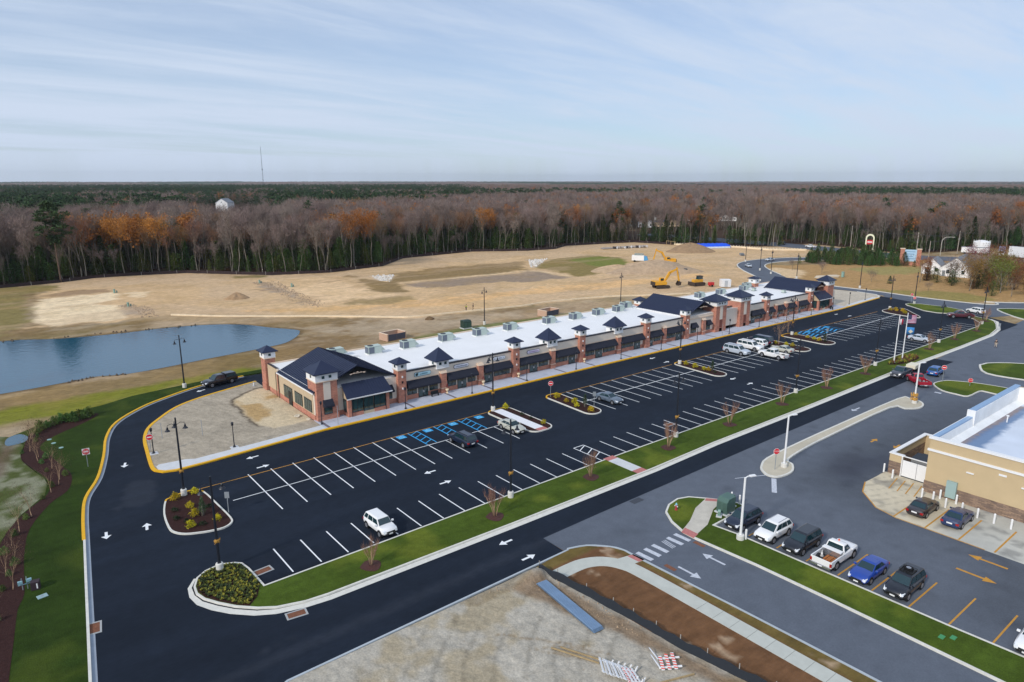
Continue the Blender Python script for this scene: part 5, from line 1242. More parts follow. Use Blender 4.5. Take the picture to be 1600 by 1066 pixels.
# white lamps by the neighbouring shop
def white_lamp(x, y, rz, lab, wrap=False, H=6.4):
    t = thing('white_lamp', lab, 'street lamp', (x, y, .13), rz, 'white lamp posts of the neighbouring car park')
    m = MB(); m.lathe([(.38, 0), (.38, .45), (.34, .5), (.1, .5)], n=16); m.build('concrete_base', M_base, t)
    m = MB(); m.tube([(0, 0, .45), (0, 0, H)], [.13, .10], n=8); m.tube([(0, 0, H - .05), (.3, 0, H + .1), (.55, 0, H + .08)], .05, n=6); m.build('pole', M_whitepole, t)
    m = MB(); m.box(.5, 1.15, -.17, .17, H + .02, H + .14); m.build('lamp_head', M_whitepole, t, bevel=.02)
    if wrap:
        m = MB(); rs = random.Random(5)
        for b0, b1 in ((.5, .95), (1.15, 1.6)):
            m.lathe([(.36, b0), (.42, (b0 + b1) / 2), (.36, b1)], n=10)
            for i in range(30):
                a = rs.uniform(0, 2 * PI); z = rs.uniform(b0, b1); r = .42; x_, y_ = r * math.cos(a), r * math.sin(a)
                m.add([(x_, y_, z), (x_ * 1.3, y_ * 1.3 + .1, z + .1), (x_ * 1.2 - .1, y_ * 1.2, z - .12)], [(0, 1, 2)])
        m.build('straw_wrap', mat('straw', S(176, 132, 62), rough=.95, noise=.5, nscale=5), t)
    return t
white_lamp(55.45, 33.55, R(-20), 'white lamp post on the grass strip in front of the navy crossover', H=6.5)
white_lamp(74.9, 40.25, R(-20), 'white lamp post on the rounded left end of the concrete median', H=6.6)
white_lamp(113.8, 40.7, R(-20), 'white lamp post wrapped in straw at the right end of the median', True, 6.5)
# bollards
def bollard():
    t = thing('bollard', 'x', 'bollard')
    m = MB(); m.lathe([(.1, 0), (.1, 1.02), (.07, 1.09), (.02, 1.11)], n=12); m.build('post', M_whitepole, t)
    return t
BO, ub = bollard(), [False]
bl_ = [(79.4, 26.3), (79.5, 25.2), (80.6, 24.9), (78.75, 23.7), (80.6, 23.3), (79.0, 22.2), (78.8, 20.7), (78.8, 19.2), (78.8, 17.7), (78.8, 16.2), (78.8, 14.7)]
for i, p in enumerate(bl_): put(BO, ub, p, 0, '%s white bollard from the gates along the front of the tan shop' % ORD[i], 'bollard', 'white bollards in front of the tan shop', .005)
for p, lab in (((83.0, 31.95), 'white bollard at the left corner of the stone yard wall'), ((81.9, 30.5), 'white bollard just left of the white gates'), ((55.85, 33.2), 'white bollard beside the foot of the white lamp post on the grass strip'), ((61.9, 37.9), 'white bollard right of the green transformer cabinet'), ((61.9, 38.9), 'white bollard at the back corner of the green transformer cabinet')):
    put(BO, ub, p, 0, lab, 'bollard', 'white bollards', .1)
# green utility boxes
M_green = mat('utility_green', S(70, 96, 88), rough=.5, noise=.05)
def cabinet(x, y, z, rz, a, b, h, lab, pad=True, m0=None):
    t = thing('transformer_cabinet', lab, 'utility box', (x, y, z), rz)
    if pad: m = MB(); m.box(-a - .15, a + .15, -b - .15, b + .15, -.1, .12); m.build('concrete_pad', M_conc, t)
    m = MB(); m.box(-a, a, -b, b, .12, h * .8); m.hexa([(-a, -b, h * .8), (a, -b, h * .8), (a, b, h * .8), (-a, b, h * .8)], [(-a, -b * .5, h), (a, -b * .5, h), (a, b, h), (-a, b, h)]); m.build('housing', m0 or M_green, t, bevel=.02)
    m = MB(); m.box(-.015, .015, -b - .012, -b, .2, h * .78); m.box(-a + .06, -.1, -b - .01, -b, .2, h * .74); m.box(.1, a - .06, -b - .01, -b, .2, h * .74); m.build('doors', mat('darker_green', S(60, 84, 76), rough=.5), t)
    return t
cabinet(59.2, 37.8, .13, R(-90), .62, .78, 1.75, 'large green transformer cabinet on the corner island behind the navy crossover')
cabinet(60.6, 38.4, .13, R(-90), .5, .4, 1.35, 'smaller green cabinet just right of the large green transformer')
cabinet(57.75, 37.6, .13, R(-60), .14, .14, .75, 'thin pale green utility pedestal beside the corner path', m0=mat('pale_green', S(120, 150, 140), rough=.6))
cabinet(91.2, 131.9, 0, R(0), 1.1, .8, 1.9, 'dark green transformer behind the shop row', m0=mat('dark_green', S(32, 52, 44), rough=.6))
# hydrant
h = thing('fire_hydrant', 'red fire hydrant with a pale blue cap on the grass tip of the corner island', 'hydrant', (55.45, 41.35, .13))
m = MB(); m.lathe([(.17, 0), (.17, .06), (.11, .08), (.11, .5), (.15, .53), (.15, .57)], n=12); m.build('barrel', mat('hydrant_red', S(156, 50, 56), rough=.5), h)
m = MB(); m.lathe([(.13, .57), (.11, .68), (.04, .76), (.03, .82)], n=12); m.build('bonnet', mat('hydrant_cap', S(120, 176, 190), rough=.5), h)
for s in (-1, 1): m = MB(); m.cyl((0, s * .1, .42), (0, s * .2, .42), .06, n=10); m.build('nozzle', M_siding, h)
# signs
M_red = mat('sign_red', S(196, 28, 44), rough=.45); M_sw = mat('sign_white', S(232, 234, 238), rough=.45)
def poly_sign(n, r, th=.02, rot=0.0):
    m = MB(); pts = [(r * math.cos(rot + 2 * PI * i / n), r * math.sin(rot + 2 * PI * i / n)) for i in range(n)]
    m.add([(p[0], 0, p[1]) for p in pts] + [(p[0], th, p[1]) for p in pts], [tuple(range(n)), tuple(range(2 * n - 1, n - 1, -1))] + [((i + 1) % n, i, n + i, n + (i + 1) % n) for i in range(n)]); return m
def shift(m, dy, dz): m.v = [(a, b + dy, c + dz) for a, b, c in m.v]; return m
def sign_post(x, y, rz, kind, lab, H=2.15, z=.13, post=True, group=None):
    """the plate faces -Y before turning"""
    t = thing('road_sign', lab, 'road sign', (x, y, z), rz, group)
    if post: m = MB(); m.box(-.035, .035, 0, .05, 0, H + .3); m.build('post', M_galv, t)
    if kind == 'stop':
        shift(poly_sign(8, .40, rot=PI / 8), -.03, H).build('plate_rim', M_sw, t); shift(poly_sign(8, .37, .01, PI / 8), -.042, H).build('plate', M_red, t)
        text_mesh('STOP', .27, 'lettering', M_sw, t, (0, -.05, H))
    elif kind == 'noentry':
        m = MB(); m.box(-.40, .40, -.03, -.01, H - .40, H + .40); m.build('plate', M_sw, t)
        shift(poly_sign(24, .37, .01), -.042, H).build('red_disc', M_red, t)
        m = MB(); m.box(-.28, .28, -.05, -.042, H - .06, H + .06); m.build('white_bar', M_sw, t)
        text_mesh('DO NOT', .13, 'lettering', M_sw, t, (0, -.05, H + .17)); text_mesh('ENTER', .13, 'lettering', M_sw, t, (0, -.05, H - .17))
    elif kind == 'disc':
        shift(poly_sign(24, .42), -.03, H).build('plate', M_sw, t); shift(poly_sign(24, .38, .01), -.042, H).build('red_disc', M_red, t)
        m = MB(); m.box(-.27, .27, -.05, -.042, H - .07, H + .07); m.build('white_bar', M_sw, t)
    elif kind == 'blank':
        m = MB(); m.box(-.24, .24, -.03, -.01, H - .36, H + .36); m.build('plate', M_galv, t)
    elif kind == 'thin':
        pass
    return t
F = R(-38)
sign_post(8.05, 93.6, R(-6), 'noentry', 'square white no-entry sign on the left lawn beside the drive', 2.0)
sign_post(15.0, 93.05, R(-12), 'disc', 'round red no-entry sign at the left tip of the sandy lot', 2.35, group=None)
sign_post(71.0, 78.9, R(-30), 'disc', 'round red sign on the island right of the white walkway island', 2.3)
sign_post(73.2, 71.2, R(-35), 'blank', 'grey back of a sign on the stop sign island beside the blue-grey sedan', 2.0)
sign_post(17.9, 70.6, R(-35), 'blank', 'grey back of a sign at the right corner of the first mulched island', 2.0)
sign_post(147.0, 72.0, R(-35), 'blank', 'pale sign at the right blue accessible bays', 2.0)
sign_post(73.3, 40.5, R(-35), 'stop', 'stop sign on the rounded left end of the concrete median', 2.35)
sign_post(130.2, 42.6, R(-55), 'disc', 'round red sign with a white bar on the grass island by the red pickup', 2.6)
sign_post(131.2, 38.7, R(-55), 'stop', 'low red stop sign on the grass island right of the red pickup', 1.0)
sign_post(209.3, 79.3, R(-50), 'stop', 'red stop sign at the lamp post on the tip of the far wedge', 2.6); sign_post(208.2, 78.1, R(-50), 'disc', 'round red sign below the stop sign at the tip of the far wedge', 1.9)
sign_post(17.4, 98.3, R(-40), 'thin', 'thin bare steel post on the sandy lot', 1.9); sign_post(22.0, 96.0, R(-40), 'thin', 'dark bare post in the middle of the sandy lot', 2.0)
sign_post(38.5, 88.4, R(-40), 'thin', 'thin bare post on the pavement in front of the corner tower', 2.6); sign_post(131.6, 88.4, R(-40), 'thin', 'thin bare post on the pavement left of the two big towers', 2.3)
for x, y, lab in ((175.9, 47.5, 'small pale pink delineator sign at the bend of the ring road'),):
    t = sign_post(187.7, 51.3, R(-50), 'blank', lab, 1.2)
# water meters and irrigation box in the left lawn
t = thing('valve_manifold', 'pale blue irrigation valve on two thin pipes at the edge of the left mulch bed', 'valve', (-.05, 67.0, .14))
m = MB(); m.cyl((-.2, 0, 0), (-.2, 0, 1.1), .035, n=6); m.cyl((.15, 0, 0), (.15, 0, 1.15), .035, n=6); m.build('pipes', mat('pvc', S(126, 134, 140), rough=.6), t)
m = MB(); m.box(-.5, -.15, -.12, .12, .62, .85); m.box(.1, .5, -.12, .12, .66, .9); m.cyl((-.5, 0, .5), (.5, 0, .5), .04, n=6); m.build('valve_boxes', mat('valve_blue', S(126, 164, 172), rough=.6), t)
t = thing('control_box', 'dark control box with a pale stripe on the left lawn', 'control box', (.62, 66.6, .13), R(-10)); m = MB(); m.box(-.3, .35, -.3, .3, 0, .75); m.build('housing', mat('brown_box', S(48, 34, 42), rough=.7), t, bevel=.02); m = MB(); m.box(.12, .22, -.31, -.3, .15, .62); m.build('label_strip', M_sw, t)
t = thing('meter_lid', 'pale square lid set in the left lawn below the dark control box', 'lid', (.95, 64.9, .13), R(10)); m = MB(); m.box(-.38, .38, -.3, .3, -.05, .05); m.build('lid', mat('lid', S(134, 158, 160), rough=.7), t, bevel=.02); m = MB(); m.lathe([(.1, .05), (.1, .06)], n=10); m.build('lid_ring', M_galv, t)
for i, (x, y) in enumerate([(5.3, 107.3), (5.6, 105.4), (6.2, 102.9)]):
    t = thing('lawn_lid', '%s small pale green lawn lid from the pond, beside the mulch bed' % ORD[i], 'lid', (x, y, .13), R(20 * i), 'lids in the left lawn'); m = MB(); m.lathe([(.28, -.02), (.28, .05)], n=12); m.build('lid', mat('lid_green', S(128, 160, 156), rough=.7), t)
for i, (x, y) in enumerate([(54.6, 15.3), (55.2, 14.7)]):
    t = thing('valve_cover', 'green valve cover in the right grass strip, %s one' % ('left', 'right')[i], 'lid', (x, y, .13), 0, 'green valve covers'); m = MB(); m.box(-.28, .28, -.18, .18, -.02, .04); m.build('lid', mat('cover_green', S(60, 130, 84), rough=.7), t)
# manhole + irrigation heads
t = thing('manhole_cover', 'dark square iron cover in the old asphalt between the dark road and the corner island', 'manhole', (54.0, 45.6, -.008), R(0)); m = MB(); m.box(-.8, .8, -.4, .4, -.01, .012); m.build('cover', mat('iron_cover', S(54, 58, 66), rough=.7, noise=.2, nscale=8), t)
for i, (x, y) in enumerate([(51.7, 35.6), (46.2, 34.7)]):
    t = thing('kerb_inlet', 'rusty kerb inlet in the gutter of the lower road, %s side' % ('right', 'left')[i], 'drain', (x, y, -.008), R(90), 'rusty kerb inlets'); m = MB(); m.box(-.6, .6, -.22, .22, -.01, .012)
    m.build('grate', mat('rusty_iron', S(112, 72, 52)), t)
# flagpoles
def flag(t, z, w, h, m, name='flag', stripes=None, az=R(-12)):
    f = MB(); n = 14; k = 13 if stripes else 1
    vs = []
    for j in range(k + 1):
        for i in range(n + 1):
            u = i / n; x = u * w; s = math.sin(u * 7.0) * .12 * u; z_ = z - h * j / k - u * .18 * h
            vs.append((.07 + x * math.cos(az) - s * math.sin(az), x * math.sin(az) + s * math.cos(az), z_))
    fs = [(j * (n + 1) + i, j * (n + 1) + i + 1, (j + 1) * (n + 1) + i + 1, (j + 1) * (n + 1) + i) for j in range(k) for i in range(n)]
    f.add(vs, fs)
    if stripes:
        f.m = []
        for j in range(k):
            for i in range(n): f.m.append(2 if (j < 7 and i < 6) else (0 if j % 2 == 0 else 1))
        o = f.build(name, stripes, t, smooth=True)
    else: o = f.build(name, m, t, smooth=True)
    md = o.modifiers.new('thickness', 'SOLIDIFY'); md.thickness = .012
    return o
def flagpole(x, y, lab, H=9.2):
    t = thing('flagpole', lab, 'flagpole', (x, y, .13), 0, 'white flagpoles')
    m = MB(); m.tube([(0, 0, 0), (0, 0, H)], [.11, .07], n=10); m.build('pole', M_whitepole, t)
    m = MB(); m.lathe([(.02, H), (.1, H + .06), (.1, H + .12), (.02, H + .18)], n=8); m.build('finial', M_whitepole, t); m = MB(); m.lathe([(.25, 0), (.25, .08), (.12, .12)], n=12); m.build('foot', M_whitepole, t); return t
fp1 = flagpole(137.4, 53.7, 'left white flagpole with a small red and white flag on the grass strip')
fp2 = flagpole(140.55, 53.5, 'right white flagpole with a striped flag above a blue flag')
cl = MB()
fa = thing('striped_flag', 'red and white striped flag with a blue star canton on the right flagpole', 'flag', (140.55, 53.5, .13))
o = flag(fa, 9.0, 2.9, 1.7, None, 'flag_cloth', [mat('flag_red', S(178, 40, 84), rough=.8), mat('flag_white', S(226, 200, 220), rough=.8), mat('flag_blue', S(34, 36, 84), rough=.8)])
st = MB(); rs = random.Random(9); az = R(-12)
for r_ in range(5):
    for q_ in range(6):
        u = (q_ + .6) * 2.9 / 14 * .95 / 2.9; z_ = 9.0 - .13 - r_ * .16 - u * .3; x = u * 2.9; s_ = math.sin(u * 7.0) * .12 * u
        cx_, cy_ = .07 + x * math.cos(az) - s_ * math.sin(az), x * math.sin(az) + s_ * math.cos(az)
        pts = []
        for k_ in range(10):
            a = PI / 2 + k_ * PI / 5; rr = .06 if k_ % 2 == 0 else .025; pts.append((cx_ + rr * math.cos(a), cy_ - .02, z_ + rr * math.sin(a)))
        st.add(pts, [tuple(range(10))])
st.build('stars', M_sw, fa)
fb = thing('blue_state_flag', 'light blue flag with a pale diamond and crest below the striped flag', 'flag', (140.55, 53.5, .13)); flag(fb, 6.6, 2.0, 1.4, mat('flag_sky', S(60, 130, 190), rough=.8), 'flag_cloth', az=R(-25))
m = MB(); z_ = 5.7; az = R(-25); P_ = lambda u, dz: (.07 + u * math.cos(az) - math.sin(u / 2 * 7) * .12 * u / 2 * math.sin(az), u * math.sin(az) + math.sin(u / 2 * 7) * .06 * u - .05, z_ + dz)
m.add([P_(.5, 0), P_(1.0, -.42), P_(1.5, -.1), P_(1.0, .36)], [(0, 1, 2, 3)]); m.build('diamond', mat('buff', S(206, 200, 176), rough=.8), fb)
fc = thing('small_flag', 'small white and red flag on the left flagpole', 'flag', (137.4, 53.7, .13)); flag(fc, 8.6, .75, 1.1, M_sw, 'flag_cloth'); flag(fc, 8.55, 1.35, 1.05, mat('flag_red2', S(170, 40, 64), rough=.8), 'red_band')
# urns with red shrubs by the shop piers
M_urn = mat('cream_urn', S(216, 196, 164), rough=.7)
def urn():
    t = thing('urn_planter', 'x', 'planter')
    m = MB(); m.lathe([(.2, 0), (.2, .08), (.09, .16), (.09, .3), (.27, .55), (.3, .75), (.26, .78)], n=12); m.build('urn', M_urn, t)
    m = MB(); rs = random.Random(2)
    for i in range(60):
        a = rs.uniform(0, 2 * PI); z = rs.uniform(.75, 1.5); r = rs.uniform(0, .2) * (1.6 - z) / .7; x, y = r * math.cos(a), r * math.sin(a)
        m.add([(x, y, z), (x + rs.uniform(-.1, .1), y + rs.uniform(-.1, .1), z + .16), (x + rs.uniform(-.1, .1), y + rs.uniform(-.1, .1), z + .04)], [(0, 1, 2)])
    m.build('red_foliage', mat('red_leaves', S(120, 34, 38), rough=.9), t); return t
UR, uu = urn(), [False]
for x, lab in ((59.0, 'cream urn with a red shrub at the pier right of the first sign'), (66.4, 'cream urn with a red shrub at the second brick pier'), (74.2, 'cream urn with a red shrub at the tower left of the fourth sign'), (90.6, 'cream urn at the small tower in the middle of the shop row'), (176.0, 'cream urn at the small tower by the right porch')):
    put(UR, uu, (x, 91.05), 0, lab, 'planter', 'cream urns along the shop front', .155)
for i, (x, y, lab) in enumerate([(56.6, 91.0, 'dark bench outside the shop with the round emblem sign'), (183.0, 89.2, 'dark bench in front of the right porch')]):
    t = thing('bench', lab, 'bench', (x, y, .15)); m = MB(); m.box(-.7, .7, -.2, .2, .40, .46); m.build('seat', M_blackm, t); m = MB(); m.box(-.7, .7, .16, .2, .46, .9); m.build('backrest', M_blackm, t)
    for s in (-.6, .6): m = MB(); m.box(s - .03, s + .03, -.18, .18, 0, .4); m.build('leg', M_blackm, t)
# orange cone by the sandy lot
t = thing('traffic_cone', 'small orange cone at the far edge of the sandy lot', 'cone', (35.4, 115.2, .13)); m = MB(); m.lathe([(.26, 0), (.26, .05), (.17, .06), (.05, .8)], n=10); m.build('cone_body', mat('cone_orange'), t); m = MB(); m.lathe([(.132, .3), (.1, .5)], n=10); m.build('reflective_band', M_siding, t)
# round pale boulder in the lot
# ------------------------------------------------------------------ bottom corner: metal sheets, silt fence, barricades
t = thing('metal_sheets', 'stack of long blue-grey roofing sheets lying beside the black silt fence', 'sheet metal', (34.8, 36.2, .2), R(84))
for k in range(4):
    m = MB(); o_ = k * .06
    for i in range(8): m.hexa([(-4.0 + o_, -.48 + i * .12, k * .05), (3.9 - o_, -.48 + i * .12, k * .05), (3.9 - o_, -.38 + i * .12, k * .05), (-4.0 + o_, -.38 + i * .12, k * .05)], [(-4.0 + o_, -.46 + i * .12, k * .05 + .045), (3.9 - o_, -.46 + i * .12, k * .05 + .045), (3.9 - o_, -.40 + i * .12, k * .05 + .045), (-4.0 + o_, -.40 + i * .12, k * .05 + .045)])
    m.box(-4.0 + o_, 3.9 - o_, -.5, .5, k * .05 - .004, k * .05 + .01)
    m.build('sheet', mat('blue_steel', S(120, 144, 170), rough=.4, metal=.4, noise=.1), t)
FL = [(36.2, 41.6), (36.6, 39.6), (37.0, 36.4), (37.3, 33.6), (37.5, 31.6), (37.65, 29.4), (37.8, 27.2), (38.1, 25.0), (38.5, 22.6), (38.9, 20.0), (39.4, 16)]
t = thing('silt_fence', 'black fabric silt fence sagging between thin stakes at the edge of the brown field', 'fence', (0, 0, 0))
m = MB(); rs = random.Random(6); L_ = smooth_poly(FL, 4, False)
zt = [.80 + .10 * math.sin(i * 1.7) for i in range(len(L_))]
for i in range(len(L_) - 1):
    a, b_ = L_[i], L_[i + 1]; m.hexa([(a[0], a[1], .05), (b_[0], b_[1], .05), (b_[0] + .03, b_[1], .05), (a[0] + .03, a[1], .05)], [(a[0] + .12, a[1], zt[i]), (b_[0] + .12, b_[1], zt[i + 1]), (b_[0] + .15, b_[1], zt[i + 1]), (a[0] + .15, a[1], zt[i])])
m.build('fabric', mat('silt_fabric', S(30, 36, 44), rough=.85), t)
for i, p in enumerate(FL): m = MB(); m.box(p[0] + .13, p[0] + .18, p[1] - .025, p[1] + .025, 0, 1.15); m.build('stake', mat('wood_stake', S(150, 146, 140), rough=.9), t)
M_org = mat('barricade_orange', S(226, 92, 74), rough=.6)
def barricade(x, y, rz, lab, tilt=0, kind='white'):
    t = thing('barricade', lab, 'barricade', (x, y, .12), rz, 'barricades dumped on the sand'); t.rotation_euler = (tilt, 0, rz); t.scale = (.8, .8, .8)
    for s in (-.75, .75):
        m = MB(); m.box(s - .04, s + .04, -.5, .5, 0, .1); m.box(s - .04, s + .04, -.04, .04, .1, 1.3); m.build('leg', M_whitepole, t)
    for k, z in enumerate((.3, .7, 1.1)):
        m = MB(); m.box(-1.0, 1.0, -.07, -.04, z, z + .2); bd = m.build('board', M_whitepole, t)
        if kind == 'striped':
            m = MB()
            for i in range(6): xx = -.95 + i * .34; m.add([(xx, -.075, z), (xx + .17, -.075, z), (xx + .3, -.075, z + .2), (xx + .13, -.075, z + .2)], [(0, 1, 2, 3)])
            m.build('stripes', M_org, bd)
def striped(x, y, rz, lab):
    t = thing('barricade', lab, 'barricade', (x, y, .2), rz, 'barricades dumped on the sand'); t.rotation_euler = (R(-8), R(6), rz)
    for i in range(3):
        m = MB(); m.box(-1.0, 1.0 - .15 * i, -.55 + i * .46, -.31 + i * .46, .1, .14); bd = m.build('board', M_whitepole, t); m = MB()
        for k in range(6 - (i == 2)): xx = -.98 + k * .33; yb = -.55 + i * .46; m.add([(xx, yb, .146), (xx + .17, yb, .146), (xx + .27, yb + .24, .146), (xx + .10, yb + .24, .146)], [(0, 1, 2, 3)])
        m.build('stripes', M_org, bd)
    for xx in (-.6, .5): m = MB(); m.box(xx - .06, xx + .06, -.9, .75, 0, .09); m.build('rail', M_whitepole, t)
    for k, (xx, a) in enumerate(((-.5, .5), (.6, .3))): m = MB(); m.hexa([(xx - .1, .6, 0), (xx + .1, .6, 0), (xx + .1, .75, .1), (xx - .1, .75, .1)], [(xx + a, 1.1, .65), (xx + a + .12, 1.1, .65), (xx + a + .12, 1.2, .72), (xx + a, 1.2, .72)]); m.build('foot', M_whitepole, t)
striped(35.75, 26.55, R(48), 'orange-striped barricade lying flat beside the silt fence')
for i in range(5): barricade(32.1 + .25 * i, 28.6 - .42 * i, R(55 + 3 * i), 'white barricade, %s in the leaning stack at the bottom edge' % ORD[i], R(-62 - 2 * i), 'white')
barricade(32.9, 26.9, R(62), 'striped barricade at the bottom of the white stack', R(-70), 'striped')
# poles for the boards lying on the sand
for i, (x, y) in enumerate([(31.0, 31.4), (31.6, 31.0), (34.5, 25.3)]):
    t = thing('timber', '%s weathered timber lying on the sand near the white barricades, counted from the left' % ORD[i], 'timber', (x, y, .15), R(-65 if i < 2 else -20)); m = MB(); m.box(-1.9, 1.9, -.05, .05, 0, .09); m.build('board', mat('old_timber', S(150, 130, 96), rough=.9, noise=.2, nscale=3), t)
# rocks
def rock(x, y, s, lab, col=None, z=.1):
    t = thing('rock', lab, 'rock', (x, y, z)); m = MB(); rs = random.Random(int(x * 10)); pr = [(s * .9, 0), (s, s * .3), (s * .7, s * .55), (s * .1, s * .65)]
    m.lathe(pr, n=7); m.v = [(a * rs.uniform(.7, 1.3), b * rs.uniform(.7, 1.2), c * rs.uniform(.8, 1.2)) for a, b, c in m.v]; m.build('stone', col or mat('pale_rock', S(188, 178, 160), rough=.95, noise=.1), t)
rock(35.2, 95.3, .55, 'pale boulder on the sand near the corner of the shop row'); rock(36.0, 93.1, .35, 'small pale rock at the foot of the corner tower')
# people
def person(x, y, rz, lab, top, leg_, z=0.0, stride=.25, skin=(.45, .28, .2)):
    t = thing('person', lab, 'person', (x, y, z), rz)
    def skinned(name, pts, edges, rad, m, par):
        me = bpy.data.meshes.new(name); me.from_pydata(pts, edges, []); me.materials.append(m)
        o = bpy.data.objects.new(name, me); COL.objects.link(o); o.parent = par
        md = o.modifiers.new('skin', 'SKIN'); md.use_smooth_shade = True
        for i, v in enumerate(me.skin_vertices[0].data): v.radius = (rad[i], rad[i]) if not hasattr(rad[i], '__len__') else rad[i]; v.use_root = (i == 0)
        sb = o.modifiers.new('sub', 'SUBSURF'); sb.levels = 1; sb.render_levels = 1; return o
    s = stride
    pts = [(0, 0, .95), (0, 0, 1.15), (0, 0, 1.38), (0, 0, 1.50), (0, .01, 1.60), (0, .01, 1.72),
           (.0, .19, 1.40), (.04, .25, 1.14), (.14, .27, .92), (0, -.19, 1.40), (-.06, -.25, 1.14), (.02, -.27, .92),
           (.02, .10, .90), (s * .5 + .04, .10, .50), (s * .6, .11, .10), (s * .6 + .16, .12, .04), (0, -.10, .90), (-s * .3 + .04, -.10, .50), (-s * .8, -.11, .10), (-s * .8 + .15, -.12, .04)]
    ed = [(0, 1), (1, 2), (2, 3), (3, 4), (4, 5), (2, 6), (6, 7), (7, 8), (2, 9), (9, 10), (10, 11), (0, 12), (12, 13), (13, 14), (14, 15), (0, 16), (16, 17), (17, 18), (18, 19)]
    rad = [(.15, .12), (.13, .10), (.16, .11), .055, .085, .075, .055, .045, .035, .055, .045, .035, .085, .06, .045, .035, .085, .06, .045, .035]
    for h_, sy in ((8, 1), (11, -1)):
        hx, hy, hz = pts[h_]
        for f_ in range(5):
            o_ = len(pts); off = (f_ - 1.5) * .018 if f_ < 4 else .04
            pts += [(hx + off, hy, hz - .07 + (.02 if f_ == 4 else 0)), (hx + off + .01, hy - sy * .01, hz - .13 - (.02 if f_ == 1 else 0) + (.03 if f_ == 4 else 0))]; ed += [(h_, o_), (o_, o_ + 1)]; rad += [.011, .008]
    bd = skinned('body', pts, ed, rad, mat('skin_tone', skin, rough=.6), t)
    tp = [0, 1, 2, 6, 7, 9, 10]; skinned('jacket', [pts[0], pts[1], pts[2], pts[6], pts[7], (.1, .265, 1.0), pts[9], pts[10], (0, -.265, 1.0)], [(0, 1), (1, 2), (2, 3), (3, 4), (4, 5), (2, 6), (6, 7), (7, 8)], [(.18, .15), (.16, .13), (.19, .135), .075, .065, .05, .075, .065, .05], top, bd)
    skinned('trousers', [pts[0], pts[12], pts[13], pts[14], pts[16], pts[17], pts[18]], [(0, 1), (1, 2), (2, 3), (0, 4), (4, 5), (5, 6)], [(.17, .14), .105, .08, .065, .105, .08, .065], leg_, bd)
    m = MB(); m.lathe([(.09, 1.64), (.10, 1.72), (.085, 1.79), (.03, 1.83)], (-.015, .01, 0), n=10); m.build('hair', mat('dark_hair', S(40, 32, 28), rough=.8), bd, smooth=True)
    m = MB(); m.box(.075, .10, -.005, .025, 1.64, 1.68); m.build('nose', mat('skin_tone'), bd)
    for sy in (-1, 1):
        m = MB(); m.box(.074, .084, .01 + sy * .035 - .01, .01 + sy * .035 + .01, 1.69, 1.705); m.build('eye', M_trim2, bd)
        m = MB(); m.box(pts[15][0] - .16 if sy > 0 else pts[19][0] - .16, pts[15][0] + .08 if sy > 0 else pts[19][0] + .08, sy * .115 - .045, sy * .115 + .045, 0, .09); m.build('shoe', M_trim2, bd, bevel=.02)
    m = MB(); m.box(.078, .086, -.015, .035, 1.605, 1.615); m.build('mouth', mat('lips', S(150, 80, 76), rough=.6), bd)
    return t
M_trim2 = mat('dark_leather', S(30, 26, 26), rough=.6)
pp = person(167.6, 45.9, R(215), 'person in a dark jacket and light trousers walking on the ring road', mat('dark_jacket', S(32, 44, 52), rough=.9), mat('khaki', S(178, 164, 146), rough=.9))
person(103.6, 149.6, R(200), 'person in a yellow-green vest standing on the graded site near the pale kerb', mat('hi_vis', S(150, 160, 40), rough=.8), mat('dark_trousers', S(40, 44, 52), rough=.9), .1, .1)
person(106.1, 149.9, R(160), 'person in dark clothes standing right of the one in the vest', mat('dark_jacket'), mat('brown_trousers', S(96, 72, 52), rough=.9), .1, .1)
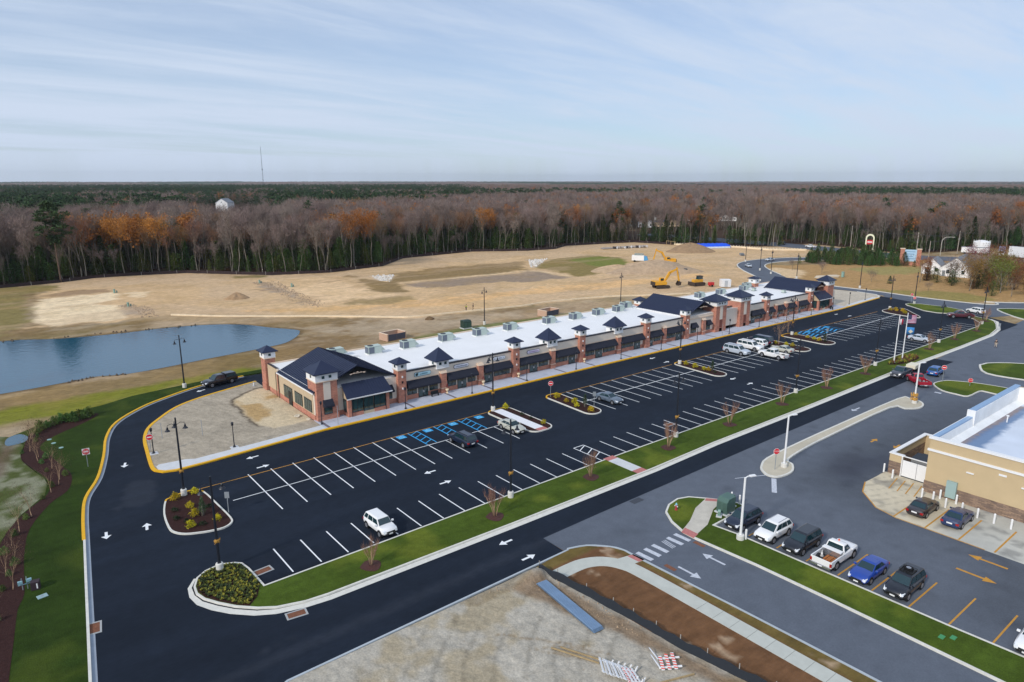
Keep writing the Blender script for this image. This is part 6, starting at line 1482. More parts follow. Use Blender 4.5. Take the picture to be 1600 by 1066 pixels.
# ================================================================== VEHICLES
M_tyre = mat('tyre_rubber', S(24, 24, 26), rough=.9, spec=.2); M_rim = mat('alloy_rim', S(150, 152, 158), rough=.35, metal=.6)
M_cglass = mat('car_glass', S(20, 46, 52), rough=.05, spec=.9); M_trim = mat('dark_trim', S(24, 25, 28), rough=.6)
M_hl = mat('headlight_lens', S(206, 210, 216), rough=.15, spec=.8); M_tl = mat('red_lens', S(150, 22, 26), rough=.2, spec=.8); M_plate = mat('licence_plate', S(220, 222, 226), rough=.5)
M_chrome = mat('chrome', S(170, 172, 178), rough=.2, metal=.8)
def paint(name, col): return mat('paint_' + name, col, rough=.32, spec=.5, coat=.6, noise=.02, nscale=1)
TYPES = {
 # L, W, H, hood, belt, windscreen base, roof front, roof rear, rear glass base, wheelbase, wheel r, side windows
 'sedan': dict(L=4.65, W=1.80, H=1.45, hood=.92, belt=.96, wb=.92, rf=.20, rr=-.95, rb=-1.62, tail=1.0, base=2.7, r=.33, win=[(.05, .44), (.47, .90)]),
 'coupe': dict(L=4.6, W=1.78, H=1.38, hood=.88, belt=.92, wb=.80, rf=.10, rr=-.95, rb=-1.60, tail=.98, base=2.65, r=.33, win=[(.06, .36), (.40, .90)]),
 'suv': dict(L=4.7, W=1.86, H=1.72, hood=1.02, belt=1.08, wb=1.05, rf=.45, rr=-1.95, rb=-2.22, tail=1.1, base=2.7, r=.37, win=[(.04, .28), (.31, .60), (.63, .93)]),
 'crossover': dict(L=4.55, W=1.84, H=1.66, hood=1.0, belt=1.05, wb=1.15, rf=.42, rr=-1.70, rb=-2.15, tail=1.08, base=2.66, r=.36, win=[(.05, .27), (.31, .60), (.63, .90)]),
 'boxy': dict(L=4.15, W=1.80, H=1.62, hood=1.0, belt=1.02, wb=1.02, rf=.55, rr=-1.72, rb=-1.98, tail=1.05, base=2.57, r=.34, win=[(.05, .26), (.30, .60), (.63, .94)]),
 'long_suv': dict(L=5.55, W=2.0, H=1.88, hood=1.15, belt=1.18, wb=1.40, rf=.78, rr=-2.4, rb=-2.66, tail=1.2, base=3.25, r=.42, win=[(.03, .29), (.32, .62), (.65, .94)]),
 'pickup': dict(L=5.8, W=1.98, H=1.86, hood=1.15, belt=1.16, wb=1.35, rf=.72, rr=-.62, rb=-.78, tail=1.12, base=3.6, r=.42, win=[(.06, .44), (.48, .93)], bed=True),
 'cab_pickup': dict(L=5.4, W=1.96, H=1.84, hood=1.15, belt=1.16, wb=1.25, rf=.62, rr=-.10, rb=-.24, tail=1.12, base=3.25, r=.41, win=[(.10, .90)], bed=True),
 'van': dict(L=5.6, W=2.0, H=1.95, hood=1.15, belt=1.2, wb=1.62, rf=1.02, rr=-2.45, rb=-2.66, tail=1.2, base=3.4, r=.41, win=[(.03, .30), (.33, .63), (.66, .95)]),
}
def lerp(a, b, t): return a + (b - a) * t
def car(kind, pm, name, label, cat, loc, rz, group=None, rack=False, z0=0.0, glass=None, cover=False):
    p = TYPES[kind]; L, W, H = p['L'], p['W'], p['H']; w = W / 2; hl = L / 2
    t = thing(name, label, cat, (loc[0], loc[1], z0), rz, group)
    G = glass or M_cglass
    bed = p.get('bed'); xr = p['rb'] - .02 if bed else -hl
    hood, belt, tail = p['hood'], p['belt'], p['tail']; zb = .24 if H < 1.6 else .32
    st = []
    if not bed: st += [(-hl, w * .84, zb + .16, tail - .22), (-hl + .08, w * .93, zb + .05, tail - .05), (-hl + .35, w * .985, zb, tail)]
    else: st += [(xr, w, zb, belt)]
    for x in (-hl * .55, 0.0) if not bed else (0.0,):
        if x > xr + .1: st.append((x, w, zb, belt if x > p['rb'] else tail))
    st += [(p['wb'] * .8, w, zb, belt), (p['wb'] + .15, w, zb, belt - .01), (hl - .75, w * .985, zb, hood + .01), (hl - .32, w * .95, zb + .02, hood - .08), (hl - .08, w * .86, zb + .06, hood - .22), (hl, w * .72, zb + .12, hood - .42)]
    st.sort()
    m = MB(); vs = []; fs = []; K = 11
    for x, ww, z0_, z1 in st:
        half = [(ww - .16, z0_), (ww - .03, z0_ + .12), (ww, lerp(z0_, z1, .5)), (ww - .035, z1 - .12), (ww - .16, z1)]
        ring = [(-y, z) for y, z in half] + [(0, z1 + .025)] + [(y, z) for y, z in half[::-1]]
        vs += [(x, y, z) for y, z in ring]
    for i in range(len(st) - 1):
        for k in range(K): a, b_ = i * K + k, i * K + (k + 1) % K; fs.append((a, b_, b_ + K, a + K))
    fs += [tuple(range(K)), tuple(range(len(vs) - 1, len(vs) - K - 1, -1))]
    m.add(vs, fs); m.build('body', pm, t, smooth=True).data.set_sharp_from_angle(angle=R(38))
    # cabin
    wb_, wr_ = w - .07, w - .24
    x0, x1, X0, X1 = p['rb'], p['wb'], p['rr'], p['rf']
    zc, zr = belt - .03, H - .07
    m = MB()
    ringB = [(x0, -wb_, zc), (x1, -wb_ + .10, zc), (x1, wb_ - .10, zc), (x0, wb_, zc)]
    ringR = [(X0, -wr_, zr), (X1, -wr_ + .03, zr), (X1, wr_ - .03, zr), (X0, wr_, zr)]
    ringT = [(X0 + .12, -wr_ + .14, H), (X1 - .22, -wr_ + .16, H), (X1 - .22, wr_ - .16, H), (X0 + .12, wr_ - .14, H)]
    m.add(ringB + ringR + ringT, [(0, 1, 5, 4), (1, 2, 6, 5), (2, 3, 7, 6), (3, 0, 4, 7), (4, 5, 9, 8), (5, 6, 10, 9), (6, 7, 11, 10), (7, 4, 8, 11), (8, 9, 10, 11)])
    m.build('cabin', pm, t, bevel=.035, smooth=False)
    def pane(a, b_, c, d, u0, u1, v0, v1, nm, mt, off=.016, taper=0.0):
        a, b_, c, d = map(Vector, (a, b_, c, d))
        P = lambda u, v: a.lerp(b_, u).lerp(d.lerp(c, u), v)
        n = (b_ - a).cross(d - a).normalized() * off
        q = [P(u0, v0) + n, P(u1, v0) + n, P(u1 - taper, v1) + n, P(u0 + taper, v1) + n]
        mm = MB(); back = [x - n * .8 for x in q]; mm.add(q + back, [(0, 1, 2, 3), (7, 6, 5, 4), (0, 4, 5, 1), (1, 5, 6, 2), (2, 6, 7, 3), (3, 7, 4, 0)]); return mm.build(nm, mt, t)
    pane(ringB[1], ringB[2], ringR[2], ringR[1], .04, .96, .06, .95, 'windscreen', G)
    pane(ringB[3], ringB[0], ringR[0], ringR[3], .07, .93, .16 if not bed else .2, .92, 'rear_window', G)
    for u0, u1 in p['win']:
        if cover and u1 < .62: continue
        pane(ringB[0], ringB[1], ringR[1], ringR[0], u0, u1, .12, .9, 'side_window', G)
        pane(ringB[2], ringB[3], ringR[3], ringR[2], 1 - u1, 1 - u0, .12, .9, 'side_window', G)
    if bed:
        m = MB(); bx0, bx1 = -hl, xr - .03; zt = belt - .04
        m.box(bx0, bx1, -w, -w + .1, .5, zt); m.box(bx0, bx1, w - .1, w, .5, zt); m.box(bx1 - .06, bx1, -w + .1, w - .1, .6, zt); m.box(bx0, bx1, -w + .1, w - .1, .5, .66)
        m.build('cargo_bed', pm, t, bevel=.02)
        m = MB(); m.box(bx0 + .06, bx1 - .07, -w + .11, w - .11, .66, .68); m.build('bed_liner', M_trim, t)
        m = MB(); m.box(bx0 - .03, bx0 + .05, -w + .1, w - .1, .58, zt); m.build('tailgate', pm, t, bevel=.02)
        m = MB(); m.box(bx0 - .14, bx0 - .02, -w + .05, w - .05, .40, .58); m.build('rear_bumper', M_chrome, t)
        if cover:
            m = MB(); m.hexa([(bx0 + .02, -w + .03, zt), (bx1, -w + .03, zt), (bx1, w - .03, zt), (bx0 + .02, w - .03, zt)], [(bx0 + .25, -w + .2, H - .03), (bx1, -w + .2, H + .02), (bx1, w - .2, H + .02), (bx0 + .25, w - .2, H - .03)]); m.build('bed_canopy', pm, t, bevel=.03)
            for s in (-1, 1):
                m = MB(); m.hexa([(bx0 + .3, s * (w - .05), zt + .15), (bx1 - .2, s * (w - .05), zt + .15), (bx1 - .2, s * (w - .03), zt + .15), (bx0 + .3, s * (w - .03), zt + .15)], [(bx0 + .45, s * (w - .19), H - .2), (bx1 - .2, s * (w - .19), H - .2), (bx1 - .2, s * (w - .14), H - .2), (bx0 + .45, s * (w - .14), H - .2)]); m.build('canopy_window', G, t)
    for i, x in enumerate((p['base'] / 2, -p['base'] / 2)):
        x += .02
        for s in (-1, 1):
            r = p['r']
            m = MB(); m.cyl((x, s * (w - .3), r + .02), (x, s * (w + .004), r + .02), r + .075, n=20); m.build('wheel_arch', M_trim, t)
            m = MB(); m.cyl((x, s * (w - .24), r), (x, s * (w + .016), r), r, n=20); wh = m.build('wheel', M_tyre, t)
            m = MB(); m.cyl((x, s * (w - .02), r), (x, s * (w + .024), r), r * .66, n=14)
            m.build('rim', M_rim, wh)
    xf = hl
    for s in (-1, 1):
        m = MB(); m.hexa([(xf - .34, s * (w * .93), hood - .30), (xf - .06, s * (w * .84), hood - .36), (xf - .02, s * (w * .58), hood - .40), (xf - .30, s * (w * .62), hood - .30)],
                         [(xf - .40, s * (w * .90), hood - .12), (xf - .12, s * (w * .82), hood - .20), (xf - .07, s * (w * .58), hood - .20), (xf - .34, s * (w * .62), hood - .10)]); m.build('headlight', M_hl, t)
        tz = (tail - .12) if not bed else belt - .1
        m = MB(); m.box(-hl - .035, -hl + .16, min(s * w * .62, s * w * .93), max(s * w * .62, s * w * .93), tz - .26, tz - .06) if not bed else m.box(-hl - .045, -hl + .06, min(s * (w - .17), s * (w - .0) + s * .012), max(s * (w - .17), s * (w) + s * .012), tz - .42, tz - .1)
        m.build('taillight', M_tl, t)
        m = MB(); m.box(p['wb'] - .32, p['wb'] - .14, min(s * (w - .06), s * (w + .16)), max(s * (w - .06), s * (w + .16)), belt, belt + .15); m.build('mirror', pm, t, bevel=.02)
    m = MB(); m.box(xf - .10, xf + .025, -w * .52, w * .52, hood - .42, hood - .30); m.build('grille', M_trim, t)
    m = MB(); m.box(xf - .16, xf + .03, -w * .66, w * .66, zb + .06, zb + .2); m.build('front_bumper', M_trim if kind not in ('pickup', 'cab_pickup') else M_chrome, t)
    m = MB(); m.box(-hl - .045, -hl - .01, -.26, .26, .62, .76) if not bed else m.box(-hl - .16, -hl - .13, -.2, .2, .44, .55); m.build('licence_plate', M_plate, t)
    m = MB(); m.box(xf + .02, xf + .04, -.2, .2, hood - .58, hood - .46); m.build('licence_plate', M_plate, t)
    if rack:
        for s in (-1, 1):
            m = MB(); m.box(X0 + .2, X1 - .35, s * (wr_ - .16) - .02, s * (wr_ - .16) + .02, H, H + .06); m.build('roof_rail', M_trim if rack != 'c' else M_chrome, t)
    return t
P_white = paint('white', S(222, 224, 230)); P_silver = paint('silver', S(168, 176, 186)); P_navy = paint('navy', S(20, 30, 50)); P_black = paint('black', S(18, 22, 32)); P_grey = paint('grey', S(80, 92, 106))
P_champ = paint('champagne', S(170, 170, 160)); P_blue = paint('blue', S(22, 58, 140)); P_teal = paint('blue_black', S(16, 40, 62)); P_red = paint('red', S(150, 20, 40)); P_maroon = paint('maroon', S(78, 34, 44)); P_dgrey = paint('dark_grey', S(62, 66, 74)); P_mblue = paint('mid_blue', S(24, 78, 142)); P_brownblk = paint('brown_black', S(34, 28, 34)); P_dkblue = paint('dark_blue', S(22, 44, 84))
SD, SU, NO = -PI / 2, PI / 2, 0.0
lot = 'cars standing in the new car park'
car('boxy', P_white, 'boxy_hatchback', 'white boxy hatchback alone in the lower row of the new car park', 'car', (28.85, 57.45), SD + R(2), lot)
car('suv', P_navy, 'family_suv', 'dark navy SUV parked across the bays below the blue accessible markings', 'car', (48.55, 71.5), SU + R(3), lot, rack=True)
car('sedan', P_champ, 'sedan', 'pale champagne sedan beside the island with the white walkway', 'car', (56.9, 71.3), SD, lot)
car('sedan', P_grey, 'sedan', 'blue-grey sedan beside the island with the stop sign and yellow shrubs', 'car', (77.05, 71.6), SD + R(2), lot)
gr2 = 'cars grouped in the middle of the new car park'
car('long_suv', P_silver, 'large_suv', 'silver full-size SUV, leftmost of the group in the upper parking rows', 'car', (119.95, 76.9), SD, gr2, rack='c')
car('long_suv', P_white, 'large_suv', 'white full-size SUV between the silver SUV and a white crossover', 'car', (125.4, 77.3), SD, gr2, rack='c')
car('crossover', P_white, 'crossover', 'white crossover behind the white full-size SUV and next to a dark van', 'car', (129.2, 78.2), SU, gr2)
car('van', P_navy, 'minivan', 'dark navy van at the far side of the parked group', 'van', (132.0 - .3, 78.9), SU, gr2)
pk1 = car('pickup', P_white, 'pickup_truck', 'white double-cab pickup with its tailgate towards the driving lane', 'pickup', (122.9, 70.6), SU, gr2)
car('sedan', P_champ, 'sedan', 'champagne sedan half hidden behind the white double-cab pickup', 'car', (128.6, 71.9), SU, gr2)
car('pickup', P_black, 'canopy_pickup', 'black pickup with a covered bed driving on the service drive near the pond', 'pickup', (31.2, 120.3), R(193), None, cover=True)
car('sedan', P_silver, 'sedan', 'silver sedan parked behind the flagpoles near the right end', 'car', (161.2, 58.3), SD, lot)
car('pickup', P_maroon, 'pickup_truck', 'maroon pickup parked at the right end of the lower row', 'pickup', (197.6, 62.9), R(128), lot)
car('crossover', P_white, 'crossover', 'white crossover on the ring road behind the maroon pickup', 'car', (207.6, 62.6), R(70))
car('cab_pickup', P_dgrey, 'pickup_truck', 'dark grey pickup towing a small pale trailer along the dark road', 'pickup', (129.0, 49.0), R(182))
car('crossover', P_mblue, 'hatchback', 'bright blue hatchback driving away past the red pickup', 'car', (134.8, 45.4), R(4))
pkr = car('cab_pickup', P_red, 'pickup_truck', 'red pickup with a loaded bed turning at the small grass island', 'pickup', (126.1, 45.0), R(46))
row = 'cars nose-in along the grass strip'
yy = lambda i: 35.1 - 2.98 * i
car('crossover', P_navy, 'crossover', 'navy crossover behind the white lamp post in the corner bay', 'car', (58.5, 35.25), PI, row)
car('crossover', P_white, 'crossover', 'white crossover with a dark sunroof in the second bay from the lamp post', 'car', (58.7, 32.0), PI, row, rack='c')
car('suv', P_black, 'boxy_suv', 'black-blue SUV between the white crossover and the white pickup', 'car', (58.9, 29.1), PI, row)
pkw = car('cab_pickup', P_white, 'pickup_truck', 'white single-cab work pickup backed in to the grass strip', 'pickup', (59.2, 26.0), 0, row)
car('coupe', P_blue, 'coupe', 'bright blue coupe between the white work pickup and the black SUV with a roof basket', 'car', (59.0, 22.9), PI, row)
suvb = car('suv', P_black, 'off_road_suv', 'black SUV with a loaded roof basket, last of the row before the empty bays', 'car', (59.1, 19.9), PI, row)
car('sedan', P_white, 'sedan', 'white sedan cut off by the right edge of the picture', 'car', (59.3, 10.6), PI, row)
car('sedan', P_brownblk, 'sedan', 'black-brown sedan nosed in to the bollards of the tan shop, left one', 'car', (75.9, 24.85), 0.0, 'sedans in front of the tan shop')
car('sedan', P_dkblue, 'sedan', 'dark blue sedan nosed in to the bollards of the tan shop, right one', 'car', (76.2, 21.65), 0.0, 'sedans in front of the tan shop')
# loads and fittings
m = MB(); m.box(-.9, .1, -.55, .55, 1.72, 1.78); 
for i in range(5): m.box(-.9, .1, -.5 + i * .25, -.47 + i * .25, 1.78, 1.84)
m.cyl((-.9, -.55, 1.9), (.1, -.55, 1.9), .02, n=5); m.cyl((-.9, .55, 1.9), (.1, .55, 1.9), .02, n=5); m.cyl((-.9, -.55, 1.9), (-.9, .55, 1.9), .02, n=5); m.cyl((.1, -.55, 1.9), (.1, .55, 1.9), .02, n=5)
m.build('roof_basket', M_trim, suvb)
sp_ = thing('spare_wheel', 'spare wheel lying in the roof basket of the black SUV', 'wheel', (59.55, 19.9, 1.8)); m = MB(); m.cyl((0, 0, 0), (0, 0, .2), .36, n=18); m.build('tyre', M_tyre, sp_); m = MB(); m.cyl((0, 0, .02), (0, 0, .21), .2, n=12); m.build('rim', M_rim, sp_)
# toolbox, cooler and cone of the work pickup
tb = thing('toolbox', 'long pale metal toolbox across the bed of the white work pickup', 'toolbox', (58.55, 26.0, .69)); m = MB(); m.box(-.25, .25, -.84, .84, 0, .62); m.build('box', M_chrome, tb); m = MB(); m.box(-.28, .28, -.87, .87, .62, .68); m.build('lid', M_siding, tb)
pb = thing('lumber', 'rusty orange boards lying in the bed of the white work pickup', 'boards', (57.75, 25.75, .69)); m = MB()
for i in range(4): m.box(-.5, .45, -.4 + i * .22, -.22 + i * .22, i % 2 * .03, .1 + i % 2 * .05)
m.build('boards', mat('rusty_boards', S(150, 92, 48), rough=.9, noise=.3, nscale=4), pb)
cn = thing('traffic_cone', 'white and orange cone standing in the bed of the white work pickup', 'cone', (57.75, 26.55, .69)); m = MB(); m.lathe([(.17, 0), (.17, .03), (.12, .04), (.04, .6)], n=10); m.build('cone_body', mat('cone_orange', S(226, 110, 70), rough=.6), cn); m = MB(); m.lathe([(.098, .2), (.075, .38)], n=10); m.build('reflective_band', M_siding, cn)
m = MB(); m.lathe([(.09, 1.84), (.09, 1.95), (.05, 1.99)], (.45, 0, 0), n=8); m.build('beacon', mat('amber', S(200, 90, 60), rough=.3), pkw)
jk = thing('junk_pile', 'black and white scrap heaped in the bed of the red pickup', 'load', (124.75, 43.7, .68), R(46)); m = MB(); rs = random.Random(4)
for i in range(7):
    x, y, s = rs.uniform(-.7, .7), rs.uniform(-.5, .5), rs.uniform(.15, .32); m.hexa([(x - s, y - s * .6, 0), (x + s, y - s * .5, 0), (x + s * .9, y + s * .6, 0), (x - s, y + s * .5, 0)], [(x - s * .8, y - s * .5, s * 1.5), (x + s * .7, y - s * .4, s * 1.8), (x + s * .8, y + s * .4, s * 1.4), (x - s * .7, y + s * .5, s * 1.6)]); m.cur = 0
m.build('scrap', mat('scrap', S(120, 124, 126), rough=.7, noise=.7, nscale=2), jk)
tr = thing('small_trailer', 'small pale box trailer hitched behind the dark grey pickup', 'trailer', (134.9, 49.3, 0), R(182)); tr.scale = (.8, .85, .85)
m = MB(); m.box(-1.7, 1.5, -.95, .95, .55, 1.35); m.build('trailer_box', mat('cream_paint', S(206, 200, 180), rough=.6), tr, bevel=.03)
m = MB(); m.box(-1.72, 1.52, -.98, .98, .45, .55); m.cyl((1.5, .3, .5), (2.5, 0, .5), .04, n=6); m.cyl((1.5, -.3, .5), (2.5, 0, .5), .04, n=6); m.build('chassis', M_trim, tr)
for s in (-1, 1):
    m = MB(); m.cyl((-.2, s * .98, .33), (-.2, s * 1.15, .33), .33, n=16); wh = m.build('wheel', M_tyre, tr); m = MB(); m.cyl((-.2, s * 1.1, .33), (-.2, s * 1.16, .33), .2, n=12); m.build('rim', M_rim, wh)
# cars farther off
car('sedan', P_silver, 'sedan', 'silver sedan coming round the curve of the access road', 'car', (249.0, 157.3), R(228))
car('sedan', P_silver, 'sedan', 'pale sedan on the straight of the access road behind the pines', 'car', (275.6, 163.8), R(170))
car('pickup', P_white, 'pickup_truck', 'white pickup driving on the highway at the wood edge', 'pickup', (346.6, 183.4), R(80), 'highway traffic')
car('suv', P_black, 'suv', 'dark SUV on the highway left of the white pickup', 'car', (352.5, 203.5), R(80), 'highway traffic')
car('crossover', P_black, 'crossover', 'dark crossover on the highway behind the pine clump', 'car', (342.5, 164.5), R(95), 'highway traffic')
car('pickup', P_white, 'pickup_truck', 'white pickup parked by the trucks across the highway', 'pickup', (351.3, 101.0), R(110))
car('suv', P_black, 'suv', 'black SUV parked on the sand beside the near excavator', 'car', (214.5, 163.2), R(60))
# lorries at the right edge
def box_truck(loc, rz, lab, cabm, boxm, L=11.0, Hb=3.9, name='lorry'):
    t = thing(name, lab, 'lorry', (*loc, 0), rz)
    m = MB(); m.box(-L / 2, L / 2 - 3.2, -1.25, 1.25, 1.1, Hb); m.build('cargo_box', boxm, t, bevel=.04)
    m = MB(); m.hexa([(L / 2 - 3.0, -1.15, .6), (L / 2, -1.15, .6), (L / 2, 1.15, .6), (L / 2 - 3.0, 1.15, .6)], [(L / 2 - 3.0, -1.15, 1.6), (L / 2, -1.05, 1.5), (L / 2, 1.05, 1.5), (L / 2 - 3.0, 1.15, 1.6)])
    m.hexa([(L / 2 - 3.0, -1.15, 1.6), (L / 2 - 1.3, -1.12, 1.6), (L / 2 - 1.3, 1.12, 1.6), (L / 2 - 3.0, 1.15, 1.6)], [(L / 2 - 3.0, -1.05, 2.75), (L / 2 - 1.8, -1.0, 2.7), (L / 2 - 1.8, 1.0, 2.7), (L / 2 - 3.0, 1.05, 2.75)]); m.build('cab', cabm, t, bevel=.05)
    m = MB(); m.hexa([(L / 2 - 1.34, -1.0, 1.7), (L / 2 - 1.26, -1.0, 1.7), (L / 2 - 1.26, 1.0, 1.7), (L / 2 - 1.34, 1.0, 1.7)], [(L / 2 - 1.78, -.92, 2.6), (L / 2 - 1.70, -.92, 2.6), (L / 2 - 1.70, .92, 2.6), (L / 2 - 1.78, .92, 2.6)]); m.build('windscreen', M_cglass, t)
    m = MB(); m.box(-L / 2, L / 2 - .3, -.5, .5, .7, 1.1); m.build('chassis', M_trim, t)
    for x in (-L / 2 + 1.2, -L / 2 + 2.4, L / 2 - 1.0):
        for s in (-1, 1): m = MB(); m.cyl((x, s * .95, .5), (x, s * 1.24, .5), .5, n=16); wh = m.build('wheel', M_tyre, t); m = MB(); m.cyl((x, s * 1.2, .5), (x, s * 1.26, .5), .28, n=12); m.build('rim', M_rim, wh)
    return t
box_truck((379, 107.5), R(195), 'white-cab lorry with a blue-grey box parked across the highway', P_white, mat('bluebox', S(112, 132, 166), rough=.6), 13)
box_truck((366.5, 95.6), R(250), 'tall white box lorry at the right edge across the highway', P_white, P_white, 12, 5.6)
# ================================================================== PLANTS
M_bark = mat('grey_bark', S(112, 106, 96), rough=.95, noise=.25, nscale=.6, objrand=.25)
M_barkp = mat('pine_bark', S(98, 80, 68), rough=.95, noise=.25, nscale=.6, objrand=.2)
def twigmat(name, col, rnd=.22, hue=.02): return mat(name, col, rough=.95, spec=.1, objrand=rnd, hue=hue)
M_twig = twigmat('grey_twigs', S(118, 104, 98), .26, .018); M_twig2 = twigmat('russet_twigs', S(122, 92, 70), .26, .02)
M_orange = twigmat('orange_oak_leaves', S(150, 98, 50), .28, .008); M_pine = twigmat('pine_needles', S(52, 70, 44), .3, .02); M_ever = twigmat('evergreen_leaves', S(76, 96, 50), .45, .035)
M_evol = twigmat('olive_leaves', S(98, 102, 46), .3, .03); M_brownl = twigmat('brown_leaves', S(112, 84, 48), .3, .03)

def limb_tree(seed, H=24.0, bole=.42, spread=4.2, nl=9, tw=620, tl=1.7, twd=.085, r0=.21, lean=.5, leaf=None):
    """bare broad-leaved tree: returns trunk mesh, twig mesh"""
    rs = random.Random(seed); T = MB(); Cn = MB(); tips = []
    kx, ky = rs.uniform(-lean, lean), rs.uniform(-lean, lean)
    axis = lambda z: Vector((kx * (z / H) ** 1.5 * 2 + .25 * math.sin(z * .45 + seed), ky * (z / H) ** 1.5 * 2 + .25 * math.cos(z * .4 + seed * 2), z))
    zs = [0, .6, H * .15, H * .3, H * .45, H * .6, H * .75, H * .9]
    T.tube([axis(z) for z in zs], [r0 * 1.5, r0 * 1.1, r0, r0 * .88, r0 * .74, r0 * .52, r0 * .3, r0 * .1], n=7)
    for i in range(nl):
        f = bole + (0.90 - bole) * (i / nl) + rs.uniform(-.03, .03); z = H * f; p = axis(z); a = rs.uniform(0, 2 * PI) + i * 2.4
        reach = spread * (1.0 - .55 * max(0, (f - .6) / .4)) * rs.uniform(.75, 1.15); up = (H * (1 - f)) * rs.uniform(.55, .85) + 1.2
        d = Vector((math.cos(a), math.sin(a), 0)); q1 = p + d * reach * .35 + Vector((0, 0, up * .35)); q2 = p + d * reach * .75 + Vector((0, 0, up * .72)); q3 = p + d * reach + Vector((0, 0, up))
        rr = r0 * (.55 - .3 * f); T.tube([p, q1, q2, q3], [rr, rr * .75, rr * .45, rr * .15], n=5)
        tips += [(q1, .5), (q2, .9), (q3, 1.0)]
        for j in range(3):
            b0 = q1.lerp(q3, rs.uniform(.1, .8)); a2 = a + rs.uniform(-1.3, 1.3); e = b0 + Vector((math.cos(a2), math.sin(a2), 0)) * rs.uniform(1, 2.2) + Vector((0, 0, rs.uniform(.8, 2.6)))
            T.tube([b0, e], [rr * .35, rr * .08], n=4, cap=False); tips += [(b0.lerp(e, .5), .9), (e, 1.0)]
    tips += [(axis(H * .9), 1.0), (axis(H * .8), .7)]
    for i in range(tw):
        p, wgt = rs.choice(tips); p = p + Vector((rs.gauss(0, .75), rs.gauss(0, .75), rs.gauss(0, .8)))
        d = Vector((rs.gauss(0, .55), rs.gauss(0, .55), rs.uniform(.35, 1.3))); d.normalize(); L = tl * rs.uniform(.5, 1.3)
        s = d.cross(Vector((rs.gauss(0, 1), rs.gauss(0, 1), rs.gauss(0, .3)))); s.normalize(); s *= twd * rs.uniform(.6, 1.3)
        Cn.add([p - s, p + s, p + d * L], [(0, 1, 2)])
        if rs.random() < .4:
            m_ = p + d * L * .4; d2 = (d + Vector((rs.gauss(0, .6), rs.gauss(0, .6), .1))).normalized(); Cn.add([m_ - s * .6, m_ + s * .6, m_ + d2 * L * .6], [(0, 1, 2)])
    if leaf:
        nL, ls, zmin = leaf
        for i in range(nL):
            p, wgt = rs.choice(tips)
            if p.z < H * zmin: continue
            p = p + Vector((rs.gauss(0, .9), rs.gauss(0, .9), rs.gauss(0, .8))); v = [p + Vector((rs.uniform(-ls, ls), rs.uniform(-ls, ls), rs.uniform(-ls, ls))) for _ in range(3)]
            Cn.add(v, [(0, 1, 2)])
    return T, Cn
def pine_tree(seed, H=24.0, cr=3.6, base=.55, n=46, per=26, ls=.55, rnd=False):
    rs = random.Random(seed); T = MB(); Cn = MB()
    kx, ky = rs.uniform(-.8, .8), rs.uniform(-.8, .8); axis = lambda z: Vector((kx * (z / H) ** 2, ky * (z / H) ** 2, z))
    T.tube([axis(z) for z in (0, 1, H * .4, H * .7, H * .95)], [.34, .26, .2, .14, .04], n=7)
    for i in range(n):
        f = base + (1.0 - base) * rs.random() ** .85
        if rnd: prof = (max(0, 1 - ((f - base - (1 - base) * .55) / ((1 - base) * .56)) ** 2)) ** .5 * (.75 + .35 * math.sin(f * 31))
        else: prof = math.sin(min(1, (1.02 - f) / (1 - base) * 1.25) * PI * .62)
        a = rs.uniform(0, 2 * PI); r = cr * prof * rs.uniform(.35, 1.05)
        p0 = axis(H * f * .985); c = p0 + Vector((math.cos(a) * r, math.sin(a) * r, rs.uniform(-.2, .9)))
        if r > .8: T.tube([p0, c], [.06, .02], n=4, cap=False)
        R_ = rs.uniform(.6, 1.15)
        for k in range(per):
            q = c + Vector((rs.gauss(0, R_ * .6), rs.gauss(0, R_ * .6), rs.gauss(0, R_ * .28))); d = Vector((rs.gauss(0, 1), rs.gauss(0, 1), rs.uniform(-.1, .9))).normalized() * ls * rs.uniform(.6, 1.3); s = d.cross(Vector((0, 0, 1)) + Vector((rs.gauss(0, .5), rs.gauss(0, .5), 0))); s = s.normalized() * ls * .42
            Cn.add([q - s, q + s, q + d], [(0, 1, 2)])
    return T, Cn
def cone_tree(seed, H=9.0, r=2.2, n=1500, ls=.34, low=.05, lobes=0.35, pw=.62):
    rs = random.Random(seed); T = MB(); Cn = MB(); T.tube([(0, 0, 0), (0, 0, H * .5), (0, 0, H * .92)], [.16, .10, .03], n=6)
    ph = [rs.uniform(0, 6.28) for _ in range(4)]
    for i in range(n):
        f = low + (1 - low) * rs.random() ** 1.15; a = rs.uniform(0, 2 * PI); rr = r * ((1 - f) ** pw) * (1 - lobes * .5 + lobes * math.sin(3 * a + ph[0] + f * 9) * .5 + lobes * .5 * math.sin(5 * a + ph[1] - f * 14)) * (min(1, f * 7)) ** .5; q_ = rs.random() ** .35
        p = Vector((math.cos(a) * rr * q_, math.sin(a) * rr * q_, H * f + rs.gauss(0, .15))); d = Vector((math.cos(a), math.sin(a), rs.uniform(-.3, .8))).normalized() * ls * rs.uniform(.6, 1.5); s = Vector((-math.sin(a), math.cos(a), rs.gauss(0, .4))).normalized() * ls * .6
        Cn.add([p - s, p + s, p + d], [(0, 1, 2)])
    return T, Cn
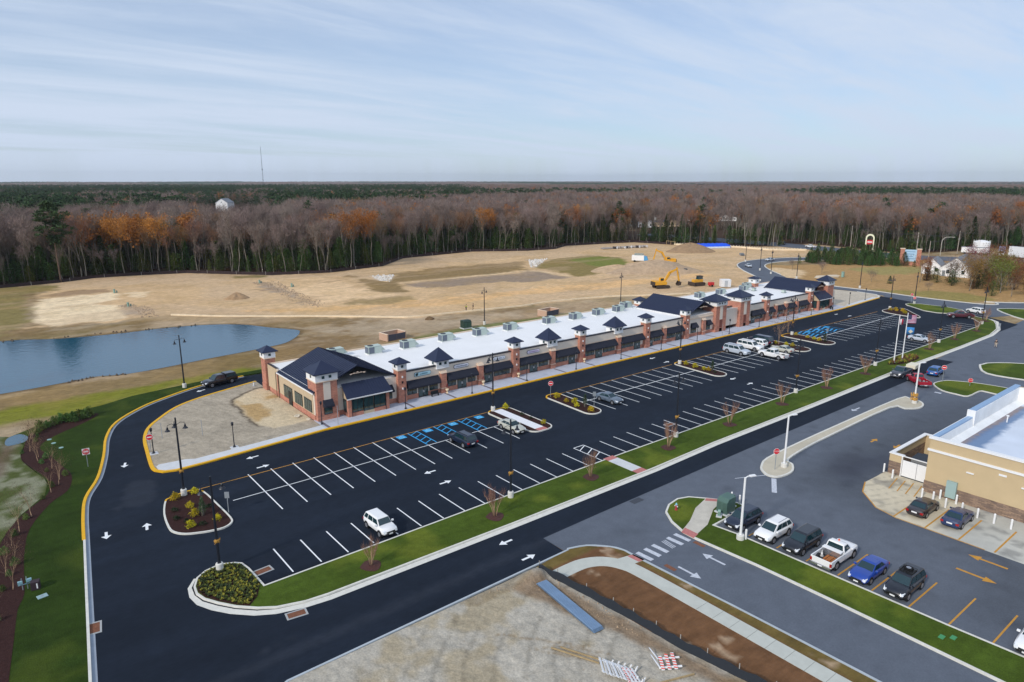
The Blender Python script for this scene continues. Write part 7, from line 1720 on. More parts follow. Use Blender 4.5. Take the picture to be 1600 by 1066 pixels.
def shrub(seed, H=.7, r=.5, n=260, ls=.10, stems=5):
    rs = random.Random(seed); T = MB(); Cn = MB()
    for i in range(stems): a = rs.uniform(0, 6.28); T.tube([(0, 0, 0), (math.cos(a) * r * .6, math.sin(a) * r * .6, H * .7)], [.02, .008], n=4)
    for i in range(n):
        u = rs.uniform(0, 2 * PI); v = rs.random() ** .5; el = rs.uniform(0, PI / 2); q = rs.random() ** .3
        p = Vector((r * q * math.cos(u) * math.cos(el), r * q * math.sin(u) * math.cos(el), .08 + (H - .08) * q * math.sin(el))) * rs.uniform(.85, 1.12)
        w_ = [p + Vector((rs.uniform(-ls, ls), rs.uniform(-ls, ls), rs.uniform(-ls, ls) + ls * .3)) for _ in range(3)]; Cn.add(w_, [(0, 1, 2)])
    return T, Cn
def plant(name, TC, mt, mc, loc, cat, label=None, group=None, crown='crown', trunk='trunk'):
    t = thing(name, label or 'x', cat, loc, 0, group); TC[0].build(trunk, mt, t, smooth=True); TC[1].build(crown, mc, t); return t
class Stock:
    def __init__(s, protos): s.p = protos; s.used = [False] * len(protos); s.rs = random.Random(11)
    def put(s, x, y, sc=1.0, z=-.1, k=None, label='x', group=None, lean=0.0, rz=None):
        k = s.rs.randrange(len(s.p)) if k is None else k
        t = s.p[k] if not s.used[k] else copy_tree(s.p[k]); s.used[k] = True
        t.location = (x, y, z); t.rotation_euler = (s.rs.uniform(-lean, lean), s.rs.uniform(-lean, lean), s.rs.uniform(0, 6.28) if rz is None else rz); t.scale = (sc, sc, sc)
        t['label'] = label
        if group: t['group'] = group
        return t
def objs(t): return [c for c in t.children]
bare = Stock([plant('bare_tree', limb_tree(s, H=h, bole=b_, spread=sp, nl=nl, tw=1000, tl=1.6, twd=.05), M_bark, M_twig, (0, 0, 0), 'tree', crown='twigs') for s, h, b_, sp, nl in ((1, 24, .38, 3.6, 10), (2, 25, .30, 4.6, 12), (3, 22, .42, 3.2, 9), (4, 24, .26, 4.2, 13), (5, 26, .5, 3.4, 9))])
russ = Stock([plant('russet_tree', limb_tree(s, H=h, bole=.42, spread=3.8, nl=10, tw=800, tl=1.4, twd=.05, leaf=(700, .20, .3)), M_bark, M_twig2, (0, 0, 0), 'tree', crown='twigs') for s, h in ((11, 23), (12, 21))])
orng = Stock([plant('orange_oak', limb_tree(s, H=h, bole=.45, spread=4.6, nl=12, tw=250, tl=1.2, twd=.06, leaf=(2600, .30, .5)), M_bark, M_orange, (0, 0, 0), 'tree', crown='leaves') for s, h in ((21, 23), (22, 24))])
pine = Stock([plant('pine_tree', pine_tree(s, H=h, cr=c, base=b_), M_barkp, M_pine, (0, 0, 0), 'tree', crown='needles') for s, h, c, b_ in ((31, 24, 3.8, .55), (32, 22, 3.4, .5), (33, 25, 4.2, .58))])
ever = Stock([plant('evergreen', cone_tree(s, H=h, r=r, n=n_, lobes=lb, pw=pw_, low=lo_), M_barkp, M_ever, (0, 0, 0), 'tree', crown='foliage') for s, h, r, n_, lb, pw_, lo_ in ((41, 10, 2.6, 1500, .7, .4, .1), (42, 8, 2.2, 1000, .8, .35, .15), (43, 12, 2.4, 1700, .4, .62, .05), (44, 7, 3.0, 1300, .9, .4, .05))])
olive = Stock([plant('olive_tree', cone_tree(s, H=h, r=r, n=n_, ls=.3, low=.15, lobes=.5), M_bark, M_evol, (0, 0, 0), 'tree', crown='foliage') for s, h, r, n_ in ((45, 9, 2.4, 900), (46, 7, 2.2, 800))])
LBARE = 'tall bare grey tree with a pale trunk standing at the edge of the wood'
LEVER = 'dark green bushy evergreen standing between the trunks at the wood edge'
def arc(line, step):
    o = []; carry = 0.0
    for a, b_ in zip(line[:-1], line[1:]):
        L = math.dist(a, b_); d = carry
        while d < L:
            u = d / L; n = (-(b_[1] - a[1]) / L, (b_[0] - a[0]) / L); o.append((a[0] + (b_[0] - a[0]) * u, a[1] + (b_[1] - a[1]) * u, *n)); d += step
        carry = d - L
    return o
EDGE_A = [p for p in WOOD_EDGE if p[0] > -50]; EDGE_B = WOOD_EDGE2[:-1]
rs = random.Random(5)
def az_px(x, y):
    """column of the photograph a ground point falls in (used for regional tree mixes only)"""
    a = math.atan2(y, x); return 800 + 1067 / math.cos(PITCH) * math.tan(PI / 2 - ROW - a)
CLEAR = [(322, 283), (358, 236), (604, 392), (537, 480)]
def in_clear(x, y): return sdist(np.array([[x, y]]), CLEAR)[0] > 0
SECT = [(0, 'above the left end of the pond'), (150, 'behind the pale sand patch left of the pond tip'), (330, 'behind the small pointed heap'), (470, 'at the inner bend behind the bare slope'), (620, 'behind the brown-green strip of the site'), (760, 'behind the white rubble of the site'), (880, 'behind the green patch of the site'), (1000, 'behind the row of pipes'), (1090, 'behind the blue tarpaulin'), (1180, 'at the gap where the highway shows'), (1290, 'across the highway behind the pine clump'), (1420, 'across the highway behind the shopping centre sign'), (1530, 'across the highway behind the white house')]
def sect(x, y):
    p = az_px(x, y); return [l for a, l in SECT if a <= p][-1] if p > 0 else 'at the far left of the wood edge'
def sizew(s, a, b): return 'tall' if s > b else ('shorter' if s < a else 'middling')
for line, st_b, st_e in ((EDGE_A, 2.9, 2.1), (EDGE_B, 3.0, 2.8)):
    for (x, y, nx, ny) in arc(line, st_b):
        off = rs.uniform(1.0, 13.0) if rs.random() < .7 else rs.uniform(0.6, 2.5); X, Y = x + nx * off + rs.uniform(-1.5, 1.5), y + ny * off + rs.uniform(-1, 1)
        if in_clear(X, Y): continue
        r_ = rs.random(); px_ = az_px(X, Y); gap = 980 < px_ < 1165
        if gap and r_ < .45: continue
        org = (168 < px_ < 308 and r_ < .62) or (470 < px_ < 585 and r_ < .16) or (715 < px_ < 770 and r_ < .4)
        w_ = sect(X, Y); sc_ = rs.uniform(.70, .90) * (.9 if gap else 1)
        if org: orng.put(X, Y, sc_ + .04, label='oak with orange-brown leaves ' + w_, group='orange oaks ' + w_, lean=.04)
        elif r_ > .80: russ.put(X, Y, sc_, label='%s russet-twigged tree %s' % (sizew(sc_, .77, .84), w_), group='russet trees ' + w_, lean=.05)
        elif r_ < .30 and not org: bare.put(x + nx * rs.uniform(.3, 4), y + ny * rs.uniform(.3, 4), rs.uniform(.34, .6), label='low twiggy young tree ' + w_, group='young bare trees ' + w_, lean=.12)
        else: bare.put(X, Y, sc_, label='%s bare grey tree %s' % (sizew(sc_, .77, .84), w_), group='bare trees ' + w_, lean=.09)
    for (x, y, nx, ny) in arc(line, st_e):
        off = rs.uniform(2.0, 12); X, Y = x + nx * off + rs.uniform(-1, 1), y + ny * off + rs.uniform(-1, 1)
        if in_clear(X, Y) or rs.random() < (.45 if 985 < az_px(X, Y) < 1165 else .12): continue
        w_ = sect(X, Y); sc_ = rs.uniform(.45, .95) if rs.random() < .45 else rs.uniform(.8, 1.4)
        if rs.random() < .2: olive.put(X, Y, sc_ * .8, label='olive-yellow small tree ' + w_, group='olive trees ' + w_)
        else: ever.put(X, Y, sc_, label='%s dark evergreen %s' % (sizew(sc_, .95, 1.2), w_), group='evergreens ' + w_)
plant('lone_pine', pine_tree(39, H=27, cr=6.4, base=.5, n=130, per=36, ls=.7, rnd=True), M_barkp, M_pine, (24.5, 281.5, -.1), 'tree', 'lone tall pine with a wide dark crown rising above the bare trees at the left', crown='needles')
for X, Y in ((62, 295), (66, 300), (150, 285), (259, 283), (300, 276), (322, 235), (396, 142)): pine.put(X, Y, rs.uniform(.8, 1.0), label='pine standing among the bare trees just inside the wood edge', group='pines inside the wood edge')
for X, Y in ((306, 262), (311, 250), (316, 243)): ever.put(X, Y, 1.35, k=2, label='broad dark green holly behind the blue tarpaulin', group='hollies behind the tarpaulin')
for X, Y, l_ in ((337, 199, .16), (339, 203, .1), (330, 212, .05)): bare.put(X, Y, 1.05, k=0, label='white-barked leaning tree at the gap where the highway shows', group='leaning white-barked trees', lean=l_)

# --- the wood behind, as a few uncountable masses
def scatter(name, label, stocks, pts, group=None):
    """points (x, y, z, scale, variant) carrying copies of the stock trees"""
    me = bpy.data.meshes.new(name); me.from_pydata([(p[0], p[1], p[2]) for p in pts], [], [])
    for nm, ix in (('sc', 3), ('rz', 5)):
        a = me.attributes.new(nm, 'FLOAT', 'POINT'); a.data.foreach_set('value', [float(p[ix]) for p in pts])
    a = me.attributes.new('var', 'INT', 'POINT'); a.data.foreach_set('value', [int(p[4]) for p in pts])
    o = bpy.data.objects.new(name, me); COL.objects.link(o)
    g_ = bpy.data.node_groups.new(name, 'GeometryNodeTree')
    g_.interface.new_socket('Geometry', in_out='INPUT', socket_type='NodeSocketGeometry'); g_.interface.new_socket('Geometry', in_out='OUTPUT', socket_type='NodeSocketGeometry')
    N_ = g_.nodes.new; gi = N_('NodeGroupInput'); go = N_('NodeGroupOutput'); iop = N_('GeometryNodeInstanceOnPoints'); jj = N_('GeometryNodeJoinGeometry')
    for t in stocks[::-1]:
        j = N_('GeometryNodeJoinGeometry')
        for c in objs(t):
            oi = N_('GeometryNodeObjectInfo'); oi.inputs['Object'].default_value = c; oi.transform_space = 'ORIGINAL'
            if 'As Instance' in oi.inputs: oi.inputs['As Instance'].default_value = False
            g_.links.new(oi.outputs['Geometry'], j.inputs[0])
        gti = N_('GeometryNodeGeometryToInstance'); g_.links.new(j.outputs[0], gti.inputs[0]); g_.links.new(gti.outputs[0], jj.inputs[0])
    g_.links.new(gi.outputs[0], iop.inputs['Points']); g_.links.new(jj.outputs[0], iop.inputs['Instance'])
    iop.inputs['Pick Instance'].default_value = True
    def na(nm, ty):
        n = N_('GeometryNodeInputNamedAttribute'); n.data_type = ty; n.inputs[0].default_value = nm
        return next(s_ for s_ in n.outputs if s_.enabled and s_.name == 'Attribute')
    g_.links.new(na('var', 'INT'), iop.inputs['Instance Index'])
    cb = N_('ShaderNodeCombineXYZ'); g_.links.new(na('rz', 'FLOAT'), cb.inputs[2]); g_.links.new(cb.outputs[0], iop.inputs['Rotation'])
    g_.links.new(na('sc', 'FLOAT'), iop.inputs['Scale']); g_.links.new(iop.outputs[0], go.inputs[0])
    md = o.modifiers.new('scatter', 'NODES'); md.node_group = g_
    tag(o, label, 'woodland', kind='stuff'); return o
# light far versions of the trees (each also stands once in the wood)
bareF = [plant('bare_tree', limb_tree(s, H=22, bole=.42, spread=4.2, nl=6, tw=230, tl=2.6, twd=.13), M_bark, M_twig, (420 + 9 * i, 300 + 4 * i, -.2), 'tree', 'bare tree deep inside the wood beyond the highway', 'bare trees deep in the wood', crown='twigs') for i, s in enumerate((51, 52, 53))]
bareF += [plant('russet_tree', limb_tree(54, H=21, bole=.4, spread=4.2, nl=6, tw=230, tl=2.4, twd=.14, leaf=(160, .5, .3)), M_bark, M_twig2, (446, 318, -.2), 'tree', 'russet tree deep inside the wood beyond the highway', crown='twigs')]
pineF = [plant('pine_tree', pine_tree(s, H=22, cr=3.9, base=.5, n=24, per=11, ls=1.05), M_barkp, M_pine, (455 + 9 * i, 330, -.2), 'tree', 'pine deep inside the wood beyond the highway', 'pines deep in the wood', crown='needles') for i, s in enumerate((61, 62))]
orngF = [plant('orange_oak', limb_tree(63, H=21, bole=.4, spread=4.4, nl=7, tw=60, tl=2, twd=.13, leaf=(520, .62, .4)), M_bark, M_orange, (474, 338, -.2), 'tree', 'orange-leaved oak deep inside the wood beyond the highway', crown='leaves')]
rs = random.Random(77); nr = np.random.RandomState(77)
def region():
    """jittered points behind the wood edge, thinning with distance"""
    P = []
    for r0, r1, sp in ((190, 420, 4.3), (420, 800, 6.0), (800, 1400, 8.2), (1400, 2400, 11.0)):
        r = r0
        while r < r1:
            n = int((R(99) - R(6)) * r / sp); a = R(6) + (np.arange(n) + nr.uniform(-.5, .5, n)) * sp / r; rr = r + nr.uniform(-sp, sp, n) * .6
            P.append(np.stack([rr * np.cos(a), rr * np.sin(a)], 1)); r += sp
    return np.vstack(P)
P = region()
W1 = WOOD_EDGE + [(345, 196), (350, 320), (360, 420), (9000, 9000), (-9000, 9000), (-2000, 230)]
W2 = WOOD_EDGE2 + [(9000, 500), (9000, 9000), (352, 460), (356, 300)]
HWL = HIGHWAY
d1 = sdist(P, W1); d2 = sdist(P, W2)
near_hw = ldist(P, [(352, 460), (352, 300)] + HIGHWAY[1:]) < 15
keep = ((d1 > 11) | (d2 > 10)) & ~near_hw & ((sdist(P, CLEAR) < 0) | (nr.rand(len(P)) < .16))
HOUSE_GAP = [(90, 345), (131, 336), (236, 690), (250, 775), (180, 785)]
keep &= sdist(P, HOUSE_GAP) < 0
P = P[keep]; rad = np.hypot(P[:, 0], P[:, 1]); pxs = np.array([az_px(a, b) for a, b in P])
nz = fbm(P[:, 0], P[:, 1], 130, 4, 201); nz2 = fbm(P[:, 0], P[:, 1], 45, 3, 205)
lim = np.interp(pxs, [-400, 0, 60, 200, 420, 690, 760, 1000, 1150, 1300, 1460, 2000], [340, 345, 365, 430, 470, 500, 640, 640, 820, 760, 800, 700])
hi = np.interp(pxs, [-400, 700, 760, 1200, 1300, 2000], [3200, 3000, 1300, 1200, 1700, 1700])
pp_ = sstep((rad - lim) / 60) * sstep((hi - rad) / 200) * np.interp(pxs, [0, 700, 800, 1250, 1320, 2000], [.92, .8, .5, .45, .8, .6])
isp = (nz * .4 + nz2 * .6 + (pp_ - .5) * .42 > .53) & (pp_ > .05) | (nr.rand(len(P)) < .012)
iso = (~isp) & (((nz2 > .60) & (nr.rand(len(P)) < .30)) | (nr.rand(len(P)) < .02) | ((pxs > 90) & (pxs < 310) & (rad > 295) & (rad < 345) & (nr.rand(len(P)) < .55)) | ((pxs > 480) & (pxs < 800) & (rad > 330) & (rad < 480) & (nr.rand(len(P)) < .12)))
isb = ~isp & ~iso; nearm = rad < 430
Z = lambda n: -.3 * np.ones(n)
def pack(mask, nv, s0=.82, s1=1.12, zoff=-.3, var=None):
    Q = P[mask]; n = len(Q); v = nr.randint(0, nv, n) if var is None else var
    return np.column_stack([Q, np.full(n, zoff), nr.uniform(s0, s1, n), v, nr.uniform(0, 6.28, n)])
scatter('bare_wood', 'mass of bare grey and russet trees filling the wood behind the edge rows', bare.p + russ.p, pack(isb & nearm, 7, .68, .90))
scatter('far_bare_wood', 'mass of bare trees stretching back to the horizon', bareF, pack(isb & ~nearm, 4, .72, .98))
scatter('pine_wood', 'dark green mass of pines in the distant wood', pineF, pack(isp, 2, .66, 1.1))
scatter('orange_wood', 'scattered orange-leaved oaks showing through the distant wood', orngF, pack(iso, 1, .72, .96))
und = (rad < 330) | ((rad < 480) & (nr.rand(len(P)) < .5))
Qm = und & (nr.rand(len(P)) < .48)
Q = pack(Qm, 6, .5, 1.45); Q[:, 0] += nr.uniform(-2, 2, len(Q)); Q[:, 1] += nr.uniform(-2, 2, len(Q))
scatter('evergreen_understorey', 'dark evergreen undergrowth filling the floor of the wood', ever.p + olive.p, Q)
# canopy too far off to tell single trees
na_, nr_ = 900, 80
az_ = np.linspace(R(0), R(104), na_); rr_ = 2300 * (9800 / 2300) ** (np.linspace(0, 1, nr_) ** 1.0)
A_, R__ = np.meshgrid(az_, rr_); X_ = (R__ * np.cos(A_)).ravel(); Y_ = (R__ * np.sin(A_)).ravel()
hgt_ = 15 + 6 * (nr.rand(len(X_)) - .5) + 9 * (fbm(X_ / 500, Y_ / 500, 1.0, 3, 5) - .4) * 2
col_ = np.tile(np.array(S(104, 90, 84)), (len(X_), 1)); n_ = fbm(X_ * .6, Y_ * .6, 420, 4, 301)
a_ = sstep((n_ - .50) * 9)[:, None]; col_ = col_ * (1 - a_) + np.array(S(50, 64, 48)) * a_; col_ *= (0.75 + .5 * nr.rand(len(X_)))[:, None]
fc = [(j * na_ + i, j * na_ + i + 1, (j + 1) * na_ + i + 1, (j + 1) * na_ + i) for j in range(nr_ - 1) for i in range(na_ - 1)]
me = bpy.data.meshes.new('distant_canopy'); me.from_pydata(np.column_stack([X_, Y_, hgt_]).tolist(), [], fc)
ca = me.color_attributes.new('Col', 'FLOAT_COLOR', 'POINT'); ca.data.foreach_set('color', np.hstack([col_, np.ones((len(col_), 1))]).astype(np.float32).ravel())
me.materials.append(mat('distant_canopy', attr='Col', rough=1.0, spec=0)); o = bpy.data.objects.new('distant_canopy', me); COL.objects.link(o)
tag(o, 'distant canopy of woods reaching the horizon', 'woodland', kind='stuff')

# --- young multi-stem trees along the grass strip, each in a ring of mulch
def myrtle(seed):
    rs = random.Random(seed); T = MB(); Cn = MB(); ends = []
    for i in range(9):
        a = rs.uniform(0, 6.28); r = rs.uniform(.5, 1.15); h = rs.uniform(2.1, 3.0); p = [Vector((.12 * math.cos(a), .12 * math.sin(a), 0)), Vector((r * .35 * math.cos(a), r * .35 * math.sin(a), h * .4)), Vector((r * .75 * math.cos(a), r * .75 * math.sin(a), h * .75)), Vector((r * math.cos(a), r * math.sin(a), h))]
        T.tube(p, [.035, .028, .02, .01], n=5); ends += [p[1].lerp(p[2], .6), p[2], p[2].lerp(p[3], .5), p[3]]
    for i in range(420):
        p = rs.choice(ends) + Vector((rs.gauss(0, .1), rs.gauss(0, .1), rs.gauss(0, .12))); d = Vector((rs.gauss(0, .35), rs.gauss(0, .35), 1)).normalized() * rs.uniform(.4, .95); s = d.cross(Vector((rs.gauss(0, 1), rs.gauss(0, 1), 0))).normalized() * .012
        Cn.add([p - s, p + s, p + d], [(0, 1, 2)])
    return T, Cn
M_myr = mat('myrtle_bark', S(170, 140, 112), rough=.9); M_myt = twigmat('myrtle_twigs', S(132, 100, 84), .15, .01)
MY = Stock([plant('young_tree', myrtle(s), M_myr, M_myt, (0, 0, 0), 'young tree', crown='twigs', trunk='stems') for s in (71, 72, 73)])
mpos = [(24.9, 51.8), (39.4, 52.2), (54.2, 52.9), (68.7, 53.1), (82.6, 53.2), (97.1, 53.5), (111.1, 53.5), (125.0, 53.4), (154.3, 53.8), (168.7, 54.1), (182.3, 54.2), (197.0, 57.0)]
mr = MB()
for i, (x, y) in enumerate(mpos):
    MY.put(x, y, 1.0 if i != 0 else .8, z=.14, label='%s small bare multi-stemmed tree from the left along the grass strip' % ORD[i], group='young trees along the grass strip'); n = 18
    pts = [(x + (.95 + .1 * math.sin(3 * a + i)) * math.cos(a), y + (.95 + .1 * math.cos(4 * a + i)) * math.sin(a)) for a in [2 * PI * k / n for k in range(n)]]; mr.prism(pts, .1, .165)
    mr.lathe([(.7, .16), (.3, .24)], (x, y, 0), n=10)
tag(mr.build('mulch_rings', mat('ring_mulch', S(66, 38, 34), rough=.95, noise=.3, nscale=6), smooth=False), kind='structure')
# --- shrubs of the islands
M_yel_l = twigmat('golden_leaves', S(168, 150, 38), .2, .02); M_dkl = twigmat('dark_shrub_leaves', S(38, 50, 34), .2, .02); M_crep = twigmat('feathery_green', S(62, 82, 56), .2, .01)
GS = Stock([plant('golden_shrub', shrub(s, .72, .5, 420, .085), M_bark, M_yel_l, (0, 0, 0), 'shrub', crown='leaves', trunk='stems') for s in (81, 82)])
DS = Stock([plant('dark_shrub', shrub(s, .4, .4, 220, .08), M_bark, M_dkl, (0, 0, 0), 'shrub', crown='leaves', trunk='stems') for s in (83,)])
ST_ = Stock([plant('sapling', (lambda T, Cn: (T, Cn))(*cone_tree(84, 1.9, .55, 420, .12, .3, .4)), M_bark, M_crep, (0, 0, 0), 'sapling', crown='foliage')])
spots = [('on the first mulched island', [(14.2, 77.3), (16.3, 77.6), (15.0, 74.3), (14.9, 72.0), (16.5, 69.6), (13.9, 69.7)], [(13.5, 74.4), (13.2, 72.3), (13.9, 71.2), (15.0, 69.4), (16.6, 73.1)], (15.6, 71.6)),
         ('on the stop sign island', [(71.5, 78.0), (71.25, 75.4), (71.9, 74.2), (70.95, 72.7), (71.1, 69.8)], [], (71.9, 71.9)),
         ('on the middle shrub island', [(104.4, 77.6), (104.2, 75.4), (104.1, 73.3), (104.3, 72.4)], [(104.0, 70.8)], (104.7, 71.9)),
         ('on the tree island left of the blue bays', [(133.7, 74.0), (134.3, 72.9), (133.7, 76.5)], [], None),
         ('on the island right beside the blue bays', [(144.8, 78.0), (144.4, 75.0), (144.0, 73.3), (143.6, 71.9)], [(143.6, 70.6)], (144.0, 70.9)),
         ('on the last island', [(193.4, 78.2), (193.6, 76.6), (191.6, 73.7), (194.2, 75.4), (195.2, 77.6)], [(197, 77.6)], None),
         ('on the island with the white walkway', [(61.7, 78.9), (61.9, 70.2)], [(61.8, 75.0), (61.8, 73.0)], None)]
for w_, gs, ds, sp in spots:
    for i, (x, y) in enumerate(gs): GS.put(x, y, rs.uniform(.85, 1.2), z=.12, label='golden-leaved shrub %s, %s from the building side' % (w_, ORD[i]) if len(('golden-leaved shrub %s, %s from the building side' % (w_, ORD[i])).split()) <= 16 else 'golden shrub %s, %s from the shops' % (w_, ORD[i]), group='golden shrubs of the planted islands')
    for i, (x, y) in enumerate(ds): DS.put(x, y, rs.uniform(.8, 1.1), z=.12, label='low dark shrub ' + w_, group='low dark shrubs ' + w_)
    if sp: ST_.put(*sp, 1.0, z=.12, label='small feathery green sapling ' + w_)
bt = plant('bare_sapling', limb_tree(91, H=3.4, bole=.3, spread=.9, nl=8, tw=260, tl=.5, twd=.02, r0=.05, lean=.1), M_myr, M_myt, (133.6, 75.4, .12), 'sapling', 'small bare round-headed tree on the tree island left of the blue bays', crown='twigs')
bt2 = copy_tree(bt); bt2.location = (146.3, 80.6, .1); bt2['label'] = 'small bare tree behind the lamp post of the right blue bays'
# flower bed round the flagpoles
fb_ = smooth_poly([(135.0, 53.8), (137.5, 52.2), (142.5, 51.7), (145.5, 52.4), (144.5, 54.4), (140, 54.6)], 4); w = MB(); w.prism(fb_, .1, .16); tag(w.build('flagpole_bed', M_mulch), kind='structure')
def carpet(name, label, poly, n, z, cols, H=.3, r=.16, leaf=10, seed=1):
    rs_ = np.random.RandomState(seed); Pq = np.array(poly); lo, hi_ = Pq.min(0), Pq.max(0); pts = []
    cand = rs_.uniform(lo, hi_, (n * 6, 2)); cand = cand[sdist(cand, poly) > .12]; sel = []
    for c in cand:
        if all((c[0] - s[0]) ** 2 + (c[1] - s[1]) ** 2 > (r * 1.5) ** 2 for s in sel): sel.append(c)
        if len(sel) >= n: break
    m = MB()
    for (x, y) in sel:
        m.cur = rs_.randint(0, len(cols))
        for k in range(leaf):
            a = rs_.uniform(0, 6.28); q = r * rs_.uniform(.3, 1.2); h = H * rs_.uniform(.4, 1.1); p = Vector((x + math.cos(a) * q, y + math.sin(a) * q, z + h)); s = rs_.uniform(.035, .07)
            m.add([(x, y, z), p + Vector((-math.sin(a) * s, math.cos(a) * s, -.04)), p + Vector((math.sin(a) * s, -math.cos(a) * s, -.04)), p + Vector((math.cos(a) * s, math.sin(a) * s, .03))], [(0, 1, 3, 2)])
    o = m.build(name, cols); tag(o, label, 'ground cover', kind='stuff'); return o
gcols = [mat('gc_green', S(84, 92, 36), rough=.9), mat('gc_dark', S(50, 62, 30), rough=.9), mat('gc_yellow', S(128, 124, 44), rough=.9)]
TIP = [(16.0, 56.8), (16.0, 55.3), (15.2, 53.6), (14.2, 52.6), (13.4, 53.5), (12.4, 54.9), (11.7, 56.2), (11.45, 57.4), (11.6, 58.4), (12.0, 59.5), (12.9, 60.2), (14.2, 60.4), (15.1, 60.0), (15.7, 59.4)]
w = MB(); w.prism(TIP, .1, .15); tag(w.build('planted_tip_soil', M_mulch), kind='structure')
carpet('bed_plants', 'dense low green and yellow plants filling the round bed at the left end of the grass strip', TIP, 420, .15, gcols, .2, .13, 14, 3)
carpet('flagpole_flowers', 'yellow and green flowers in the bed at the foot of the flagpoles', fb_, 110, .15, [gcols[2], gcols[0], mat('gc_brown', S(104, 66, 44), rough=.9)], .5, .2, 12, 4)
# --- the winding bed on the left
M_sap = twigmat('sapling_twigs', S(84, 64, 52), .2, .02)
LS = Stock([plant('bed_shrub', shrub(s, 1.3, .7, 520, .13), M_bark, M_ever, (0, 0, 0), 'shrub', crown='leaves', trunk='stems') for s in (92, 93)])
LT = Stock([plant('young_tree', limb_tree(s, H=3.6, bole=.3, spread=.8, nl=7, tw=170, tl=.5, twd=.022, r0=.05, lean=.1), M_myr, M_sap, (0, 0, 0), 'sapling', crown='twigs') for s in (94, 95)])
lsp = [(11.0, 115.2), (9.8, 115.1), (9.0, 115.0), (8.2, 114.5), (7.4, 114.4), (6.5, 113.8), (5.6, 113.2), (4.7, 112.2), (4.2, 110.9), (10.4, 114.2), (8.8, 113.6)]
for i, (x, y) in enumerate(lsp): LS.put(x, y, rs.uniform(.7, 1.15), z=.12, label='dark green shrub, %s from the right tip of the winding mulch bed' % ORD[i], group='shrubs at the far end of the mulch bed')
ltp = [(3.4, 109.2), (3.4, 106.8), (2.8, 103.8), (3.5, 101), (3.4, 99.6), (4.6, 95.6), (4.9, 91.2), (4.6, 89.7), (3.6, 87.9), (1.6, 82.5), (.4, 79.4), (-.6, 76.5), (-.5, 72.6), (-1.2, 70.5), (-1.0, 67.6), (-2.2, 64), (-2.4, 60.2)]
for i, (x, y) in enumerate(ltp):
    LT.put(x, y, rs.uniform(.38, .62), z=.12, label='thin young tree, %s from the pond end of the winding mulch bed' % ORD[i], group='young trees in the winding mulch bed')
    LS.put(x + rs.uniform(-.8, .8), y + rs.uniform(-1.4, 1.4), rs.uniform(.35, .6), z=.12, label='low green shrub among the young trees of the winding mulch bed', group='low shrubs in the winding mulch bed')
# twiggy branch reaching in from the left over the pond's edge
tw_ = plant('bank_tree', limb_tree(96, H=9, bole=.3, spread=3.6, nl=10, tw=500, tl=.9, twd=.05, r0=.14, leaf=(260, .16, .4)), M_bark, M_twig2, (-4.9, 140, -.2), 'tree', 'russet tree reaching in from the left edge over the pond', crown='twigs')
# --- young pines on the rough field, thicket round the white house
YP = Stock([plant('young_pine', cone_tree(s, h, r, 1100, .26, .02, .3), M_barkp, M_ever, (0, 0, 0), 'tree', crown='foliage') for s, h, r in ((101, 5.2, 2.3), (102, 4.4, 2.2), (103, 6.0, 2.4))])
clump = [(281, 149), (284, 140), (290, 130), (298, 120), (308, 119), (322, 132), (332, 150), (322, 158), (304, 158), (288, 154)]
cp = []; rs = random.Random(8)
while len(cp) < 95:
    x, y = rs.uniform(279, 334), rs.uniform(116, 160)
    if sdist(np.array([[x, y]]), clump)[0] > 0 and all(math.dist((x, y), q) > 2.4 for q in cp): cp.append((x, y))
for x, y in cp: YP.put(x, y, rs.uniform(.7, 1.1), label='bushy young pine in the dense clump on the rough field', group='young pines of the clump')
for (x, y), l_ in (((277.5, 151), 'low outlying pine at the left end of the pine clump'), ((303, 115.5), 'low pine at the right end of the pine clump'), ((246.5, 101), 'lone small round bush on the rough field'),): YP.put(x, y, .5, label=l_)
TC_ = Stock([plant('thicket_bush', cone_tree(s, h, r, 900, .26, .02, .8, .35), M_barkp, mm, (0, 0, 0), 'tree', crown='foliage') for s, h, r, mm in ((115, 6.5, 2.4, M_brownl), (116, 5.5, 2.6, M_evol), (117, 7.5, 2.2, mat('rust_leaves', S(126, 84, 46), rough=.95, objrand=.25)), (118, 6, 2.6, M_ever))])
TH = Stock([plant('thicket_tree', limb_tree(s, H=h, bole=.25, spread=2.6, nl=10, tw=500, tl=.9, twd=.045, r0=.12, leaf=(nl_, .22, .2)), M_bark, mm, (0, 0, 0), 'tree', crown='leaves') for s, h, nl_, mm in ((111, 8.5, 900, M_brownl), (112, 7.5, 500, M_twig), (113, 7, 900, M_evol), (114, 6.5, 700, M_twig2))])
thp = [(258, 86), (262, 82), (266, 88), (269, 80), (262, 76), (256, 79), (271, 74), (264, 70), (258, 72), (252, 70), (276, 80), (281, 76), (286, 84), (290, 78), (297, 84), (303, 88), (310, 90), (275, 68), (268, 64), (262, 63), (255, 64), (283, 70), (292, 70), (300, 76), (309, 80), (318, 86), (247, 66), (253, 74), (322, 78), (312, 72), (244, 70), (250, 78), (262, 92), (270, 96), (258, 96)] + [(rs.uniform(256, 330), rs.uniform(62, 90)) for _ in range(46)]
for i, (x, y) in enumerate(thp):
    w_ = 'on the ring road side of the thicket' if x < 258 else ('in the middle of the thicket below the white house' if x < 280 else 'on the highway side of the thicket right of the white house')
    (TC_ if i % 5 in (0, 2, 3) else TH).put(x, y, rs.uniform(.7, 1.15), label=('dense autumn bush ' if i % 5 in (0, 2, 3) else 'thin scrubby tree ') + w_, group='thicket plants ' + w_)
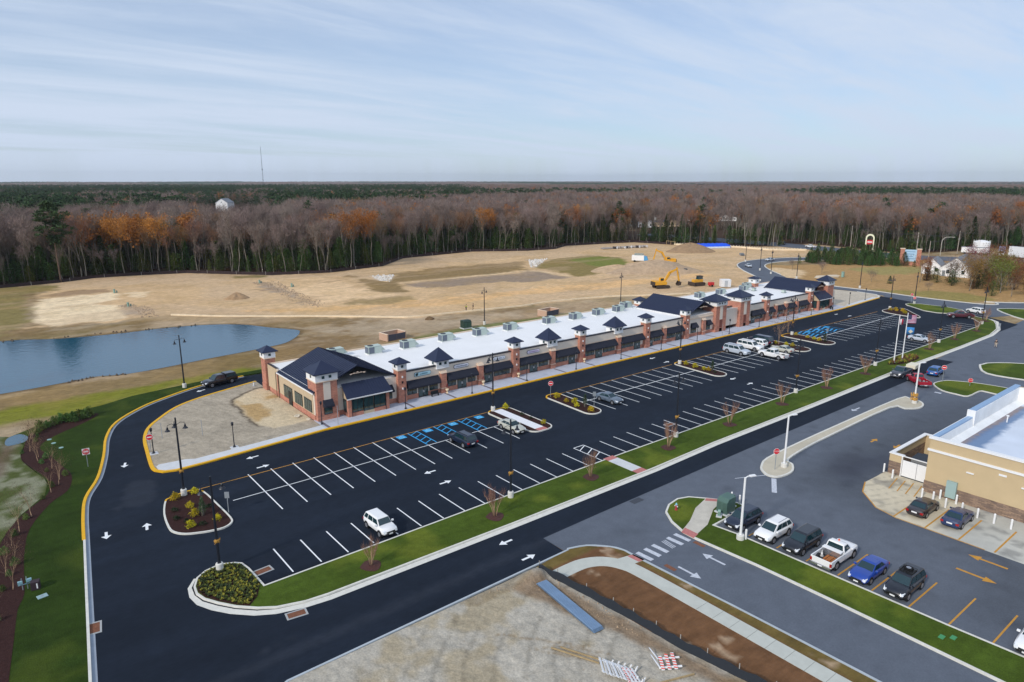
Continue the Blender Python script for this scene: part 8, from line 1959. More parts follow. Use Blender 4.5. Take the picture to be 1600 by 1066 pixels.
red = plant('red_maple', limb_tree(121, H=8, bole=.3, spread=3.0, nl=10, tw=100, tl=.8, twd=.05, r0=.14, leaf=(1500, .26, .2)), M_bark, mat('dark_red_leaves', S(104, 34, 46), rough=.9), (300, 92.5, -.1), 'tree', 'dark red tree behind the thicket by the highway', crown='leaves')
cy = plant('brown_cedar', cone_tree(122, 6.2, 1.3, 1300, .22, .02, .15), M_barkp, M_brownl, (272.5, 98.8, -.1), 'tree', 'narrow brown cedar in front of the white house gable', crown='foliage')
cy2 = copy_tree(cy); cy2.location = (264.5, 96.2, -.1); cy2.scale = (1.3, 1.3, .75); cy2['label'] = 'squat rusty cedar left of the white house on the field edge'
for (x, y, s_), l_ in (((252, 128, .5), 'leafless bush on the rough field by the access road'), ((254, 141, .45), 'leafless bush at the inside of the access road curve'), ((246, 107, .42), 'grey leafless bush in the middle of the rough field'), ((239, 86, .3), 'low scrub bush on the verge of the ring road')): TH.put(x, y, s_, k=1, label=l_)
big = orng.put(460, 122, .95, label='large rusty oak behind the lorries at the right edge'); big2 = orng.put(468, 110, .9, label='second rusty oak at the right edge behind the lorries')
# ================================================================== THE GRADED SITE AND WHAT STANDS BEYOND
def pile(x, y, rx, ry, h, lab, col, seed=1, rz=0):
    rs_ = np.random.RandomState(seed); n, k = 40, 16; vs = []; fs = []
    for j in range(k + 1):
        u = j / k
        for i in range(n):
            a = 2 * PI * i / n; rr = 1 - u; nz_ = vnoise(np.array([math.cos(a) * 2 + seed]), np.array([math.sin(a) * 2 + u * 2.]), seed)[0]
            r_ = rr * (0.86 + .28 * nz_); prof = (1 - rr ** 1.4) * (0.92 + .16 * nz_)
            vs.append((rx * r_ * math.cos(a), ry * r_ * math.sin(a), h * prof - (.25 if j == 0 else 0)))
    for j in range(k):
        for i in range(n): fs.append((j * n + i, j * n + (i + 1) % n, (j + 1) * n + (i + 1) % n, (j + 1) * n + i))
    m = MB(); m.add(vs, fs); o = m.build('earth_pile', mat('pile_%d' % seed, col, rough=1, noise=.22, nscale=.6, bump=.25, bscale=.8, spec=.1), smooth=True, loc=(x, y, 0)); o.rotation_euler = (0, 0, rz)
    return tag(o, lab, 'earth pile')
pile(283, 212, 13, 11, 4.1, 'conical grey-brown pile of earth in front of the blue tarpaulin', S(142, 118, 92), 1)
pile(207, 172, 21, 10, 4.4, 'broad ridged grey mound of earth left of the near excavator', S(162, 140, 116), 2, R(-28))
pile(197, 181, 13, 7, 2.6, 'lower shoulder of the grey mound on its left side', S(170, 146, 118), 3, R(-30))
pile(61.5, 209, 3.6, 3.0, 1.9, 'small pointed heap of earth on the left part of the graded site', S(150, 124, 96), 4)
pile(90, 146.5, 1.4, 1.0, .7, 'tiny dark clod on the pale kerb line behind the pond', S(104, 84, 62), 5)
def rubble(name, lab, poly, n, s0, s1, col, seed):
    rs_ = np.random.RandomState(seed); Pq = np.array(poly); lo, hi_ = Pq.min(0), Pq.max(0); c = rs_.uniform(lo, hi_, (n * 4, 2)); c = c[sdist(c, poly) > 0][:n]; m = MB()
    for x, y in c:
        s = rs_.uniform(s0, s1); a = rs_.uniform(0, 6.28); v = [(x + s * rs_.uniform(.6, 1) * math.cos(a + q), y + s * rs_.uniform(.6, 1) * math.sin(a + q)) for q in (0, 1.3, 2.5, 3.8, 5.0)]
        m.add([(p[0], p[1], -.1) for p in v] + [(x, y, s * rs_.uniform(.5, 1.0) + .05)], [(i, (i + 1) % 5, 5) for i in range(5)])
    tag(m.build(name, mat(name + '_stone', col, rough=1, noise=.4, nscale=.4)), lab, 'rubble', kind='stuff')
rubble('clods', 'dark clods and roots in a strip beside the green pipe risers', [(31, 217), (34, 219), (38, 209), (37, 194), (33, 194), (34, 206)], 240, .12, .42, S(148, 128, 106), 1)
rubble('clods', 'grey clods in a diagonal strip across the left of the graded site', [(76, 240), (84, 238), (81, 214), (79, 184), (74, 180), (72, 192), (75, 215)], 420, .12, .45, S(154, 136, 116), 2)
rubble('riprap', 'pale riprap stones at the tip of the brown-green strip', [(117, 230), (124, 226), (114, 211), (112, 217)], 160, .25, .7, S(188, 184, 178), 3)
rubble('riprap', 'pale riprap stones left of the green patch', [(194, 231), (205, 231), (182, 212), (178, 211)], 200, .25, .8, S(190, 184, 176), 4)
rubble('bank_stones', 'dark stones along the far bank of the pond', [(-2, 186), (13, 181.5), (30, 178.5), (44, 175.4), (43.6, 174.6), (30, 177.4), (13, 180), (-2, 184.6)], 70, .2, .5, S(84, 72, 60), 5)
rubble('bank_stones', 'dark stones on the near bank of the pond', [(10.5, 138.4), (15.5, 139.4), (20, 137.8), (19.8, 137.1), (15.4, 138.6), (10.6, 137.4)], 26, .15, .35, S(70, 60, 52), 6)
rubble('clods', 'clods scattered over the bare sand at the bottom of the picture', [(14, 41.5), (36, 41.8), (37, 24), (30, 20), (12, 20)], 500, .03, .12, S(128, 118, 102), 7)
rubble('clods', 'clods heaped along the kerb corner of the bare sand', [(29, 41.9), (36.4, 42.1), (37.4, 30), (36.2, 30), (34.6, 39), (33, 40.4)], 420, .06, .22, S(138, 120, 92), 8)
rubble('clods', 'lumps of soil on the bare sandy lot beside the shops', [(17, 103), (24, 112), (36, 117), (36, 92), (20, 89.5), (16, 92)], 260, .03, .12, S(126, 114, 98), 9)
M_cat = mat('machine_yellow', S(206, 150, 40), rough=.55, noise=.1, nscale=1.5); M_catd = mat('machine_dark', S(58, 48, 42), rough=.8)
def tracks(t, L, W_, w, h):
    for s in (-1, 1):
        m = MB(); pts = []
        for cx, a0 in ((L / 2 - h / 2, -90), (-L / 2 + h / 2, 90)):
            for k in range(7): a = R(a0 + 30 * k); pts.append((cx + h / 2 * math.cos(a), h / 2 + h / 2 * math.sin(a)))
        y0_, y1_ = s * W_ / 2 - w / 2, s * W_ / 2 + w / 2; n = len(pts)
        m.add([(p[0], y0_, p[1]) for p in pts] + [(p[0], y1_, p[1]) for p in pts], [tuple(range(n)), tuple(range(2 * n - 1, n - 1, -1))] + [((i + 1) % n, i, n + i, n + (i + 1) % n) for i in range(n)]); m.build('track', M_catd, t)
def excavator(x, y, rz, lab, boom_rz=0.0):
    t = thing('excavator', lab, 'excavator', (x, y, 0), rz); tracks(t, 4.9, 2.6, .6, 1.0)
    m = MB(); m.box(-2.9, 1.4, -1.4, 1.4, 1.15, 2.1); m.box(-2.9, -.9, -1.4, 1.4, 2.1, 2.45); m.build('upper_body', M_cat, t, bevel=.06)
    m = MB(); m.box(-3.2, -2.4, -1.35, 1.35, 1.0, 2.2); m.build('counterweight', M_catd, t, bevel=.08)
    m = MB(); m.hexa([(-.2, .35, 2.1), (1.5, .35, 2.1), (1.5, 1.35, 2.1), (-.2, 1.35, 2.1)], [(-.1, .4, 3.25), (1.1, .4, 3.25), (1.1, 1.3, 3.25), (-.1, 1.3, 3.25)]); c = m.build('cab', M_cat, t, bevel=.04)
    m = MB(); m.box(-.05, 1.15, .33, .37, 2.3, 3.05); m.box(-.05, 1.2, 1.33, 1.37, 2.3, 3.05); m.build('cab_glass', M_cglass, c)
    def bar(m, a, b_, h0, h1, w=.42):
        a, b_ = Vector(a), Vector(b_); d = (b_ - a).normalized(); n = Vector((-d.z, 0, d.x)); y_ = -.15
        m.hexa([(a.x - n.x * h0, y_ - w / 2, a.z - n.z * h0), (b_.x - n.x * h1, y_ - w / 2, b_.z - n.z * h1), (b_.x - n.x * h1, y_ + w / 2, b_.z - n.z * h1), (a.x - n.x * h0, y_ + w / 2, a.z - n.z * h0)], [(a.x + n.x * h0, y_ - w / 2, a.z + n.z * h0), (b_.x + n.x * h1, y_ - w / 2, b_.z + n.z * h1), (b_.x + n.x * h1, y_ + w / 2, b_.z + n.z * h1), (a.x + n.x * h0, y_ + w / 2, a.z + n.z * h0)])
    m = MB(); bar(m, (1.0, 0, 1.9), (2.9, 0, 5.0), .3, .42); bar(m, (2.8, 0, 4.9), (5.9, 0, 6.2), .42, .2); m.build('boom', M_cat, t)
    m = MB(); bar(m, (5.4, 0, 6.7), (6.6, 0, 2.0), .18, .22, .36); m.build('stick', M_cat, t)
    m = MB(); m.cyl((1.6, -.15, 2.2), (3.3, -.15, 4.5), .08, n=6); m.cyl((3.6, -.15, 5.9), (5.5, -.15, 6.7), .07, n=6); m.cyl((5.9, -.15, 5.8), (6.9, -.15, 3.2), .07, n=6); m.build('hydraulic_ram', M_galv, t)
    m = MB(); m.add([(6.3, -.8, 2.1), (6.3, .5, 2.1), (7.2, .5, 1.6), (7.2, -.8, 1.6), (7.0, .5, .7), (7.0, -.8, .7), (6.1, .5, .5), (6.1, -.8, .5), (5.7, .5, 1.0), (5.7, -.8, 1.0)], [(0, 1, 2, 3), (3, 2, 4, 5), (5, 4, 6, 7), (7, 6, 8, 9), (0, 3, 5, 7, 9), (1, 8, 6, 4, 2)]); m.build('bucket', M_catd, t)
    return t
excavator(177.0, 143.3, R(-20), 'yellow excavator with its boom raised, nearer of the two, behind the dark gable')
e2 = excavator(230.6, 183.5, R(152), 'farther yellow excavator standing beside the white box trailer')
t = thing('bulldozer', 'yellow bulldozer with a dark cab right of the near excavator', 'bulldozer', (191, 139.2, 0), R(165)); tracks(t, 4.2, 2.4, .6, 1.2)
m = MB(); m.box(-1.6, 2.0, -.75, .75, 1.0, 2.1); m.build('engine_body', M_cat, t, bevel=.06)
m = MB(); m.hexa([(-1.5, -.7, 2.1), (.3, -.7, 2.1), (.3, .7, 2.1), (-1.5, .7, 2.1)], [(-1.4, -.7, 3.1), (.1, -.7, 3.1), (.1, .7, 3.1), (-1.4, .7, 3.1)]); m.build('cab', M_cglass, t); m = MB(); m.box(-1.6, .3, -.85, .85, 3.1, 3.25); m.build('cab_roof', M_catd, t)
m = MB(); m.hexa([(2.5, -1.8, .15), (2.7, -1.8, .15), (2.7, 1.8, .15), (2.5, 1.8, .15)], [(2.45, -1.8, 1.3), (2.6, -1.8, 1.3), (2.6, 1.8, 1.3), (2.45, 1.8, 1.3)]); m.cyl((0, -1.5, .6), (2.5, -1.5, .5), .1, n=6); m.cyl((0, 1.5, .6), (2.5, 1.5, .5), .1, n=6); m.build('blade', M_catd, t)
t = thing('air_compressor', 'small red towed compressor right of the bulldozer', 'compressor', (192.3, 134.8, 0), R(-20)); m = MB(); m.box(-.9, .9, -.6, .6, .4, 1.5); m.build('housing', mat('machine_red', S(176, 40, 42), rough=.5), t, bevel=.12)
for s in (-1, 1): m = MB(); m.cyl((0, s * .6, .35), (0, s * .78, .35), .35, n=14); m.build('wheel', M_tyre, t)
t = thing('storage_box', 'white storage container behind the white shop roof', 'container', (195.5, 131.6, 0), R(-38)); m = MB(); m.box(-1.6, 1.6, -1.1, 1.1, .1, 2.5)
for i in range(12): m.box(-1.55 + i * .27, -1.45 + i * .27, -1.13, -1.1, .2, 2.4)
m.build('box', M_siding, t); m = MB(); m.box(-.5, .5, -1.15, -1.12, .2, 2.2); m.build('door', mat('grey_door', S(170, 174, 178), rough=.6), t)
t = thing('equipment_trailer', 'white box trailer with a blue front beside the farther excavator', 'trailer', (228.0, 196.5, 0), R(-55))
m = MB(); m.box(-3.6, 1.6, -1.2, 1.2, .7, 2.9); m.build('box', M_siding, t, bevel=.04); m = MB(); m.hexa([(1.6, -1.1, .5), (3.4, -1.1, .5), (3.4, 1.1, .5), (1.6, 1.1, .5)], [(1.6, -1.05, 2.6), (2.7, -1.0, 2.5), (2.7, 1.0, 2.5), (1.6, 1.05, 2.6)]); m.build('cab', mat('light_blue', S(70, 140, 186), rough=.4), t)
m = MB(); m.box(-2.6, 1.2, -1.0, 1.0, 2.9, 3.6); m.build('roof_rack_load', mat('grey_mesh', S(130, 138, 134), rough=.8, noise=.4, nscale=3), t)
for x in (-2.4, 2.5):
    for s in (-1, 1): m = MB(); m.cyl((x, s * .95, .45), (x, s * 1.22, .45), .45, n=14); m.build('wheel', M_tyre, t)
# pipes and tarpaulin
M_pipeg = mat('concrete_pipe', S(140, 134, 130), rough=.9, noise=.1); M_pipeb = mat('black_pipe', S(40, 38, 44), rough=.7)
rs = random.Random(12)
for i in range(9):
    u = i / 8; x, y = 262.5 + u * 18, 243.5 - u * 4 + rs.uniform(-.6, .6)
    t = thing('drain_pipe', '%s large pipe from the left in the row lying in front of the wood' % ORD[i], 'pipe', (x, y, .6), R(100 + rs.uniform(-15, 15)), 'large pipes lying in front of the wood'); m = MB(); m.cyl((-1.3, 0, 0), (1.3, 0, 0), .6, n=14, cap=False); m.cyl((-1.3, 0, 0), (1.3, 0, 0), .5, n=14, cap=False); m.build('barrel', M_pipeg if i % 3 else M_pipeb, t); m = MB(); m.cyl((-1.32, 0, 0), (-1.1, 0, 0), .68, n=14); m.build('collar', M_siding if i % 2 == 0 else M_pipeg, t)
for i in range(4):
    t = thing('drain_pipe', '%s long grey pipe lying left of the pipe row' % ORD[i], 'pipe', (258.5 + .4 * i, 245 + .9 * i, .3), R(-12), 'long grey pipes'); m = MB(); m.cyl((-3, 0, 0), (3, 0, 0), .3, n=10); m.build('barrel', M_pipeg, t); m = MB(); m.cyl((2.9, 0, 0), (3.2, 0, 0), .36, n=10); m.build('collar', M_pipeg, t)
t = thing('tarpaulin_stack', 'long stack covered by a bright blue tarpaulin beside the conical pile', 'tarpaulin', (306.5, 216.5, 0), R(-26)); m = MB(); n = 26; vs = []; fs = []
prof = [(-3.2, 0), (-3.0, 1.0), (-2.2, 2.0), (0, 2.3), (2.2, 2.0), (3.0, 1.0), (3.2, 0)]
for i in range(n + 1):
    u = i / n; x = -10.5 + 21 * u; e = min(1, u * 8, (1 - u) * 8) ** .5
    for (y_, z_) in prof: vs.append((x, y_ * (.6 + .4 * e), z_ * (.35 + .65 * e) + (.16 * math.sin(i * 1.9 + y_) if z_ > .5 else 0)))
for i in range(n):
    for k in range(6): fs.append((i * 7 + k, i * 7 + k + 1, (i + 1) * 7 + k + 1, (i + 1) * 7 + k))
m.add(vs, fs); m.build('tarpaulin', mat('tarp_blue', S(18, 78, 206), rough=.5, noise=.12, nscale=.8), t)
m = MB(); m.box(-8, 9, -3.9, -3.1, 0, .8); m.build('pallets', mat('pale_sacks', S(196, 206, 214), rough=.8, noise=.2, nscale=1.5), t)
t = thing('goal_frame', 'low timber frame standing in front of the wood edge', 'frame', (299.8, 237.5, 0), R(75)); m = MB(); m.box(-4, 4, -.1, .1, 2.2, 2.4)
m.build('beam', mat('old_timber', S(150, 130, 96)), t)
for x in (-3.9, 0, 3.9): m = MB(); m.box(x - .1, x + .1, -.1, .1, 0, 2.2); m.build('post', mat('old_timber', S(150, 130, 96)), t)
for i, (x, y) in enumerate([(34.8, 243.5), (33.5, 214.0), (77.5, 236), (83, 221)]):
    t = thing('green_riser', 'small pale green pipe riser on the left of the graded site, %s from the left' % ORD[[1, 0, 2, 3][i]], 'riser', (x, y, 0), 0, 'pale green pipe risers'); m = MB(); m.cyl((0, 0, 0), (0, 0, 1.1), .3, n=10); m.cyl((.7, .3, 0), (.7, .3, .7), .2, n=8); m.build('pipes', mat('riser_green', S(120, 146, 134), rough=.7), t); m = MB(); m.cyl((0, 0, 1.1), (0, 0, 1.2), .36, n=10); m.build('lid', mat('riser_green', S(120, 146, 134)), t)
t = thing('mesh_panels', 'grey stack of mesh panels by the bend of the access road', 'panels', (286, 185, 0), R(40)); m = MB()
for i in range(5): m.box(-3, 3, -1.2 + i * .4, -1.1 + i * .4, 0, .9)
m.build('panels', M_galv, t)
for i, (x, y) in enumerate([(241, 122.5), (246, 121)]):
    t = thing('slab_stack', '%s low stack of pale slabs on the sandy patch of the rough field' % ('left', 'right')[i], 'slabs', (x, y, 0), R(-30), 'pale slab stacks'); m = MB()
    for k in range(3): m.box(-2 + k * .3, 2 + k * .2, -.9, .9, k * .25, k * .25 + .22)
    m.build('slabs', mat('pale_slab', S(196, 186, 168), rough=.9), t)
t = thing('utility_pedestal', 'pale green pedestal on the rough field behind the right gable', 'utility box', (249, 118.5, 0)); m = MB(); m.box(-.4, .4, -.4, .4, 0, 1.9); m.build('housing', mat('pale_green', S(120, 150, 140)), t, bevel=.03); m = MB(); m.box(-.45, .45, -.45, .45, 1.9, 2.0); m.build('cap', mat('pale_green', S(120, 150, 140)), t)
# pale kerb line of the future road
KL = smooth_poly([(39.9, 193.3), (49, 183.9), (58, 176.5), (70.3, 166.7), (83.4, 154.8), (88.9, 151.3), (100.6, 149.3), (110.6, 147.6), (121, 145.9), (129, 146.3), (141, 144.4), (152, 141.3), (161, 136.5), (175, 130)], 4, False)
m = MB(); ribbon(m, KL, -.22, .22, -.2, .28); tag(m.build('site_kerb', mat('pale_bank', S(214, 196, 166), rough=.95, noise=.15, nscale=.5)), kind='structure')
# black silt fence along the wood's edge, low stakes at the access road
t = thing('silt_fence', 'low black silt fence running along the foot of the wood', 'fence', (0, 0, 0)); m = MB()
EF = [(-20, 277), (7, 278.6), (23, 280.6), (35, 286.6), (48, 285.6), (65, 280.6), (79, 264.8), (88, 254.6), (108, 247.6), (134, 253.6), (155, 273.6), (197, 278.6), (221, 264.6), (238, 262.6), (255, 272.6), (300, 263.6), (304.6, 240)]
ribbon(m, EF, -.05, .05, -.2, 1.0); m.build('fabric', mat('silt_fabric2', S(44, 32, 34), rough=.9), t)
for i, (x, y, _, _) in enumerate(arc(EF, 12)[:60]): mm = MB(); mm.box(x - .05, x + .05, y - .15, y - .05, 0, 1.3); mm.build('stake', mat('wood_stake', S(138, 134, 130)), t)
t = thing('stake_fence', 'line of pale stakes and sand bank beyond the access road', 'fence', (0, 0, 0)); SFn = [(305, 239), (312, 222), (318, 208), (318, 190), (332, 178)]
m = MB(); ribbon(m, SFn, -.8, .8, -.2, .7); m.build('sand_bank', mat('pale_bank', S(214, 196, 166)), t)
for i, (x, y, _, _) in enumerate(arc(SFn, 1.5)[:46]): mm = MB(); mm.box(x - .08, x + .08, y - .08, y + .08, 0, 1.2); mm.build('stake', mat('pale_stake', S(206, 196, 176), rough=.9), t)
# ------------------------------------------------------------------ signs, poles and houses beyond
t = thing('billboard', 'brick-framed shopping centre sign with a pale blue panel at the highway', 'sign', (307, 119, 0), R(-68))
for s in (-1, 1): m = MB(); m.box(s * 3.0 - .8, s * 3.0 + .8, -.6, .6, 0, 6.6); pr = m.build('brick_pillar', M_brick, t); m = MB(); m.box(s * 3.0 - .95, s * 3.0 + .95, -.75, .75, 6.6, 6.9); m.build('cap', M_cast, pr)
m = MB(); m.box(-2.2, 2.2, -.25, .25, 1.6, 6.4); m.build('panel', mat('panel_blue', S(156, 186, 208), rough=.5), t)
for k in range(4): m = MB(); m.box(-1.7 + .2 * (k % 2), 1.6 - .3 * (k % 3), -.28, -.25, 5.4 - k * .95, 5.75 - k * .95); m.build('lettering_band', mat('panel_text', S(112, 148, 180), rough=.5), t)
m = MB(); m.box(-2.2, 2.2, -.4, .4, 0, 1.2); m.build('brick_base', M_brick, t)
t = thing('arched_sign', 'tall white arched pylon sign with a red panel behind the pine clump', 'sign', (339.5, 150.5, 0), R(-65)); m = MB()
pts = [(-1.9, 0), (-1.9, 7.6)] + [(1.9 * math.cos(R(180 - 18 * k)), 7.6 + 1.9 * math.sin(R(180 - 18 * k))) for k in range(1, 10)] + [(1.9, 7.6), (1.9, 0), (1.3, 0), (1.3, 7.4)] + [(1.3 * math.cos(R(18 * k)), 7.4 + 1.3 * math.sin(R(18 * k))) for k in range(1, 10)] + [(-1.3, 7.4), (-1.3, 0)]
n = len(pts); m.add([(p[0], -.25, p[1]) for p in pts] + [(p[0], .25, p[1]) for p in pts], [tuple(range(n)), tuple(range(2 * n - 1, n - 1, -1))] + [((i + 1) % n, i, n + i, n + (i + 1) % n) for i in range(n)]); m.build('arch', mat('cream_sign', S(222, 214, 184), rough=.5), t)
m = MB(); m.box(-1.3, 1.3, -.15, .15, 4.6, 6.6); m.build('red_panel', mat('panel_red', S(186, 46, 52), rough=.5), t); m = MB(); m.box(-1.0, 1.0, -.18, -.15, 5.4, 5.9); m.build('lettering_band', M_siding, t)
def wood_pole(x, y, H, lab, arms=True, col=None):
    t = thing('utility_pole', lab, 'utility pole', (x, y, 0), R(20), 'wooden utility poles'); m = MB(); m.tube([(0, 0, 0), (0, 0, H)], [.2, .13], n=8); m.build('pole', col or mat('weathered_pole', S(150, 140, 128), rough=.9), t)
    if arms:
        for k in range(3): m = MB(); m.box(-1.1, 1.1, -.06, .06, H - .6 - k * 1.3, H - .45 - k * 1.3); a = m.build('crossarm', mat('weathered_pole', S(150, 140, 128)), t); m = MB(); m.lathe([(.07, 0), (.05, .25)], (-1.0, 0, H - .45 - k * 1.3), n=6); m.lathe([(.07, 0), (.05, .25)], (1.0, 0, H - .45 - k * 1.3), n=6); m.build('insulator', M_siding, a)
    m = MB(); m.lathe([(.28, H - 4.4), (.28, H - 3.4)], (.4, 0, 0), n=10); m.build('transformer', M_galv, t); return t
wood_pole(313.9, 119.6, 13.2, 'tall utility pole with crossarms behind the shopping centre sign'); wood_pole(325.6, 118.9, 9.0, 'shorter utility pole left of the white house', False); wood_pole(362, 170, 11.5, 'utility pole at the wood edge across the highway', True); wood_pole(372.5, 123.8, 11, 'utility pole right of the curved lamp', False); wood_pole(352.5, 226, 10.5, 'utility pole where the highway enters the wood', True)
wp = [(362, 170, 11), (313.9, 119.6, 12.4), (325.6, 118.9, 8.6), (372.5, 123.8, 10.4), (420, 128, 9)]
for i, (a, b_) in enumerate([(0, 1), (1, 3), (2, 3), (3, 4)]):
    pa, pb_ = wp[a], wp[b_]; m = MB(); m.tube([(pa[0] + (pb_[0] - pa[0]) * u, pa[1] + (pb_[1] - pa[1]) * u, pa[2] + (pb_[2] - pa[2]) * u - 4 * u * (1 - u) * 1.2) for u in [k / 8 for k in range(9)]], .045, n=4); tag(m.build('overhead_wire', M_poleb), 'thin overhead wire over the highway, %s span from the left' % ORD[i], 'wire', 'overhead wires')
t = thing('curved_lamp', 'pale highway lamp with a curved arm left of the white house roof', 'street lamp', (356.9, 125.5, 0), R(-50)); m = MB(); m.tube([(0, 0, 0), (0, 0, 6.5)] + [(2.2 - 2.2 * math.cos(R(15 * k)), 0, 6.5 + 2.2 * math.sin(R(15 * k))) for k in range(1, 7)] + [(4.4, 0, 8.7)], .12, n=6); m.build('pole', mat('pale_steel', S(176, 172, 160), rough=.5), t); m = MB(); m.box(4.2, 5.2, -.2, .2, 8.6, 8.8); m.build('lamp_head', mat('pale_steel', S(176, 172, 160)), t)
def house(x, y, rz, W_, D_, he, hr, lab, wallc, roofc, group=None, wings=(), cat='house', z=0):
    """gable faces -Y; ridge along Y"""
    t = thing('house', lab, cat, (x, y, z), rz, group); o_ = .35
    def vol(x0, x1, y0, y1, he, hr, nm='wall'):
        xm = (x0 + x1) / 2; m = MB(); a = [(x0, y0, 0), (x1, y0, 0), (x1, y0, he), (xm, y0, hr), (x0, y0, he)]; b_ = [(p[0], y1, p[2]) for p in a]
        m.add(a + b_, [(0, 1, 2, 3, 4), (9, 8, 7, 6, 5), (0, 5, 6, 1), (1, 6, 7, 2), (4, 9, 5, 0)]); w_ = m.build(nm, wallc, t)
        m = MB(); s = (hr - he) / (xm - x0)
        for sg, xa in ((-1, x0 - o_), (1, x1 + o_)):
            za = he - s * o_; lo, hi_ = (xa, xm) if sg < 0 else (xm, xa); zl, zh = (za, hr) if sg < 0 else (hr, za)
            m.hexa([(lo, y0 - o_, zl + .02), (hi_, y0 - o_, zh + .02), (hi_, y1 + o_, zh + .02), (lo, y1 + o_, zl + .02)], [(lo, y0 - o_, zl + .22), (hi_, y0 - o_, zh + .22), (hi_, y1 + o_, zh + .22), (lo, y1 + o_, zl + .22)])
        m.build('roof', roofc, t)
        for i in range(max(1, int((x1 - x0) / 3.2))):
            xc = x0 + (x1 - x0) * (i + .5) / max(1, int((x1 - x0) / 3.2)); m = MB(); m.box(xc - .5, xc + .5, y0 - .04, y0, 1.1, 2.5); wn = m.build('window', M_cglass, t); m = MB(); m.box(xc - .58, xc + .58, y0 - .03, y0 + .01, 2.5, 2.62); m.box(xc - .58, xc + .58, y0 - .03, y0 + .01, .98, 1.1); m.build('frame', M_siding, wn)
        if he > 3.6: m = MB(); m.box(xm - .45, xm + .45, y0 - .04, y0, he + .1, he + 1.0); m.build('window', M_cglass, t)
        for i in range(max(1, int((y1 - y0) / 3.5))):
            yc = y0 + (y1 - y0) * (i + .5) / max(1, int((y1 - y0) / 3.5)); m = MB(); m.box(x0 - .04, x0, yc - .5, yc + .5, 1.1, 2.5); m.build('window', M_cglass, t)
    vol(-W_ / 2, W_ / 2, 0, D_, he, hr)
    for wg in wings: vol(*wg)
    m = MB(); m.box(-W_ / 2 + .6, -W_ / 2 + 1.6, -.05, 0, 0, 2.1); m.build('door', mat('house_door', S(110, 116, 120), rough=.6), t)
    return t
M_hw = mat('white_clapboard', S(222, 224, 224), rough=.7, noise=.05); M_hr = mat('grey_shingle', S(118, 122, 128), rough=.9, noise=.08, nscale=1); M_hr2 = mat('brown_shingle', S(92, 80, 74), rough=.9); M_hb = mat('blue_shed', S(90, 110, 140), rough=.7)
hh = house(281.5, 93.2, R(-80), 9.5, 20, 3.3, 7.0, 'white gabled house with a long grey roof between the tan field and the highway', M_hw, M_hr, wings=((-11.5, -4.9, 3, 12, 3.0, 5.9),), cat='house')
for i, (x, y, rz, W_, D_, he, hr, lab, wc, rc) in enumerate([(402, 343, R(-50), 11, 14, 3.2, 6.4, 'pale house in the clearing, lowest left of the group beyond the wood', M_hw, M_hr), (424, 336, R(-20), 20, 9, 3.4, 5.6, 'long house with a blue-grey roof in the middle of the clearing', mat('cream_wall', S(196, 172, 140), rough=.8), M_hb),
        (452, 372, R(-50), 8, 12, 5.2, 9.2, 'tall white gabled house at the upper left of the clearing', M_hw, M_hr), (498, 375, R(-50), 12, 12, 5.0, 8.6, 'white house with a pale roof at the top middle of the clearing', M_hw, mat('pale_roof', S(176, 184, 196), rough=.6)),
        (520, 382, R(-50), 9, 10, 4.6, 7.6, 'grey house just right of the white one at the top of the clearing', mat('pale_grey_wall', S(170, 178, 186), rough=.8), M_hr), (520, 356, R(-50), 22, 9, 3.2, 5.0, 'long low white building at the right end of the clearing', M_hw, M_hr2), (545, 400, R(-40), 9, 9, 4.4, 7.2, 'small white house behind the bare trees right of the clearing', M_hw, M_hr)]):
    house(x, y, rz, W_, D_, he, hr, lab, wc, rc, 'houses in the clearing beyond the wood')
house(208, 728, R(-40), 12, 16, 8.5, 12.5, 'white two-storey farmhouse alone above the trees at the left', M_hw, M_hr, z=4)
t = thing('storage_tank', 'squat white round tank at the far side of the highway', 'tank', (390, 119.5, 0)); m = MB(); m.lathe([(3.6, 0), (3.6, 5.0), (3.3, 5.3), (1.2, 5.9), (.2, 6.0)], n=26); m.build('shell', M_siding, t, smooth=False); m = MB()
for i in range(18): a = 2 * PI * i / 18; m.cyl((3.5 * math.cos(a), 3.5 * math.sin(a), 5.1), (3.5 * math.cos(a), 3.5 * math.sin(a), 5.9), .05, n=4)
m.build('railing', M_siding, t); m = MB(); m.box(-3.9, -3.6, -.4, .4, 0, 6.2); m.build('ladder', M_siding, t)
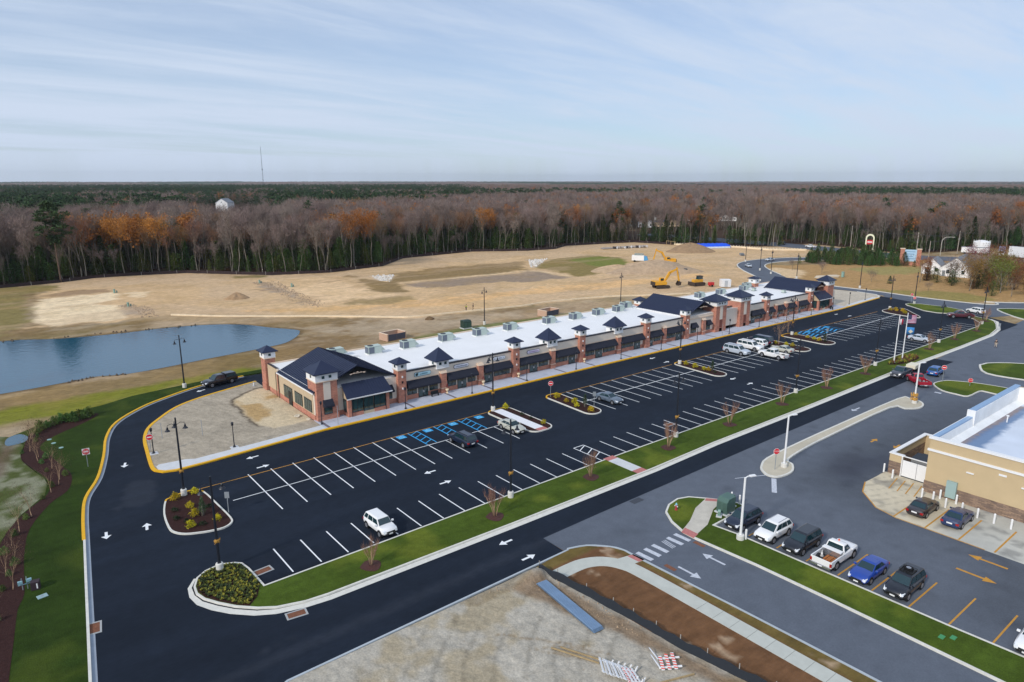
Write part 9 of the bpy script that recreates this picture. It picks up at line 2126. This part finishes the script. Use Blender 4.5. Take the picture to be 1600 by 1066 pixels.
t = thing('site_trailer', 'long white trailer body in front of the round tank', 'trailer', (379, 118.5, 0), R(-78)); m = MB(); m.box(-5.5, 5.5, -1.25, 1.25, .6, 3.1); m.build('body', M_siding, t, bevel=.1); m = MB(); m.box(-5.6, 5.6, -1.3, 1.3, 3.1, 3.25); m.build('roof', M_hr, t)
for x in (-4, 4):
    for s in (-1, 1): m = MB(); m.cyl((x, s * .9, .45), (x, s * 1.2, .45), .45, n=12); m.build('wheel', M_tyre, t)
# radio mast on the horizon
az = math.atan2(1.0305, .3561); D = 2000; t = thing('radio_mast', 'thin lattice radio mast rising above the horizon at the left', 'mast', (D * math.cos(az), D * math.sin(az), 0)); Hm = 122
m = MB()
for s in range(3): a = s * 2.094; m.tube([(1.4 * math.cos(a), 1.4 * math.sin(a), 0), (.9 * math.cos(a), .9 * math.sin(a), Hm * .55), (.3 * math.cos(a), .3 * math.sin(a), Hm)], [.24, .2, .16], n=4)
for k in range(40):
    z = 2.95 * k; a0, a1 = (k % 3) * 2.094, ((k + 1) % 3) * 2.094; q = 1.3 * (1 - .7 * z / Hm); m.tube([(q * math.cos(a0), q * math.sin(a0), z), (q * math.cos(a1), q * math.sin(a1), z + 2.9)], .12, n=3)
m.build('lattice', mat('mast_steel', S(96, 104, 116), rough=.6), t)
m = MB(); m.tube([(0, 0, Hm * .5), (0, 0, Hm * .53)], 1.6, n=8); m.build('platform', mat('mast_steel', S(96, 104, 116)), t)
# air: the far trees fade to blue
hz = bpy.data.materials.new('haze_air'); hz.use_nodes = True; t_ = hz.node_tree
for n in list(t_.nodes): t_.nodes.remove(n)
ho = t_.nodes.new('ShaderNodeOutputMaterial'); pv = t_.nodes.new('ShaderNodeVolumePrincipled'); pv.inputs['Color'].default_value = (.86, .93, 1.0, 1); pv.inputs['Density'].default_value = HAZE_D; pv.inputs['Anisotropy'].default_value = 0.2
t_.links.new(pv.outputs[0], ho.inputs['Volume'])
if HAZE_D > 0:
    m = MB(); m.box(-3010, 10010, -3010, 10010, -1.6, 128); o = m.build('haze', hz); o['kind'] = 'stuff'; o['label'] = 'thin blue haze over the land'
